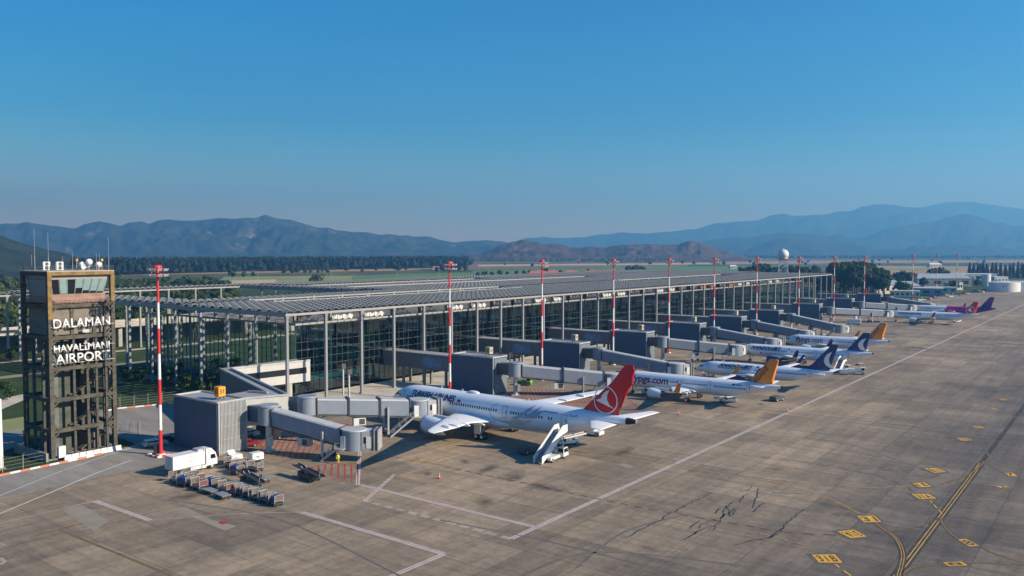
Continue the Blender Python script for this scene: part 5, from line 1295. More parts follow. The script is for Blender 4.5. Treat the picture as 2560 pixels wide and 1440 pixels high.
p.proj('thin_marking', poly_bm([(43.8, 6.8), (47.0, 6.8), (47.0, 6.92), (43.8, 6.92)]), M_textnavy)
p.proj('flag', poly_bm([(21.8, 6.15), (22.7, 6.15), (22.7, 6.65), (21.8, 6.65)]), M_tred); p.proj('flag', poly_bm([(21.8, 6.15), (22.1, 6.15), (22.1, 6.65), (21.8, 6.65)]), M_textnavy, o=.03)
p.proj('feather_mark', poly_bm([(36.4, 4.9), (38.3, 5.5), (40.2, 7.0), (41.5, 7.75), (40.6, 6.5), (39.0, 5.2), (37.2, 4.6)]), M_feather)
p.proj('feather_mark', poly_bm([(38.9, 5.05), (41.0, 6.3), (43.0, 7.7), (42.3, 6.6), (40.8, 5.2)]), M_feather); p.proj('feather_mark', poly_bm([(40.9, 5.3), (42.4, 6.6), (44.2, 7.0), (43.2, 6.3), (42, 5.3)]), M_feather)
p.proj('feather_mark', poly_bm([(36.2, 4.3), (37.5, 4.75), (39.5, 4.55), (41.6, 5.0), (40.5, 4.2), (38.8, 3.65), (37.2, 3.75)]), paint('warm_grey_feather', (.50, .49, .49), .35, var=.06))
arc = smooth([(32.4, 6.95), (31.4, 6.3), (30.9, 5.2), (31.8, 4.2), (33.6, 3.75), (36.6, 3.8)], 6); bm = bmesh.new(); lo = offs(arc, .07); hi = offs(arc, -.07)
A = [bm.verts.new((x, y, 0)) for x, y in lo]; B = [bm.verts.new((x, y, 0)) for x, y in hi]
for i in range(len(A) - 1): bm.faces.new((A[i], A[i + 1], B[i + 1], B[i]))
p.proj('feather_mark', bm, M_feather, 0, .04, 0)
p.cockpit([[(1.9, .62), (3.0, .42), (3.7, .50), (2.9, .78)], [(1.7, .72), (2.6, .86), (2.3, 1.25), (1.6, 1.2)]])
sd = MB(); sd.blob((-24.0, 0, 8.0), (1.6, .7, .42), 12, 8); sd.build('antenna_dome', M_aircraft, p.t)
for s, h in ((14.5, .5), (20.5, .45), (38, .35)):
    an = MB(); an.add([(-s, -.04, 7.95), (-s - .5, -.04, 7.95), (-s - .6, -.03, 8 + h), (-s - .3, -.03, 8 + h), (-s, .04, 7.95), (-s - .5, .04, 7.95), (-s - .6, .03, 8 + h), (-s - .3, .03, 8 + h)], [(0, 1, 2, 3), (7, 6, 5, 4), (0, 4, 5, 1), (1, 5, 6, 2), (2, 6, 7, 3), (3, 7, 4, 0)]); an.build('blade_antenna', M_aircraft, p.t)

def narrow(name, label, nose, L, kind='A', liv=None, rot=math.pi):
    g = 2.0 if L < 40 and kind == 'A' else 0
    zc = 3.92 if kind == 'A' else 3.5
    q = Plane(name, label, nose, rot, dict(L=L, zc=zc, ry=1.0 if kind == 'A' else .955, rz=1.05 if kind == 'A' else 1.0, tab=NB_TAB(L)))
    return q
def a_wing(q, off, mat, wlm, fmat=None):
    q.wings([(.6, off - .6, 8.0, 2.75, .13), (2.0, off, 7.0, 2.85, .13), (6.4, off + 2.6, 3.9, 3.3, .12), (12, off + 5.6, 2.7, 3.9, .11), (16.4, off + 8.0, 1.7, 4.4, .10), (16.9, off + 8.4, 1.55, 4.7, .10)], mat,
            wl=[(16.85, off + 8.3, 1.6, 4.55, .09), (17.3, off + 8.9, 1.35, 5.3, .08), (17.75, off + 9.9, .75, 6.9, .07)], wlmat=wlm, fair=((4.2, off + 6.7, 2.95, 2.8), (7.8, off + 7.2, 3.25, 2.6), (11.6, off + 8.4, 3.7, 2.2)), fmat=fmat)
def a_tail(q, mat, finmat, mats=None, mi=None, thin=False):
    L = q.L
    q.aero('tailplane', [(.4, L - 8.0, 4.3, 5.2, .1), (1.2, L - 7.6, 3.8, 5.25, .1), (6.2, L - 4.3, 1.5, 5.8, .09)], mat); q.aero('tailplane', [(-.4, L - 8.0, 4.3, 5.2, .1), (-1.2, L - 7.6, 3.8, 5.25, .1), (-6.2, L - 4.3, 1.5, 5.8, .09)], mat)
    q.fin([(L - 8.9, 6.8, 5.3, .09), (L - 8.0, 5.75, 5.95, .10), (L - 3.5, 2.55, 11.3, .10), (L - 3.1, 2.0, 11.76, .08)], finmat, mats, mi)
M_apu = paint('apu_grey', (.10, .10, .11), .5)
def apu(q):
    mb = MB(); mb.loft([[q.surf(s, 2 * math.pi * i / 14, .015) for i in range(14)] for s in (q.L - .35, q.L - .1, q.L + .0)], 0, True); mb.build('tail_pipe', M_apu, q.t)
A_CP = [[(1.5, .52), (2.5, .30), (3.1, .40), (2.3, .72)], [(1.35, .62), (2.1, .82), (1.9, 1.25), (1.25, 1.2)]]
def orange_plane(label, nose, L, big):
    q = narrow('narrow_body_airliner', label, nose, L)
    q.fuselage(M_aircraft); off = 16.6 if big else 12.6; q.belly(off - 2, off + 9, M_aircraft); a_wing(q, off, M_wing, M_porange)
    q.engines(5.75, 1.75, off - 3.6, 3.5, 1.28, M_aircraft, lip=M_wing); a_tail(q, M_aircraft, M_porange); apu(q)
    q.gear(22.2 if big else 17.7, 3.8, 2, .58, 2.7); q.gear(22.2 if big else 17.7, -3.8, 2, .58, 2.7); q.gear(5.1, 0, 2, .4, 2.2)
    if big:
        q.windows(16.7, 35.9, 4.32, .533, ((18.4, 20.3), (26.3, 27.9))); [q.door(s, 3.5 if w > .6 else 3.9, 5.35 if w > .6 else 4.9, w, M_doorred) for s, w in ((4.4, .85), (18.6, .5), (19.6, .5), (26.8, .85), (36.4, .85))]
        q.window(18.75, 4.4, .2, .3); q.window(19.75, 4.4, .2, .3)
        q.text('flypgs.com', 5.4, 16.3, 4.45, 1.75, M_plum, .22, .03, cap=.73)
    else:
        q.windows(15.6, 29, 4.32, .533); [q.door(s, 3.5, 5.35, .85, M_doorred) for s in (4.3, 29.6)]
        q.text('flypgs.com', 5.3, 15.3, 4.45, 1.75, M_plum, .22, .03)
    q.proj('flag', poly_bm([(L - 11.6, 4.95), (L - 10.9, 4.95), (L - 10.9, 5.3), (L - 11.6, 5.3)]), M_textnavy)
    q.proj('thin_marking', poly_bm([(L - 10.7, 5.02), (L - 9.3, 5.02), (L - 9.3, 5.2), (L - 10.7, 5.2)]), M_textnavy)
    bm = text_bm('PEGASUS', 1, .1, .02); xs = [v.co.x for v in bm.verts]; x0, x1 = min(xs), max(xs)
    d = Vector((3.3, 4.5)).normalized(); n = Vector((d.y, -d.x))
    for v in bm.verts:
        t = (v.co.x - x0) / (x1 - x0) * 5.0; w_ = v.co.y / .73 * 1.05
        v.co = Vector((L - 7.2 + d.x * t + n.x * (1.25 - w_), 6.3 + d.y * t + n.y * (1.25 - w_), 0))
    q.findecal('tail_lettering', bm, M_plum)
    q.cockpit(A_CP)
    return q
orange_plane('nearest white airliner with orange tail and orange winglets, docked to its bridge', (-110.4, 192.9), 44.5, True)
orange_plane('farther white airliner with orange tail, half hidden behind a navy tailed one', (-107.4, 314.6), 37.6, False)

def navy_plane(label, nose, boeing):
    L = 39.5 if boeing else 44.5
    q = narrow('narrow_body_airliner', label, nose, L, 'B' if boeing else 'A')
    q.fuselage(M_aircraft); off = 15.1 if boeing else 16.6
    q.belly(off - 2, off + 9, M_aircraft)
    if boeing:
        q.wings([(.6, off - .6, 8.6, 2.45, .13), (1.9, off + .1, 7.4, 2.55, .13), (5.3, off + 2.3, 4.3, 3.0, .12), (12, off + 5.9, 2.6, 3.9, .11), (16.6, off + 8.5, 1.5, 4.5, .10)], M_wing,
                wl=[(16.55, off + 8.4, 1.55, 4.45, .09), (17.1, off + 9.1, 1.2, 5.3, .08), (17.5, off + 10.4, .65, 7.0, .07)], wlmat=M_navy, fair=((4.2, off + 6.8, 2.65, 2.6), (8.0, off + 7.2, 3.05, 2.4)))
        q.engines(4.9, 1.65, off - 2.6, 3.4, 1.12, M_navy, lip=M_chrome)
        q.aero('tailplane', [(.4, L - 6.6, 4.4, 4.4, .1), (1.0, L - 6.2, 4.0, 4.45, .1), (7.1, L - 2.0, 1.5, 5.1, .09)], M_aircraft); q.aero('tailplane', [(-.4, L - 6.6, 4.4, 4.4, .1), (-1.0, L - 6.2, 4.0, 4.45, .1), (-7.1, L - 2.0, 1.5, 5.1, .09)], M_aircraft)
        q.fin([(L - 9.6, 8.0, 5.15, .05), (L - 7.4, 6.2, 5.9, .09), (L - 6.0, 5.0, 6.8, .10), (L - 1.3, 2.0, 12.0, .10), (L - .9, 1.5, 12.5, .08)], M_navy)
        df = MB(); df.add([(-(L - 12.6), 0, 5.42), (-(L - 7.2), .12, 5.3), (-(L - 7.2), -.12, 5.3), (-(L - 7.0), 0, 6.25)], [(0, 1, 3), (0, 3, 2), (1, 2, 3)]); df.build('dorsal_fin', M_navy, q.t)
        q.gear(19.5, 2.9, 2, .56, 2.3); q.gear(19.5, -2.9, 2, .56, 2.3); q.gear(4.0, 0, 2, .36, 1.9)
        q.windows(7.6, 32.2, 4.0, .51, ((16.9, 17.9),)); [q.door(s, 3.2, 5.0, .85, M_doorline) for s in (3.9, 32.8)]
        q.text('ANADOLUJET', 7.7, 17.9, 4.78, 1.05, M_textnavy, .35, .045); sx, sz, sc = L - 6.0, 5.9, (6.1, 6.6)
        q.proj('flag', poly_bm([(18.8, 4.75), (19.5, 4.75), (19.5, 5.1), (18.8, 5.1)]), M_textnavy); q.proj('thin_marking', poly_bm([(34.2, 4.6), (35.6, 4.6), (35.6, 4.75), (34.2, 4.75)]), M_textnavy)
    else:
        a_wing(q, off, M_wing, M_navy); q.engines(5.75, 1.75, off - 3.6, 3.5, 1.28, M_navy, lip=M_chrome); a_tail(q, M_aircraft, M_navy)
        q.gear(22.2, 3.8, 2, .58, 2.7); q.gear(22.2, -3.8, 2, .58, 2.7); q.gear(5.1, 0, 2, .4, 2.2)
        q.windows(6.2, 36.0, 4.35, .533, ((18.2, 19.3), (26.6, 28.2))); [q.door(s, 3.5, 5.35, .85, M_doorline) for s in (4.4, 27, 36.6)]
        q.text('ANADOLUJET', 6.0, 16.4, 5.08, 1.05, M_textnavy, .35, .045); sx, sz, sc = L - 8.2, 5.75, (7.0, 6.2)
        q.proj('red_roundel', ring_bm((9.6, 3.3), .0, .34, 16), M_tred, 0, .04, 0); q.text('TURKISH AIRLINES', 10.3, 14.6, 3.3, .36, M_tred, 0, .01)
        q.proj('flag', poly_bm([(18.6, 5.0), (19.2, 5.0), (19.2, 5.3), (18.6, 5.3)]), M_textnavy)
    sw = [(.86, .70), (.66, .60), (.54, .44), (.52, .28), (.60, .13), (.82, .02), (.84, .10), (.74, .28), (.73, .42), (.79, .56)]
    q.findecal('tail_emblem', poly_bm([(sx + a * sc[0], sz + b_ * sc[1]) for a, b_ in sw]), M_white)
    q.cockpit(A_CP); apu(q)
    return q
navy_plane('nearer white airliner with navy tail and engines, nose free, between orange and navy tails', (-103.2, 227.2), True)
navy_plane('farther white airliner with navy tail, docked to a bridge with stairs at its rear door', (-109.7, 273.5), False)

q = narrow('narrow_body_airliner', 'far white airliner with red tail and circled bird, docked to a pale bridge', (-107.5, 474.5), 44.5)
q.fuselage(M_aircraft); q.belly(14.6, 25.6, M_aircraft); a_wing(q, 16.6, M_wing, M_tred); q.engines(5.75, 1.75, 13, 3.5, 1.28, M_aircraft, lip=M_wing); a_tail(q, M_aircraft, M_tred); apu(q)
q.gear(22.2, 3.8, 2, .58, 2.7); q.gear(22.2, -3.8, 2, .58, 2.7); q.gear(5.1, 0, 2, .4, 2.2)
q.findecal('tail_emblem', ring_bm((39.9, 7.6), 1.85, 2.1), M_white); q.findecal('tail_emblem', poly_bm([(39.9 + a * 1.9, 7.6 + b_ * 1.9) for a, b_ in BIRD]), M_white, .07)
q.text('TURKISH AIRLINES', 6.5, 17.5, 4.95, .9, M_textnavy, .12, .022); q.windows(6.5, 36, 4.35, 1.066, ((18.2, 19.3), (26.6, 28.2)), .5)
q.proj('feather_mark', poly_bm([(22.5, 3.3), (25, 3.8), (28.6, 5.2), (27, 4.2), (24.6, 3.2)]), M_feather)
q = narrow('narrow_body_airliner', 'farthest airliner, white front with magenta rear body and purple tail', (-107.5, 531), 44.5)
q.fuselage([M_aircraft, M_magenta, M_purple], lambda s, a: 0 if s < 18.6 + 1.4 * math.sin(a) else (1 if s < 35.5 + 1.6 * math.sin(a) else 2)); q.belly(14.6, 25.6, M_magenta)
a_wing(q, 16.6, M_wing, M_magenta); q.engines(5.75, 1.75, 13, 3.5, 1.28, M_aircraft, lip=M_wing); a_tail(q, M_purple, None, [M_purple, M_purple], lambda k: 0); apu(q)
q.gear(22.2, 3.8, 2, .58, 2.7); q.gear(22.2, -3.8, 2, .58, 2.7); q.gear(5.1, 0, 2, .4, 2.2)
q.windows(6.5, 17, 4.35, 1.066, (), .5)
q.findecal('tail_emblem', poly_bm([(38.6, 7.8), (41.4, 11.3), (43.6, 11.3), (43.1, 9.4)]), paint('plum_tail', (.16, .012, .16), .3))
def wheelset(t, pts, r=.45, w=.28, rim=M_steel):
    mb = MB(); mb.cyl((0, -w / 2, 0), (0, w / 2, 0), r, r, 16); mb.cyl((0, -w / 2 - .01, 0), (0, w / 2 + .01, 0), r * .5, r * .5, 10, 1); me = mb.me('wheel', [M_black, rim])
    for x, y in pts: put('wheel', me, t, (x, y, r))
# -- box truck
t = thing('box_truck', 'white refrigerated box truck parked in front of the slatted gate house', 'truck', (-126.85, 79.2, 0), R(90))
b = MB(); b.b2((-4.2, -1.2, 1.1), (1.65, 1.2, 3.35)); b.build('cargo_box', M_white, t)
b = MB(); b.b2((-4.23, -1.0, 1.25), (-4.2, -.06, 3.2)); b.build('rear_door', M_white, t); b = MB(); b.b2((-4.23, .06, 1.25), (-4.2, 1.0, 3.2)); b.build('rear_door', M_white, t)
b = MB(); [b.b2((-4.27, y - .03, 1.2), (-4.23, y + .03, 3.2)) for y in (-.6, -.03, .5)]; b.build('door_bar', M_navy, t)
b = MB(); b.b2((-4.1, -.5, .75), (3.5, .5, 1.0)); b.b2((-4.3, -1.1, .55), (-4.1, 1.1, .8)); b.build('chassis', M_darksteel, t)
b = MB(); b.add([(1.95, -1.15, .7), (4.05, -1.15, .7), (4.05, 1.15, .7), (1.95, 1.15, .7), (1.95, -1.15, 2.75), (3.75, -1.12, 2.75), (3.75, 1.12, 2.75), (1.95, 1.15, 2.75), (4.05, -1.15, 1.65), (4.05, 1.15, 1.65)], [(0, 3, 2, 1), (0, 1, 8, 5, 4), (3, 7, 6, 9, 2), (1, 2, 9, 8), (8, 9, 6, 5), (4, 5, 6, 7), (0, 4, 7, 3)]); cabo = b.build('cab', M_white, t)
b = MB(); b.add([(4.04, -1.0, 1.72), (4.04, 1.0, 1.72), (3.80, .98, 2.62), (3.80, -.98, 2.62)], [(0, 1, 2, 3)]); link(bpy.data.objects.new('windscreen', b.me('windscreen', M_winglass)), cabo)
for sy in (-1, 1):
    b = MB(); b.add([(2.75, sy * 1.165, 1.75), (3.78, sy * 1.165, 1.75), (3.60, sy * 1.15, 2.5), (2.75, sy * 1.155, 2.5)], [(0, 1, 2, 3)]); link(bpy.data.objects.new('side_window', b.me('side_window', M_winglass)), cabo)
b = MB(); b.add([(1.95, -1.1, 2.75), (3.7, -1.05, 2.75), (3.7, 1.05, 2.75), (1.95, 1.1, 2.75), (1.95, -1.1, 3.6), (3.0, -1.0, 3.55), (3.0, 1.0, 3.55), (1.95, 1.1, 3.6)], [(0, 1, 5, 4), (1, 2, 6, 5), (2, 3, 7, 6), (3, 0, 4, 7), (4, 5, 6, 7)]); b.build('wind_deflector', M_white, t)
b = MB(); b.b2((1.66, -.9, 2.2), (1.9, .9, 3.7)); b.b2((.6, -.8, 3.36), (1.6, .8, 3.7)); b.build('cooling_unit', M_steel, t)
b = MB(); b.b2((-1.0, -1.18, .5), (1.0, -1.05, 1.0)); b.b2((1.15, -1.18, .45), (1.95, -1.05, .95)); b.build('side_locker', M_white, t)
b = MB(); [b.box((4.15, sy * 1.35, 2.2), (.12, .25, .6)) for sy in (-1, 1)]; b.build('mirror', M_black, t)
wheelset(t, [(-1.8, -1.0), (-1.8, 1.0), (3.05, -1.0), (3.05, 1.0), (-2.7, -1.0), (-2.7, 1.0)], .48)
b = MB(); b.add([(-1.7, -1.212, 2.75), (-.1, -1.212, 2.75), (-.1, -1.212, 3.0), (-1.7, -1.212, 3.0)], [(0, 1, 2, 3)]); b.build('faded_lettering', paint('faded_tan', (.55, .47, .38), .6, var=.3, scale=4), t)
b = MB(); b.add([(-1.15, -1.212, 1.85), (-1.0, -1.212, 1.85), (-.85, -1.212, 2.35), (-.95, -1.212, 2.45)], [(0, 1, 2, 3)]); b.add([(-.75, -1.212, 1.85), (-.6, -1.212, 1.85), (-.8, -1.212, 2.3)], [(0, 1, 2)]); b.build('side_emblem', paint('emblem_grey', (.30, .29, .28), .5), t)
# -- white cargo containers
for lb, (x, y), lid in (('white container trailer with its lid propped open, beside the truck', (-125.6, 86.6), True), ('closed white container trailer, right of the one with an open lid', (-123.7, 89.6), False)):
    t = thing('container_trailer', lb, 'trailer', (x, y, 0), R(84), 'white container trailers by the gate')
    b = MB(); b.b2((-1.1, -.8, .5), (1.1, .8, 1.55)); b.b2((-1.02, -.72, 1.55), (1.02, .72, 1.68)); b.build('container', M_white, t)
    b = MB(); b.b2((-1.2, -.8, .35), (1.2, .8, .5)); b.beam((1.2, 0, .4), (2.0, 0, .3), .1, .1); b.build('trailer_frame', M_darksteel, t)
    if lid: b = MB(); b.beam((-.4, .0, 1.7), (-.4, .7, 2.35), 1.3, .05); b.build('open_lid', M_white, t)
    else: b = MB(); b.b2((-.55, -.815, 1.0), (.3, -.8, 1.1)); b.b2((-.2, -.815, .8), (.1, -.8, .92)); b.build('handle', M_navy, t)
    wheelset(t, [(-.75, -.65), (-.75, .65), (.75, -.65), (.75, .65)], .22, .15)
# -- baggage carts
def cart(kind):
    t = thing('baggage_cart', 'x', 'baggage cart')
    f = MB(); f.b2((-1.35, -.72, .42), (1.35, .72, .54)); f.beam((1.35, 0, .45), (2.1, 0, .38), .08, .08); f.build('cart_deck', M_darksteel, t)
    wheelset(t, [(-.95, -.6), (-.95, .6), (.95, -.6), (.95, .6)], .21, .14)
    if kind == 'flat':
        r = MB(); [r.b2((-1.3, -.66 + k * .30, .56), (1.3, -.48 + k * .30, .66)) for k in range(5)]; r.build('roller_bed', paint('roller_grey', (.36, .40, .42), .4, .3), t)
    else:
        for x in (-1.3, 1.3):
            p_ = MB(); p_.b2((x - .03, -.62, .95), (x + .03, .62, 1.55)); p_.build('end_panel', M_brownmesh if kind != 'red' or x < 0 else paint('red_brown_panel', (.16, .045, .04), .7, var=.5, scale=3), t)
            q_ = MB(); [q_.box((x, y, 1.1), (.06, .06, 1.2)) for y in (-.69, .69)]; q_.box((x, 0, 1.66), (.06, 1.44, .06)); q_.box((x, 0, .86), (.06, 1.44, .06)); q_.build('end_frame', M_steel, t)
        s_ = MB(); [s_.beam((-1.3, .69, z), (1.3, .69, z), .05, .05) for z in (1.0, 1.35, 1.66)]; s_.build('side_rail', M_steel, t)
        if kind == 'blue':
            c = MB(); n = 9
            V = []; F = []
            for k in range(n):
                x = -1.1 + 2.3 * k / (n - 1); z = 1.15 + .22 * math.sin(k * 1.9) + .2 * (k == n - 1)
                V += [(x, -.66, z - .28 + .1 * math.sin(k * 2.3)), (x, -.2, z + .16), (x, .3, z + .2), (x, .66, z - .1)]
            for k in range(n - 1):
                for j in range(3): F.append((k * 4 + j, k * 4 + j + 1, (k + 1) * 4 + j + 1, (k + 1) * 4 + j))
            c.add(V, F, 0, True); c.add([(-1.1, -.66, .6), (1.2, -.66, .6), (1.2, -.66, 1.2), (-1.1, -.66, 1.0)], [(0, 1, 2, 3)]); c.build('blue_cover', M_blue, t)
    return t
protos = {}
CARTS = [((-122.6, 73.86), 'mesh'), ((-122.72, 76.13), 'mesh'), ((-119.95, 73.55), 'blue'), ((-119.04, 74.24), 'mesh'), ((-119.88, 75.9), 'red'), ((-116.07, 73.68), 'red'), ((-117.72, 75.79), 'mesh'), ((-115.46, 75.52), 'blue'), ((-114.07, 75.73), 'mesh'), ((-111.18, 75.19), 'red'), ((-109.61, 75.31), 'mesh'), ((-107.95, 75.77), 'blue'), ((-106.25, 75.76), 'mesh'), ((-104.21, 75.77), 'mesh'), ((-101.95, 75.72), 'mesh'), ((-100.25, 75.78), 'blue'), ((-123.61, 84.61), 'mesh'), ((-121.65, 84.43), 'mesh'), ((-119.28, 82.69), 'blue'), ((-120.85, 85.69), 'mesh'), ((-118.43, 85.55), 'mesh'),
         ((-112.82, 73.43), 'flat'), ((-109.34, 73.18), 'flat'), ((-112.59, 77.95), 'flat'), ((-115.37, 82.55), 'flat'), ((-112.01, 82.39), 'flat'), ((-108.67, 78.15), 'flat'), ((-105.11, 77.65), 'flat')]
CL = {'mesh': 'baggage cart with brown end panels', 'blue': 'baggage cart heaped with a blue cover', 'red': 'baggage cart with one reddish end panel', 'flat': 'flat low dolly with pale roller slats'}
cnt = {}
tot = {k: sum(1 for c in CARTS if c[1] == k) for k in CL}
for (x, y), kd in sorted(CARTS, key=lambda c: c[0][0] * .8 + c[0][1] * .6):
    if kd not in protos: o = protos[kd] = cart(kd)
    else: o = copy_tree(protos[kd])
    o.location = (x, y, 0); o.rotation_euler.z = random.uniform(-.25, .15)
    cnt[kd] = cnt.get(kd, 0) + 1
    o['label'] = '%s, %s of its sort from the left' % (CL[kd], names[cnt[kd] - 1])
    o['group'] = 'baggage carts parked in rows'
# -- belt loaders
def belt_loader(loc, rz, label, body=M_darksteel, pitch=.11, light=None):
    t = thing('belt_loader', label, 'belt loader', (*loc, 0), rz, 'belt loaders on the apron')
    b = MB(); b.b2((-2.2, -.8, .45), (2.0, .8, .95)); b.b2((1.2, -.8, .95), (2.0, .8, 1.25)); b.build('loader_body', body, t)
    b = MB(); b.beam((-3.6, 0, 1.05), (3.6, 0, 1.05 + 7.2 * pitch), .95, .12); b.build('belt', M_black, t)
    b = MB(); [b.beam((-3.7, y, 1.12), (3.7, y, 1.12 + 7.4 * pitch), .10, .3) for y in (-.54, .54)]; b.build('belt_frame', light or M_darksteel, t)
    b = MB(); [b.beam((0, y, .9), (1.6, y, 1.9 + pitch), .1, .1) for y in (-.4, .4)]; b.build('lift_arm', M_steel, t)
    b = MB(); b.box((-1.2, -.95, 1.2), (.5, .4, .5)); b.box((-1.5, -.95, 1.6), (.1, .4, .5)); b.build('driver_seat', M_black, t)
    b = MB(); b.beam((-3.6, .54, 1.1), (-3.9, .54, 2.1), .05, .05); b.beam((-3.6, -.54, 1.1), (-3.9, -.54, 2.1), .05, .05); b.build('guard_rail', M_steel, t)
    wheelset(t, [(-1.6, -.75), (-1.6, .75), (1.5, -.75), (1.5, .75)], .34, .22)
    return t
belt_loader((-107.02, 87.61), R(175), 'dark belt loader standing alone beside the red hatched triangle')
belt_loader((-111.79, 79.96), R(172), 'dark belt loader parked among the baggage carts')
belt_loader((-86.73, 133.45), R(60), 'white belt loader with a long boom under the tail of the large red tailed airliner', M_white, .12, M_white)
belt_loader((-79.8, 195.04), R(50), 'small pale belt loader under the rear of the nearest orange tailed airliner', M_white, .1, M_white)
belt_loader((-100.67, 193.77), R(40), 'small pale belt loader behind the nose gear of the nearest orange tailed airliner', M_white, .1, M_white)
belt_loader((-75.51, 488.59), R(60), 'cream belt loader under the tail of the far red tailed airliner', M_white, .12, M_white)
# -- passenger stairs on a truck
def stairs(loc, rz, label, H=4.3, run=6.6, small=False):
    t = thing('passenger_stairs', label, 'boarding stairs', (*loc, 0), rz, 'mobile passenger stairs')
    f = MB(); n = 18
    for k in range(n): f.box((run * (k + .5) / n, 0, .35 + (H - .35) * (k + .6) / n), (run / n + .05, 1.5, .08)); f.box((run * (k) / n, 0, .3 + (H - .35) * (k + .3) / n), (.04, 1.5, .2))
    f.build('stair_steps', paint('step_grey', (.22, .25, .29), .6), t)
    for sy in (-.85, .85):
        s = MB(); z0 = .1
        s.add([(-.4, sy - .06, .0), (run + .2, sy - .06, H - .45), (run + 1.8, sy - .06, H - .45), (run + 1.8, sy - .06, H + 1.1), (run + .1, sy - .06, H + 1.1), (-.4, sy - .06, 1.25),
               (-.4, sy + .06, .0), (run + .2, sy + .06, H - .45), (run + 1.8, sy + .06, H - .45), (run + 1.8, sy + .06, H + 1.1), (run + .1, sy + .06, H + 1.1), (-.4, sy + .06, 1.25)],
              [(0, 1, 4, 5), (1, 2, 3, 4), (11, 10, 7, 6), (10, 9, 8, 7), (5, 4, 10, 11), (4, 3, 9, 10), (0, 5, 11, 6), (0, 6, 7, 1), (1, 7, 8, 2), (2, 8, 9, 3)]); s.build('side_panel', M_white, t)
    pf = MB(); pf.b2((run, -.85, H - .12), (run + 2.0, .85, H)); pf.build('top_platform', M_steel, t)
    sp = MB(); 
    for sy in (-.7, .7): sp.beam((2.0, sy, .8), (run + .6, sy, H - .4), .14, .14); sp.beam((5.4, sy, .7), (3.6, sy, 2.2), .12, .12); sp.beam((run + .5, sy, .8), (run + .5, sy, H - .3), .14, .14)
    sp.build('support_frame', M_white, t)
    ch = MB(); ch.b2((1.2, -1.7, .45), (6.4, .8, .95)); ch.build('chassis', M_white, t)
    cb = MB(); cb.add([(4.6, -2.3, .6), (6.4, -2.3, .6), (6.4, -1.0, .6), (4.6, -1.0, .6), (4.7, -2.25, 2.1), (6.1, -2.25, 2.1), (6.1, -1.0, 2.1), (4.7, -1.0, 2.1)], [(0, 1, 5, 4), (1, 2, 6, 5), (2, 3, 7, 6), (3, 0, 4, 7), (4, 5, 6, 7), (0, 3, 2, 1)]); c_ = cb.build('driver_cab', M_white, t)
    w_ = MB(); w_.add([(4.85, -2.31, 1.25), (6.2, -2.31, 1.25), (6.02, -2.28, 1.95), (4.85, -2.28, 1.95)], [(0, 1, 2, 3)]); link(bpy.data.objects.new('cab_window', w_.me('cab_window', M_winglass)), c_)
    w_ = MB(); w_.add([(4.59, -2.2, 1.25), (4.59, -1.1, 1.25), (4.68, -1.1, 1.98), (4.68, -2.2, 1.98)], [(0, 1, 2, 3)]); link(bpy.data.objects.new('cab_window', w_.me('cab_window', M_winglass)), c_)
    wheelset(t, [(1.9, -1.6), (1.9, .75), (5.7, -1.8), (5.7, .75)], .38, .25)
    return t
stairs((-83.0, 118.4), R(93), 'white passenger stairs truck standing at the rear door of the large red tailed airliner', 4.5, 6.6)
stairs((-72.9, 261.9), R(90), 'white passenger stairs at the rear door of the farther navy tailed airliner', 3.5, 5.4)
# -- hi-vis worker under the near bridge
def person(name, label, loc, rz, top, legs):
    t = thing(name, label, 'person', (*loc, 0), rz)
    V = [(0, 0, .95), (0, 0, 1.2), (0, 0, 1.42), (0, 0, 1.52), (.02, 0, 1.66), (0, .1, .9), (.08, .11, .5), (.02, .12, .08), (.14, .13, .04), (0, -.1, .9), (-.1, -.11, .5), (-.2, -.12, .1), (-.08, -.13, .04), (0, .2, 1.42), (.06, .27, 1.15), (.22, .24, .95), (.28, .23, .88), (0, -.2, 1.42), (.02, -.28, 1.15), (.16, -.27, .93), (.22, -.26, .86)]
    E_ = [(0, 1), (1, 2), (2, 3), (3, 4), (0, 5), (5, 6), (6, 7), (7, 8), (0, 9), (9, 10), (10, 11), (11, 12), (2, 13), (13, 14), (14, 15), (15, 16), (2, 17), (17, 18), (18, 19), (19, 20)]
    rad = [.16, .15, .17, .065, .095, .10, .07, .05, .045, .10, .07, .05, .045, .07, .05, .04, .035, .07, .05, .04, .035]
    me = bpy.data.meshes.new('body'); me.from_pydata(V, E_, []); o = bpy.data.objects.new('body', me); COL.objects.link(o)
    md = o.modifiers.new('s', 'SKIN')
    for i, r_ in enumerate(rad): me.skin_vertices[0].data[i].radius = (r_, r_)
    me.skin_vertices[0].data[0].use_root = True
    o.modifiers.new('u', 'SUBSURF').levels = 2
    dg = bpy.context.evaluated_depsgraph_get(); m2 = bpy.data.meshes.new_from_object(o.evaluated_get(dg)); bpy.data.objects.remove(o); bpy.data.meshes.remove(me)
    for m in (top, legs, M_skin, M_black): m2.materials.append(m)
    for p_ in m2.polygons:
        c = p_.center
        p_.material_index = 3 if c.z < .1 else (1 if c.z < .98 and abs(c.y) < .2 else (2 if c.z > 1.5 or (c.z < .93 and abs(c.y) >= .2) else 0)); p_.use_smooth = True
    b_ = bpy.data.objects.new('body', m2); link(b_, t)
    h = MB(); h.blob((-.01, 0, 1.73), (.115, .105, .085), 10, 6); h.build('cap', top, t)
    v = MB(); v.lathe([(.17, 1.0), (.185, 1.18), (.2, 1.38), (.1, 1.5)], (0, 0, 0), 'Z', 12); v.build('vest', M_hivis, t)
    return t
person('person', 'person in a bright yellow hi-vis suit walking below the near boarding bridge cab', (-111.09, 97.38), R(-40), M_hivis, M_hivis)
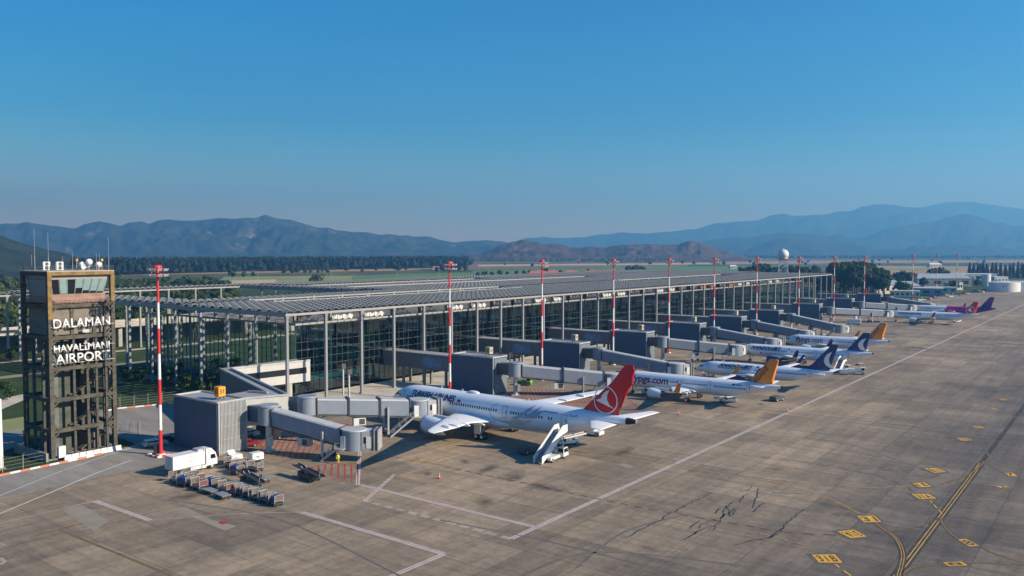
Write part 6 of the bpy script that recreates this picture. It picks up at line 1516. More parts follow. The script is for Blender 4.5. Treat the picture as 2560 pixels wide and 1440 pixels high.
# -- cones, green tug, cars, small equipment
def cone(loc, label):
    t = thing('traffic_cone', label, 'traffic cone', (*loc, 0), 0, 'traffic cones on the apron')
    c = MB(); r = lambda h: .2 - .17 * h
    for a, b_, mi in ((0, .3, 0), (.3, .52, 1), (.52, .72, 0), (.72, .86, 1), (.86, 1, 0)): c.cyl((0, 0, .05 + a), (0, 0, .05 + b_), r(a), r(b_), 12, mi, False)
    c.build('cone_body', [M_red, M_white], t); b = MB(); b.box((0, 0, .03), (.5, .5, .06)); b.build('cone_base', M_red, t)
cone((-90.4, 100.68), 'red and white traffic cone alone on open concrete before the large airliner')
cone((-83.02, 173.69), 'red and white traffic cone by the right tailplane tip of the large airliner')
cone((-64.35, 191.86), 'red and white traffic cone beside the long pink line, right of the nearest orange tail')
def tug(loc, rz, label, col, cabcol, grp='tow tractors on the apron', cab=True):
    t = thing('tow_tractor', label, 'tow tractor', (*loc, 0), rz, grp)
    b = MB(); b.b2((-2.0, -.95, .35), (2.0, .95, 1.05)); b.b2((-2.0, -.8, 1.05), (.6, .8, 1.25)); b.build('tractor_body', col, t)
    if cab:
        c = MB(); c.b2((.8, -.85, 1.05), (1.9, .85, 1.35)); [c.box((x, y, 1.7), (.08, .08, .8)) for x in (.85, 1.8) for y in (-.8, .8)]; c.b2((.7, -.9, 2.05), (2.0, .9, 2.15)); c.build('tractor_cab', cabcol, t)
        w_ = MB(); w_.b2((.86, -.78, 1.36), (1.8, .78, 2.04)); w_.build('cab_glass', M_winglass, t)
    wheelset(t, [(-1.3, -.8), (-1.3, .8), (1.3, -.8), (1.3, .8)], .42, .3)
    return t
tug((-135.43, 186.37), R(15), 'green and lime tow tractor parked between the second gate house and its bridge', M_green, M_lime)
tug((-67.06, 263.19), R(15), 'small white tow tractor right of the stairs behind the navy tails', M_white, M_white)
tug((-87.25, 143.55), R(0), 'low white tow tractor behind the stairs truck under the large red tail', M_white, M_steel, cab=False)
tug((-88.84, 123.51), R(80), 'dark low tractor in the shadow left of the stairs truck', M_darksteel, M_black, cab=False)
tug((-101.38, 232.38), R(20), 'white tow tractor below the nose of the nearer navy tailed airliner', M_white, M_white)
tug((-71.14, 204.3), R(80), 'dark tow tractor on open concrete behind the nearest orange tail', M_darksteel, M_darksteel, cab=False)
for (x, y), lb in (((-70.3, 259.74), 'white baggage trailer, left one beside the stairs behind the navy tails'), ((-69.21, 262.6), 'white baggage trailer, right one beside the stairs behind the navy tails')):
    t = thing('container_trailer', lb, 'trailer', (x, y, 0), R(20), 'white trailers behind the navy tails'); b = MB(); b.b2((-1.2, -.8, .5), (1.2, .8, 1.7)); b.build('container', M_white, t); b = MB(); b.b2((-1.3, -.8, .35), (1.3, .8, .5)); b.build('trailer_frame', M_darksteel, t); wheelset(t, [(-.8, -.6), (-.8, .6), (.8, -.6), (.8, .6)], .25, .16)
for (x, y), lb, kd in (((-72.04, 285), 'flat dolly behind the tail of the farther navy tailed airliner', 'flat'), ((-115.14, 249.09), 'leftmost baggage cart left of the free navy tailed airliner nose', 'mesh'), ((-116.67, 256.38), 'middle baggage cart left of the free navy tailed airliner nose', 'mesh'), ((-110.44, 245.71), 'rightmost baggage cart left of the free navy tailed airliner nose', 'flat'), ((-80.6, 288.47), 'flat dolly under the wing of the farther navy tailed airliner', 'flat')):
    o = copy_tree(protos[kd]); o.location = (x, y, 0); o.rotation_euler.z = R(70); o['label'] = lb; o['group'] = 'baggage carts by the farther stands'
def car(loc, rz, label, col, group, van=False):
    t = thing('parked_van' if van else 'parked_car', label, 'van' if van else 'car', (*loc, 0), rz, group)
    h = 2.2 if van else 1.45
    P = [(-2.2, .35), (2.2, .35), (2.25, .75), (2.0, .95), (1.1, 1.0), (.5, h - .03), (-1.6 if not van else -2.15, h), (-2.15, .98), (-2.25, .7)]
    b = MB(); n = len(P); b.add([(x, -.86, z) for x, z in P] + [(x, .86, z) for x, z in P], [tuple(range(n - 1, -1, -1)), tuple(range(n, 2 * n))] + [(i, (i + 1) % n, n + (i + 1) % n, n + i) for i in range(n)]); b.build('car_body', col, t)
    g = MB()
    for sy in (-.87, .87): g.add([(.95, sy, 1.02), (.45, sy, h - .12), (-1.5, sy, h - .12), (-1.8, sy, 1.02)], [(0, 1, 2, 3)])
    g.add([(1.12, -.75, 1.03), (1.12, .75, 1.03), (.53, .7, h - .1), (.53, -.7, h - .1)], [(0, 1, 2, 3)]); g.add([(-2.17, -.75, 1.05), (-2.17, .75, 1.05), (-1.68 if not van else -2.17, .7, h - .1), (-1.68 if not van else -2.17, -.7, h - .1)], [(0, 1, 2, 3)]); g.build('car_window', M_winglass, t)
    l = MB(); [l.box((2.2, y, .72), (.12, .35, .16)) for y in (-.62, .62)]; l.build('headlight', M_chrome, t)
    wheelset(t, [(-1.35, -.78), (-1.35, .78), (1.35, -.78), (1.35, .78)], .33, .2)
    return t
M_silver = paint('silver_car', (.42, .44, .46), .3, .4, var=.05); M_carred = paint('dark_red_car', (.22, .02, .025), .35, var=.05); M_carblue = paint('blue_car', (.03, .06, .16), .35); M_cardark = paint('dark_car', (.03, .03, .035), .3)
car((-148.78, 85.24), R(75), 'silver estate car in the shade behind the nearest mast', M_silver, 'cars near the first gate')
car((-150.24, 88.31), R(70), 'dark estate car behind the silver one beside the first gate house', M_cardark, 'cars near the first gate')
car((-142.19, 101.4), R(15), 'white car under the white corridor behind the near bridge', M_white, 'cars near the first gate')
car((-134.79, 95.73), R(60), 'dark red car just right of the slatted gate house front', M_carred, 'cars near the first gate')
car((-142.54, 105.8), R(0), 'dark low vehicle under the white corridor, right of the white car', M_cardark, 'cars near the first gate', True)
t = thing('ground_power_unit', 'white long container beside the eighth gate bridge', 'container', (*(-114.77, 441.19), 0), R(10)); b = MB(); b.b2((-3.2, -1.1, .6), (3.2, 1.1, 2.9)); b.build('container', M_white, t); b = MB(); b.b2((-3.2, -1, .3), (3.2, 1, .6)); b.build('trailer_frame', M_darksteel, t); wheelset(t, [(-2, -.9), (-2, .9), (2, -.9), (2, .9)], .35, .2)
# -- small poles by the glass front
def docking_pole(loc, label, h):
    t = thing('docking_display', label, 'display pole', (*loc, 0), 0, 'docking display poles'); b = MB(); b.box((0, 0, h / 2), (.35, .35, h)); b.build('display_post', M_steel, t); b = MB(); b.box((.1, 0, h + .5), (.5, 1.3, 1.3)); b.build('display_box', M_darksteel, t)
docking_pole((-146, 131.5), 'docking display pole in front of the nose of the large red tailed airliner', 8.6)
docking_pole((-146, 193.5), 'docking display pole beyond the second gate house', 6.5)
docking_pole((-146, 227.5), 'docking display pole beyond the third gate house', 6.5)
docking_pole((-146, 273.5), 'docking display pole beyond the fourth gate house', 6.5)
docking_pole((-163.39, 145.19), 'slim grey pole between the second and third glass front columns', 7.0)
# -- kerbs, fence and barriers by the tower
def kerb(pts, label):
    mb = MB(); acc = 0
    for a, b_ in zip(pts, pts[1:]):
        A = Vector(a); B = Vector(b_); L = (B - A).length; n = max(1, int(L / 1.5))
        for k in range(n): mb.beam((*A.lerp(B, k / n), .14), (*A.lerp(B, (k + 1) / n), .14), .35, .28, (k + acc) % 2)
        acc += n
    o = tag(mb.build('painted_kerb', [M_white, paint('faded_red_kerb', (.55, .17, .10), .7, var=.15)]), label, 'kerb', 'red and white kerbs'); return o
kerb([(-149.7, 20), (-149.6, 58.4), (-150.3, 72.9), (-151.0, 76)], 'red and white kerb curving in front of the tower at the left edge')
kerb([(-190.94, 97.47), (-191.61, 100.67), (-189.62, 105.99), (-187.39, 112.94), (-185.06, 120.2)], 'red and white kerb behind the tower, along the lawn')
def fence(pts, label, h=2.4, step=3.0):
    t = thing('security_fence', label, 'fence', (pts[0][0], pts[0][1], 0), 0, 'wire fences near the tower')
    p0 = Vector(pts[0]); mp = MB(); mp.cyl((0, 0, 0), (0, 0, h), .05, .05, 6); mp.beam((0, 0, h), (.22, .12, h + .4), .06, .06); me = mp.me('fence_post', M_steel); wr = MB()
    for a, b_ in zip(pts, pts[1:]):
        A = Vector(a) - p0; B = Vector(b_) - p0; n = max(1, int((B - A).length / step))
        for k in range(n): q = A.lerp(B, k / n); put('fence_post', me, t, (q.x, q.y, 0))
        for z in (.5, 1.1, 1.7, 2.3): wr.beam((*A, z), (*B, z), .02, .02)
    wr.build('fence_wire', M_steel, t)
fence([(-192.13, 97.8), (-192.71, 101.74), (-191.34, 107.97), (-190.42, 114.78)], 'low wire fence with bent post tops along the lawn behind the tower')
fence([(-158.72, 83.66), (-159.99, 88.04), (-162.15, 89.66), (-167.68, 88.85)], 'dark wire fence corner right of the tower foot', 2.4, 1.8)
fence([(-151.2, 40), (-151.2, 66)], 'thin wire fence left of the tower behind the painted kerb')
bme = MB()
bme.loft([[(-.3, y, 0), (.3, y, 0), (.14, y, .35), (.09, y, .85), (-.09, y, .85), (-.14, y, .35)] for y in (-.6, .6)], 0, True, False); bm_ = bme.me('barrier', M_white)
for k in range(8):
    o = bpy.data.objects.new('jersey_barrier', bm_); link(o); o.location = (-151.7, 70.4 + k * 1.3, 0); o.rotation_euler.z = R(2 * (k % 3)); tag(o, '%s pale jersey barrier from the left in the row at the tower foot' % names[k], 'barrier', 'jersey barriers at the tower')
def hill_mat(name, c_low, c_mid, c_rock, scale, rockcut):
    m, nt, b = _nt(name)
    tc = N(nt, 'ShaderNodeTexCoord')
    def noi(s, d, r=.6):
        no = N(nt, 'ShaderNodeTexNoise'); no.inputs['Scale'].default_value = s; no.inputs['Detail'].default_value = d; no.inputs['Roughness'].default_value = r; nt.links.new(tc.outputs['Object'], no.inputs['Vector']); return no
    a = noi(scale, 10, .7); r = ramp(nt, [(.3, c_low), (.6, c_mid)]); nt.links.new(a.outputs['Fac'], r.inputs[0])
    k = noi(scale * .8, 12, .8); rk = ramp(nt, [(rockcut, (0, 0, 0)), (rockcut + .08, (1, 1, 1))]); nt.links.new(k.outputs['Fac'], rk.inputs[0])
    mx = N(nt, 'ShaderNodeMix', data_type='RGBA'); nt.links.new(rk.outputs[0], mx.inputs[0]); nt.links.new(r.outputs[0], mx.inputs[6]); mx.inputs[7].default_value = (*c_rock, 1)
    nt.links.new(mx.outputs[2], b.inputs['Base Color']); b.inputs['Roughness'].default_value = .95; b.inputs['Specular IOR Level'].default_value = .1
    bp = N(nt, 'ShaderNodeBump'); bp.inputs['Strength'].default_value = .9; bp.inputs['Distance'].default_value = 3.0 / scale * .03
    nt.links.new(a.outputs['Fac'], bp.inputs['Height']); nt.links.new(bp.outputs[0], b.inputs['Normal'])
    return m
def hill(prof, D, depth, mat, seed, rough=.22, step=9, rows=36, wl=.16):
    xs = []; x = prof[0][0]
    while x <= prof[-1][0]: xs.append(x); x += step
    def H(x):
        for a, b in zip(prof, prof[1:]):
            if a[0] <= x <= b[0]:
                t = (x - a[0]) / (b[0] - a[0]); t = t * t * (3 - 2 * t) * .5 + t * .5; return a[1] + (b[1] - a[1]) * t
        return prof[-1][1]
    V = []; nr = rows; crest = .55
    for x in xs:
        yb = H(x); hc = max(0.0, CAMH + (629 - yb) / 2090 * D) + noise.noise(Vector((x * .03, seed, 0))) * D * .0008
        az = (x - 1280) / 2090
        for j in range(nr + 1):
            v = j / nr; fwd = D + (v - crest) * depth
            g = (v / crest) if v < crest else (1 - v) / (1 - crest)
            g = max(0, g); gg = g ** 1.15
            q = Vector((az * D, fwd, seed * 91.0)) / (D * wl)
            rn = (1 - abs(noise.noise(q)) * 2) * .55 + (1 - abs(noise.noise(q * 2.3)) * 2) * .45 + (.5 - abs(noise.noise(q * 5.3)) * 2) * .35 + (.5 - abs(noise.noise(q * 11)) * 2) * .2 + noise.noise(q * 23) * .08 - .45
            zz = hc * gg + hc * rough * rn * (4 * g * (1 - g)) * (1 if v < crest else .3)
            lim = CAMH + (hc - CAMH) * fwd / D
            zz = min(zz, lim * (.985 if v < crest - .01 else 1)) if hc > CAMH else zz
            p = RIGHT * (az * fwd) + HEAD * fwd
            V.append((p.x, p.y, max(zz, -.7) if g > 0 else -.9))
    mb = MB(); F = []; n = nr + 1
    for i in range(len(xs) - 1):
        for j in range(nr): F.append((i * n + j, (i + 1) * n + j, (i + 1) * n + j + 1, i * n + j + 1))
    mb.add(V, F, 0, True); struct('hills', mb, mat)
H_green = hill_mat('hill_scrub', (.010, .018, .012), (.035, .044, .028), (.20, .135, .12), .004, .57)
H_near = hill_mat('hill_near_scrub', (.010, .020, .010), (.034, .045, .022), (.20, .15, .11), .012, .64)
H_brown = hill_mat('hill_brown', (.022, .026, .018), (.095, .06, .048), (.22, .15, .12), .010, .585)
H_far = hill_mat('hill_far', (.012, .018, .016), (.03, .036, .028), (.10, .08, .07), .002, .66)
hill([(-320, 520), (-150, 548), (0, 586), (37, 600), (75, 612), (125, 624), (162, 632), (190, 641), (225, 652), (260, 660)], 1750, 900, H_near, 3, .10)
hill([(-350, 575), (-150, 562), (0, 560), (45, 559), (70, 555), (105, 561), (150, 567), (190, 571), (215, 560), (250, 553), (280, 559), (305, 565), (330, 556), (355, 554), (375, 559), (400, 551), (420, 548), (450, 552), (500, 551), (550, 546), (600, 546), (640, 545), (665, 537), (695, 547), (725, 549), (760, 559), (795, 569), (820, 569), (840, 575), (887, 580), (917, 581), (950, 587), (975, 585), (1000, 589), (1020, 588), (1035, 592), (1070, 591), (1100, 599), (1137, 606), (1175, 602), (1220, 601), (1245, 603), (1280, 607), (1330, 613), (1400, 621), (1500, 634)], 6600, 3000, H_green, 5, .55, 5, 80)
hill([(1140, 648), (1160, 644), (1180, 637), (1205, 635), (1222, 627), (1255, 612), (1285, 604), (1305, 599), (1335, 604), (1360, 610), (1385, 609), (1410, 613), (1425, 619), (1455, 619), (1480, 615), (1510, 620), (1535, 614), (1585, 611), (1635, 610), (1672, 612), (1692, 612), (1710, 606), (1725, 601), (1742, 605), (1772, 615), (1800, 624), (1840, 635), (1880, 645)], 3700, 1100, H_brown, 8, .42, 4, 60, .08)
hill([(2200, 560), (2304, 519), (2337, 511), (2376, 505), (2425, 505), (2475, 513), (2524, 519), (2560, 524), (2700, 545), (2900, 570)], 13400, 1200, H_far, 11, .4, 9, 40)
hill([(1240, 620), (1320, 595), (1360, 592), (1410, 595), (1460, 592), (1510, 584), (1560, 581), (1610, 583), (1660, 580), (1735, 573), (1785, 559), (1845, 553), (1890, 550), (1930, 536), (1956, 531), (1982, 538), (2032, 536), (2064, 536), (2097, 528), (2130, 526), (2156, 515), (2199, 508), (2232, 511), (2258, 515), (2304, 519), (2376, 535), (2450, 560), (2600, 590), (2800, 600)], 11800, 2600, H_far, 13, .5, 7, 50)
hill([(2060, 630), (2133, 596), (2163, 591), (2205, 575), (2245, 565), (2294, 559), (2327, 557), (2370, 542), (2409, 535), (2442, 541), (2481, 556), (2507, 557), (2524, 566), (2560, 563), (2620, 552), (2720, 540), (2900, 560)], 9000, 2600, H_far, 17, .5, 6, 60)
hill([(1700, 630), (1753, 605), (1785, 598), (1845, 593), (1871, 595), (1904, 588), (1956, 581), (2015, 584), (2068, 590), (2097, 587), (2130, 595), (2163, 605), (2250, 626)], 8200, 2000, H_far, 19, .5, 6, 60)
hill([(1830, 636), (1858, 627), (1890, 611), (1936, 598), (1976, 595), (2015, 600), (2048, 605), (2064, 613), (2113, 618), (2156, 616), (2196, 623), (2261, 623), (2284, 613), (2327, 615), (2363, 609), (2409, 610), (2475, 612), (2514, 621), (2560, 626), (2700, 620)], 7000, 1700, H_far, 23, .5, 6, 50)

# -- trees
def crown_mesh(name, seed, h, r, mat, n, leaf, shape='round', trunk=.25):
    rnd = random.Random(seed); mb = MB(); lobes = []
    k = 9 if shape == 'round' else 7
    for i in range(k):
        a = rnd.uniform(0, 6.28); q = rnd.uniform(.15, .62) * r
        zc = rnd.uniform(trunk + .14, .86) * h
        lobes.append((q * math.cos(a), q * math.sin(a), zc, rnd.uniform(.36, .56) * r))
    lobes.append((0, 0, h * .80, r * .5))
    for i in range(n):
        if shape == 'cone':
            t = rnd.random() ** .8; z = h * (trunk * .5 + (1 - trunk * .5) * t); rr = r * (1 - t) ** .75 * rnd.uniform(.45, 1.05); a = rnd.uniform(0, 6.28); c = Vector((rr * math.cos(a), rr * math.sin(a), z)); d = Vector((math.cos(a), math.sin(a), .4))
        else:
            L = lobes[rnd.randrange(len(lobes))]
            d = Vector((rnd.gauss(0, 1), rnd.gauss(0, 1), rnd.gauss(.25, 1))).normalized()
            c = Vector(L[:3]) + Vector((d.x, d.y, d.z * .8)) * L[3] * rnd.uniform(.55, 1.08)
        nn = (d + Vector((rnd.uniform(-.7, .7), rnd.uniform(-.7, .7), rnd.uniform(-.3, .8)))).normalized()
        u = nn.cross(Vector((rnd.uniform(-1, 1), rnd.uniform(-1, 1), rnd.uniform(-1, 1)))).normalized(); w_ = nn.cross(u); s = leaf * rnd.uniform(.6, 1.4)
        mb.add([c - u * s - w_ * s * .6, c + u * s - w_ * s * .5, c + u * s * .7 + w_ * s * .7, c - u * s * .8 + w_ * s * .6], [(0, 1, 2, 3)])
    return mb.me(name, mat)
def trunk_mesh(h, r, seed):
    rnd = random.Random(seed); mb = MB(); top = h * .62
    mb.cyl((0, 0, -.3), (0, 0, h * .3), h * .028, h * .02, 7); mb.cyl((0, 0, h * .3), (.05 * r, 0, top), h * .02, h * .008, 6)
    for i in range(5):
        a = rnd.uniform(0, 6.28); mb.cyl((0, 0, h * rnd.uniform(.25, .45)), (r * .5 * math.cos(a), r * .5 * math.sin(a), h * rnd.uniform(.5, .75)), h * .011, h * .004, 5)
    return mb.me('trunk', M_bark)
KIND = {}
def kindmk(k, h, r, mat, n, leaf, shape='round', nv=3, trunk=.25):
    KIND[k] = [(crown_mesh('crown', 100 * len(KIND) + i, h, r, mat, n, leaf, shape, trunk), trunk_mesh(h, r, i)) for i in range(nv)]
kindmk('olive', 10, 5.2, M_leaf, 900, .55)
kindmk('dark', 10, 5.0, M_leafdark, 900, .55)
kindmk('tall', 20, 6.0, M_leafdark, 2200, .55, 'round', 3, .18)
kindmk('cypress', 12, 2.4, M_leafpine, 420, .55, 'cone', 2, .1)
kindmk('garden', 4.2, 2.0, M_leafplum, 1100, .20, 'round', 3, .12)
kindmk('bush', 4, 4.2, M_leaf, 500, .5, 'round', 3, .0)
kindmk('far', 10, 5.2, M_leafdark, 260, .95)
tn = {'f': 0, 'r': 0}
def tree(k, loc, sc, label, group, name='tree', z=-.3):
    i = random.randrange(len(KIND[k])); c, tr_ = KIND[k][i]
    t = thing(name, label, 'bush' if name == 'bush' else 'tree', (loc[0], loc[1], z), random.uniform(0, 6.28), group, (sc * random.uniform(.9, 1.1), sc * random.uniform(.9, 1.1), sc))
    put('crown', c, t)
    if name != 'bush': put('trunk', tr_, t)
    return t
random.seed(21)
def vf(px_, fwd): p = RIGHT * ((px_ - 1280) / 2090 * fwd) + HEAD * fwd; return (p.x, p.y)
for i in range(250):
    fwd = 400 + 520 * (i / 250) + random.uniform(-20, 20); xm = 640 - (fwd < 520) * 60
    x = random.uniform(-70, xm - 40 if fwd < 700 else 585)
    k = 'olive' if random.random() < .62 else 'dark'
    tree(k, vf(x, fwd), random.uniform(.75, 1.25), 'olive green tree in the wood behind the viaduct' if k == 'olive' else 'dark green tree in the wood behind the viaduct', 'trees of the wood behind the viaduct', 'broadleaf_tree')
for x, y, s in ((580, 696, 1.3), (610, 694, .9), (632, 693, .8), (712, 688, 1.25), (728, 687, 1.1), (745, 686, 1.3), (762, 686, .9), (775, 685, .8), (795, 684, .7), (818, 685, 1.0), (868, 681, 1.35), (905, 681, .7), (940, 679, .9), (985, 677, 1.5), (998, 677, 1.3), (1015, 677, .8), (1105, 681, 1.3), (1120, 680, 1.4), (1135, 680, 1.5), (1150, 680, 1.4), (1165, 679, 1.3), (1092, 682, 1.1), (1330, 668, 1.0), (1520, 664, .9), (1705, 661, 1.2), (1885, 665, 1.2), (2230, 652, 1.6), (2280, 650, 1.2), (2420, 650, 1.3), (2330, 655, 1.1)):
    tree('far', vf(x, 37 * 2090 / (y - 629)), s, '%s field tree from the left beyond the terminal roof' % names[tn['f']], 'scattered field trees', 'field_tree'); tn['f'] += 1
tree('bush', vf(790, 37 * 2090 / (709 - 629)), 2.4, 'big round olive bush standing alone beyond the terminal roof', None, 'bush')
for i, (x, y) in enumerate(((1195, 694), (1212, 693), (1230, 692), (1250, 692), (1268, 691), (1290, 690), (1310, 690), (1325, 689), (1365, 686), (1400, 688), (1470, 688), (1505, 687))):
    tree('olive' if i % 2 else 'dark', vf(x, 37 * 2090 / (y - 629)), random.uniform(.75, 1.05), '%s tree in the hedge row before the red roofed houses, from the left' % names[i], 'hedge row before the red roofs', 'broadleaf_tree')
for x, s in ((1573, 1.5), (1592, 1.65), (1606, 1.3)):
    tree('dark', vf(x, 37 * 2090 / (686 - 629)), s, 'big dark tree clump over the terminal roof, right of the red roofs', 'big dark clump right of the red roofs', 'broadleaf_tree')
for i in range(90):
    y = random.choice((652, 655, 659, 664, 670, 676, 681)) + random.uniform(-.6, .6); x = random.uniform(1150 if y < 660 else 600, 2600)
    if y > 664 and x > 1160: continue
    tree('far', vf(x, 37 * 2090 / (y - 629)), random.uniform(.6, 1.3), 'small dark tree in the hedge lines across the far fields', 'trees of the far hedge lines', 'hedge_tree')
for i in range(44):
    x = 1850 + 200 * i / 44; fwd = random.uniform(880, 1080); tree('tall', vf(x, fwd), random.uniform(.85, 1.15) * (1.12 if 1880 < x < 1920 else 1), 'dark tree in the belt behind the radar tower', 'tree belt behind the radar tower', 'broadleaf_tree')
for i in range(64):
    x = random.uniform(2045, 2218); fwd = random.uniform(690, 880); s = random.uniform(1.2, 1.55) if x > 2085 else .85
    if x > 2190: s *= .8
    tree('tall', vf(x, fwd), s, 'tall dark tree in the grove past the far end of the terminal', 'tall grove past the terminal', 'tall_tree')
for x, y, s in ((2240, 715, 1.5), (2258, 715, 1.7), (2275, 718, 1.6), (2225, 728, 1.4), (2290, 712, 1.3), (2335, 712, 1.9), (2352, 711, 2.0), (2365, 712, 1.5), (2250, 738, 1.3), (2262, 740, 1.2), (2310, 722, 1.2), (2400, 712, 1.2), (2425, 716, 1.1), (2445, 720, 1.0), (2385, 726, 1.0)):
    tree('dark', vf(x, 37 * 2090 / (y - 629)), s, '%s round tree among the low white buildings, from the left' % names[tn['r']], 'trees among the low white buildings', 'broadleaf_tree'); tn['r'] += 1
for i in range(46):
    x = 2425 + (i % 16) * 11 + random.uniform(-3, 3); row = i // 16
    tree('cypress', vf(x, 1150 + row * 130 + random.uniform(-20, 20)), random.uniform(1.2, 1.7), 'dark cypress in the plantation at the right edge', 'cypress plantation at the right edge', 'cypress')
gxy = [(-223.19, 121.38), (-226.01, 125.51), (-234.7, 125.51), (-232.57, 134.92), (-246.25, 148.36), (-247.31, 154.68), (-208.3, 127.4), (-194.73, 123.94), (-197.82, 129.49), (-216.49, 128.16), (-301.68, 122.55), (-225.14, 90.12), (-333.95, 133.29), (-331.12, 135.41), (-201.03, 124.67)]
for i, p_ in enumerate(gxy):
    tree('garden', p_, random.uniform(.85, 1.25), '%s glossy dark garden tree from the tower, on the lawn before the glass end wall' % names[i] if i not in (10, 11, 12, 13) else '%s small garden tree left of the control tower' % names[i - 10], 'garden trees on the lawn', 'garden_tree', -.05)
def forest(name, xs, fwd0, fwd1, n, h, seed, mat):
    rnd = random.Random(seed); mb = MB()
    for i in range(n):
        x = rnd.uniform(*xs); u = (x - xs[0]) / (xs[1] - xs[0]); f = fwd0 + (fwd1 - fwd0) * u + rnd.uniform(0, 420) ; q = vf(x, f); hh = h * rnd.uniform(.75, 1.15); r = hh * rnd.uniform(.2, .32)
        for k in range(16):
            t = rnd.random(); a = rnd.uniform(0, 6.28); rr = r * (1 - t * .8) * rnd.uniform(.3, 1.1); c = Vector((q[0] + rr * math.cos(a), q[1] + rr * math.sin(a), hh * (.08 + .9 * t)))
            d = Vector((math.cos(a), math.sin(a), .3)); w_ = d.cross(Vector((0, 0, 1))).normalized(); s = r * .75 * (1.15 - t)
            up = Vector((rnd.uniform(-.3, .3), rnd.uniform(-.3, .3), 1))
            mb.add([c - w_ * s, c + w_ * s, c + w_ * s * .4 + up * s * 1.7, c - w_ * s * .4 + up * s * 1.7], [(0, 1, 2, 3)])
    tag(mb.build(name, mat), kind='stuff')
forest('forest', (180, 1170), 1230, 1950, 3600, 24, 5, M_leafpine)
forest('far_treeline', (1780, 2640), 4300, 4300, 700, 18, 6, M_leafpine)
forest('far_treeline', (1200, 1700), 3050, 3050, 450, 13, 7, M_leafdark)

# -- elevated road behind the lawn
t = thing('viaduct', 'concrete elevated road on stout piers behind the lawn, left of the terminal', 'viaduct', (-322, 60, 0))
b = MB(); b.b2((-7, -140, 7.7), (6.5, 300, 8.5)); b.b2((-3, -140, 6.9), (3, 300, 7.7)); b.build('road_deck', M_concl, t)
for sx in (-6.9, 6.3):
    b = MB(); b.b2((sx, -140, 8.5), (sx + .35, 300, 9.5)); b.build('parapet', M_concl, t)
b = MB(); b.prism([(-2.4, -.9), (2.4, -.9), (2.8, 0), (2.4, .9), (-2.4, .9), (-2.8, 0)], 0, 7); pme = b.me('pier', M_concl)
for k in range(14): put('pier', pme, t, (2.4, -124 + 24 * k + 16.4, 0))
b = MB(); b.b2((-12, -140, .1), (-8, 300, 7)); b.build('dark_back_wall', M_intdark, t)  # wall in the dark interior colour, behind the piers
for nm, poly, z, m in (('garden_path', [(-305.5, 20), (-301, 20), (-301, 230), (-305.5, 230)], .0, M_beige), ('garden_path', [(-269.5, 92), (-264, 92), (-264, 215), (-269.5, 215)], .0, P_patch), ('garden_path', [(-225.27, 83.17), (-231.18, 96.59), (-221.79, 92.64), (-203.78, 75.14)], .0, M_beige), ('lawn_bare_patch', [(-199.03, 73.37), (-199.39, 84.04), (-184.33, 76.84), (-178.24, 65.61)], -.02, F_pale), ('access_road', [(-184.01, 67.76), (-186.77, 77.48), (-170.85, 71.16), (-164.48, 60.47)], .0, M_asph)):
    struct(nm, MB().sheet(poly, z), m)
wl_ = MB(); q = [(-240, 129.34), (-196.8, 132.71)]; wl_.beam((*q[0], .5), (*q[1], .5), .5, 1.2); tag(wl_.build('planter_wall', M_conc), 'low planter wall below the garden trees before the glass end wall', 'wall')
# -- radar tower
r0 = vf(1958, 860)
t = thing('radar_tower', 'white radome on a lattice tower rising behind the terminal roof', 'radar tower', (*r0, 0), .4)
b = MB(); Ht = 29
for sx in (-1, 1):
    for sy in (-1, 1): b.beam((sx * 6.5, sy * 6.5, 0), (sx * 3.2, sy * 3.2, Ht), .5, .5)
for k in range(5):
    z0, z1 = Ht * k / 5, Ht * (k + 1) / 5; w0, w1 = 6.5 - 3.3 * k / 5, 6.5 - 3.3 * (k + 1) / 5
    for a, bb in (((-1, -1), (1, -1)), ((1, -1), (1, 1)), ((1, 1), (-1, 1)), ((-1, 1), (-1, -1))):
        b.beam((a[0] * w0, a[1] * w0, z0), (bb[0] * w1, bb[1] * w1, z1), .3, .3); b.beam((bb[0] * w0, bb[1] * w0, z0), (a[0] * w1, a[1] * w1, z1), .3, .3); b.beam((a[0] * w1, a[1] * w1, z1), (bb[0] * w1, bb[1] * w1, z1), .3, .3)
b.build('lattice_frame', M_white, t)
b = MB(); b.cyl((0, 0, Ht), (0, 0, Ht + .6), 6.0, 6.0, 20); [b.box((6 * math.cos(i * .524), 6 * math.sin(i * .524), Ht + 1.1), (.12, .12, 1.2)) for i in range(12)]; b.build('platform', M_carred, t)
b = MB(); b.blob((0, 0, Ht + 5.0), (5.4, 5.4, 5.4), 20, 14); b.cyl((0, 0, Ht + .6), (0, 0, Ht + 2), 4, 4.5, 18); b.cyl((0, 0, Ht + 10.2), (0, 0, Ht + 11.8), .5, .1, 8); b.build('radome', M_white, t)
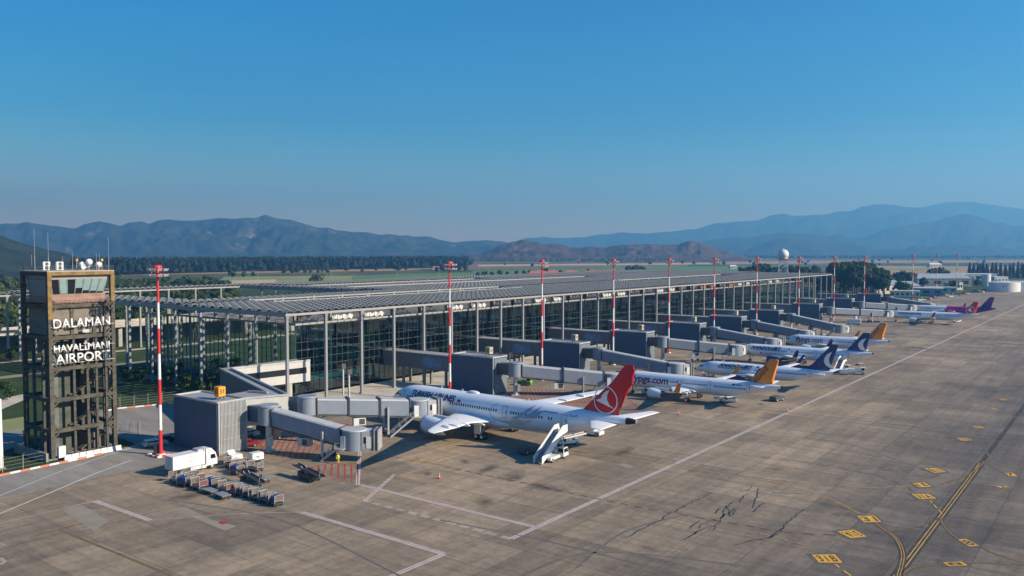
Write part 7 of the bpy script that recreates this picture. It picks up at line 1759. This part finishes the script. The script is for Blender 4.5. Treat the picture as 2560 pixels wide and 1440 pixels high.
# -- houses and sheds far off
M_tile = paint('red_roof_tile', (.42, .10, .06), .8, var=.2); M_shed = paint('blue_grey_shed', (.22, .27, .33), .6, var=.15); M_cream = paint('cream_wall', (.62, .57, .47), .8, var=.08)
def house(px_, ybase, w, d, h, label, wall, roof, rz=0, flat=False, group='distant buildings', name='house', nwin=4):
    fwd = 37 * 2090 / (ybase - 629); p_ = vf(px_, fwd); t = thing(name, label, 'building', (*p_, -.3), YAW + rz, group)
    b = MB(); b.b2((-w / 2, -d / 2, 0), (w / 2, d / 2, h)); b.build('wall', wall, t)
    b = MB()
    if flat: b.b2((-w / 2 - .3, -d / 2 - .3, h), (w / 2 + .3, d / 2 + .3, h + .5))
    else:
        e = .6; b.add([(-w / 2 - e, -d / 2 - e, h), (w / 2 + e, -d / 2 - e, h), (w / 2 + e, d / 2 + e, h), (-w / 2 - e, d / 2 + e, h), (-w / 2 * .8, 0, h + d * .28), (w / 2 * .8, 0, h + d * .28)], [(0, 1, 5, 4), (1, 2, 5), (2, 3, 4, 5), (3, 0, 4), (0, 3, 2, 1)])
    b.build('roof', roof, t)
    wm = MB(); wm.box((0, 0, 0), (w / nwin * .5, .12, h * .38)); me = wm.me('window', M_winglass)
    for k in range(nwin): put('window', me, t, (-w / 2 + w * (k + .5) / nwin, -d / 2 - .02, h * .55))
    return t
for i, (x, w) in enumerate(((1345, 30), (1382, 20), (1428, 22), (1478, 26), (1505, 30), (1532, 26), (1555, 22))):
    house(x, 690.5 - i * .5, w, 14, 4.2, '%s red roofed house from the left, beyond the terminal roof' % names[i], M_cream, M_tile, .1, False, 'red roofed houses', 'red_roofed_house')
    for k in range(2):
        q = MB(); q.box((0, 0, .6), (1.6, .5, 1.2)); o = q.build('water_heater', M_white, None, (*vf(x + 6 * k - 3, 37 * 2090 / (690.5 - i * .5 - 629) + 2), 8.0)); tag(o, '%s white water heater on the %s red roof' % (('left', 'right')[k], names[i]), 'water heater', 'heaters on the red roofs')
house(2215, 733, 22, 14, 8, 'pale grey hipped building left of the low white sheds, past the terminal', M_cream, M_shed, .2)
house(2245, 729, 34, 16, 5.5, 'long shed with blue grey roof beside the pale hipped building', M_whitewall, M_shed, .1)
house(2263, 742, 22, 10, 5, 'cream building with tall windows near the far end of the apron', M_cream, M_cream, -.4, True, nwin=6)
house(2303, 737, 34, 16, 6, 'blue grey hall with a white flat roof by the far mast', M_shed, M_white, -.45, True)
house(2352, 730, 26, 12, 4.5, 'pale green low shed right of the blue grey hall', paint('pale_green_wall', (.40, .48, .42), .8), M_white, -.4, True)
house(2350, 716, 60, 18, 9, 'dark long hangar behind the parked cars', M_intdark, M_shed, .05)
house(2384, 724, 14, 9, 7, 'beige block building right of the dark hangar', M_cream, M_cream, .1, True, nwin=5)
house(2420, 702, 60, 24, 9, 'wide grey hall with a pale roof edge, far right', M_shed, M_white, .0, True)
house(2495, 712, 16, 12, 9, 'small white house behind the round tank', M_whitewall, M_white, .1, True)
house(2335, 668, 30, 14, 7, 'white farm building far out in the fields to the right', M_whitewall, M_white, .1)
house(1832, 671, 16, 10, 5, 'tiny white hut in the fields over the terminal roof', M_whitewall, M_white, .1)
house(1090, 674, 14, 9, 5, 'tiny pale farm house left of the second mast head', M_whitewall, M_tile, .1)
def tank(px_, ybase, r, h, label):
    fwd = 37 * 2090 / (ybase - 629); t = thing('storage_tank', label, 'tank', (*vf(px_, fwd), 0), YAW, 'white storage tanks'); b = MB(); b.cyl((0, 0, 0), (0, 0, h), r, r, 32, cap=False); b.build('tank_shell', M_white, t); b = MB(); b.cyl((0, 0, h), (0, 0, h + r * .1), r, r * .2, 32); b.build('tank_roof', M_white, t)
    b = MB(); b.tube([((r + .05) * math.cos(a * .2), (r + .05) * math.sin(a * .2), h + .9) for a in range(33)], .06, 5); b.build('tank_railing', M_steel, t); return t
tk = tank(2512, 728.5, 13, 8.6, 'wide white round tank at the far right end of the apron'); 
b = MB(); [b.box((-7.0 + k * 1.35, -11.2, 5.2), (.9, .15, .7 if k else 1.1)) for k in range(8) if k != 4]; b.build('dark_lettering_strip', M_textnavy, tk)
tank(2556, 727, 8, 8.6, 'white tank cut by the right edge of the photo'); tank(2466, 716, 4.5, 13, 'tall narrow white tank left of the wide round tank')
random.seed(5)
cc = [M_white, M_silver, M_carblue, M_cardark, M_white, M_carred]
for i in range(26):
    u = i / 25; x = 2300 + 165 * u + random.uniform(-3, 3); y = 751 - 22 * u + random.uniform(-2.5, 2.5)
    c = cc[i % 6]; lb = '%s parked vehicle from the left along the far apron edge' % names[i]
    car(vf(x, 37 * 2090 / (y - 629)), YAW + random.choice((0, 1.57, .3)), lb, c, 'vehicles along the far apron edge', i % 4 == 1)
for i, (x, y) in enumerate(((645, 704), (829, 696), (994, 692), (1055, 668), (1097, 690), (1330, 690))):
    mb = MB(); mb.cyl((0, 0, 0), (0, 0, 11), .22, .16, 6); mb.box((0, 0, 10.2), (2.2, .15, .15)); tag(mb.build('utility_pole', M_concl, None, (*vf(x, 37 * 2090 / (y - 629)), -.3)), '%s pale utility pole from the left in the fields' % names[i], 'utility pole', 'utility poles in the fields')
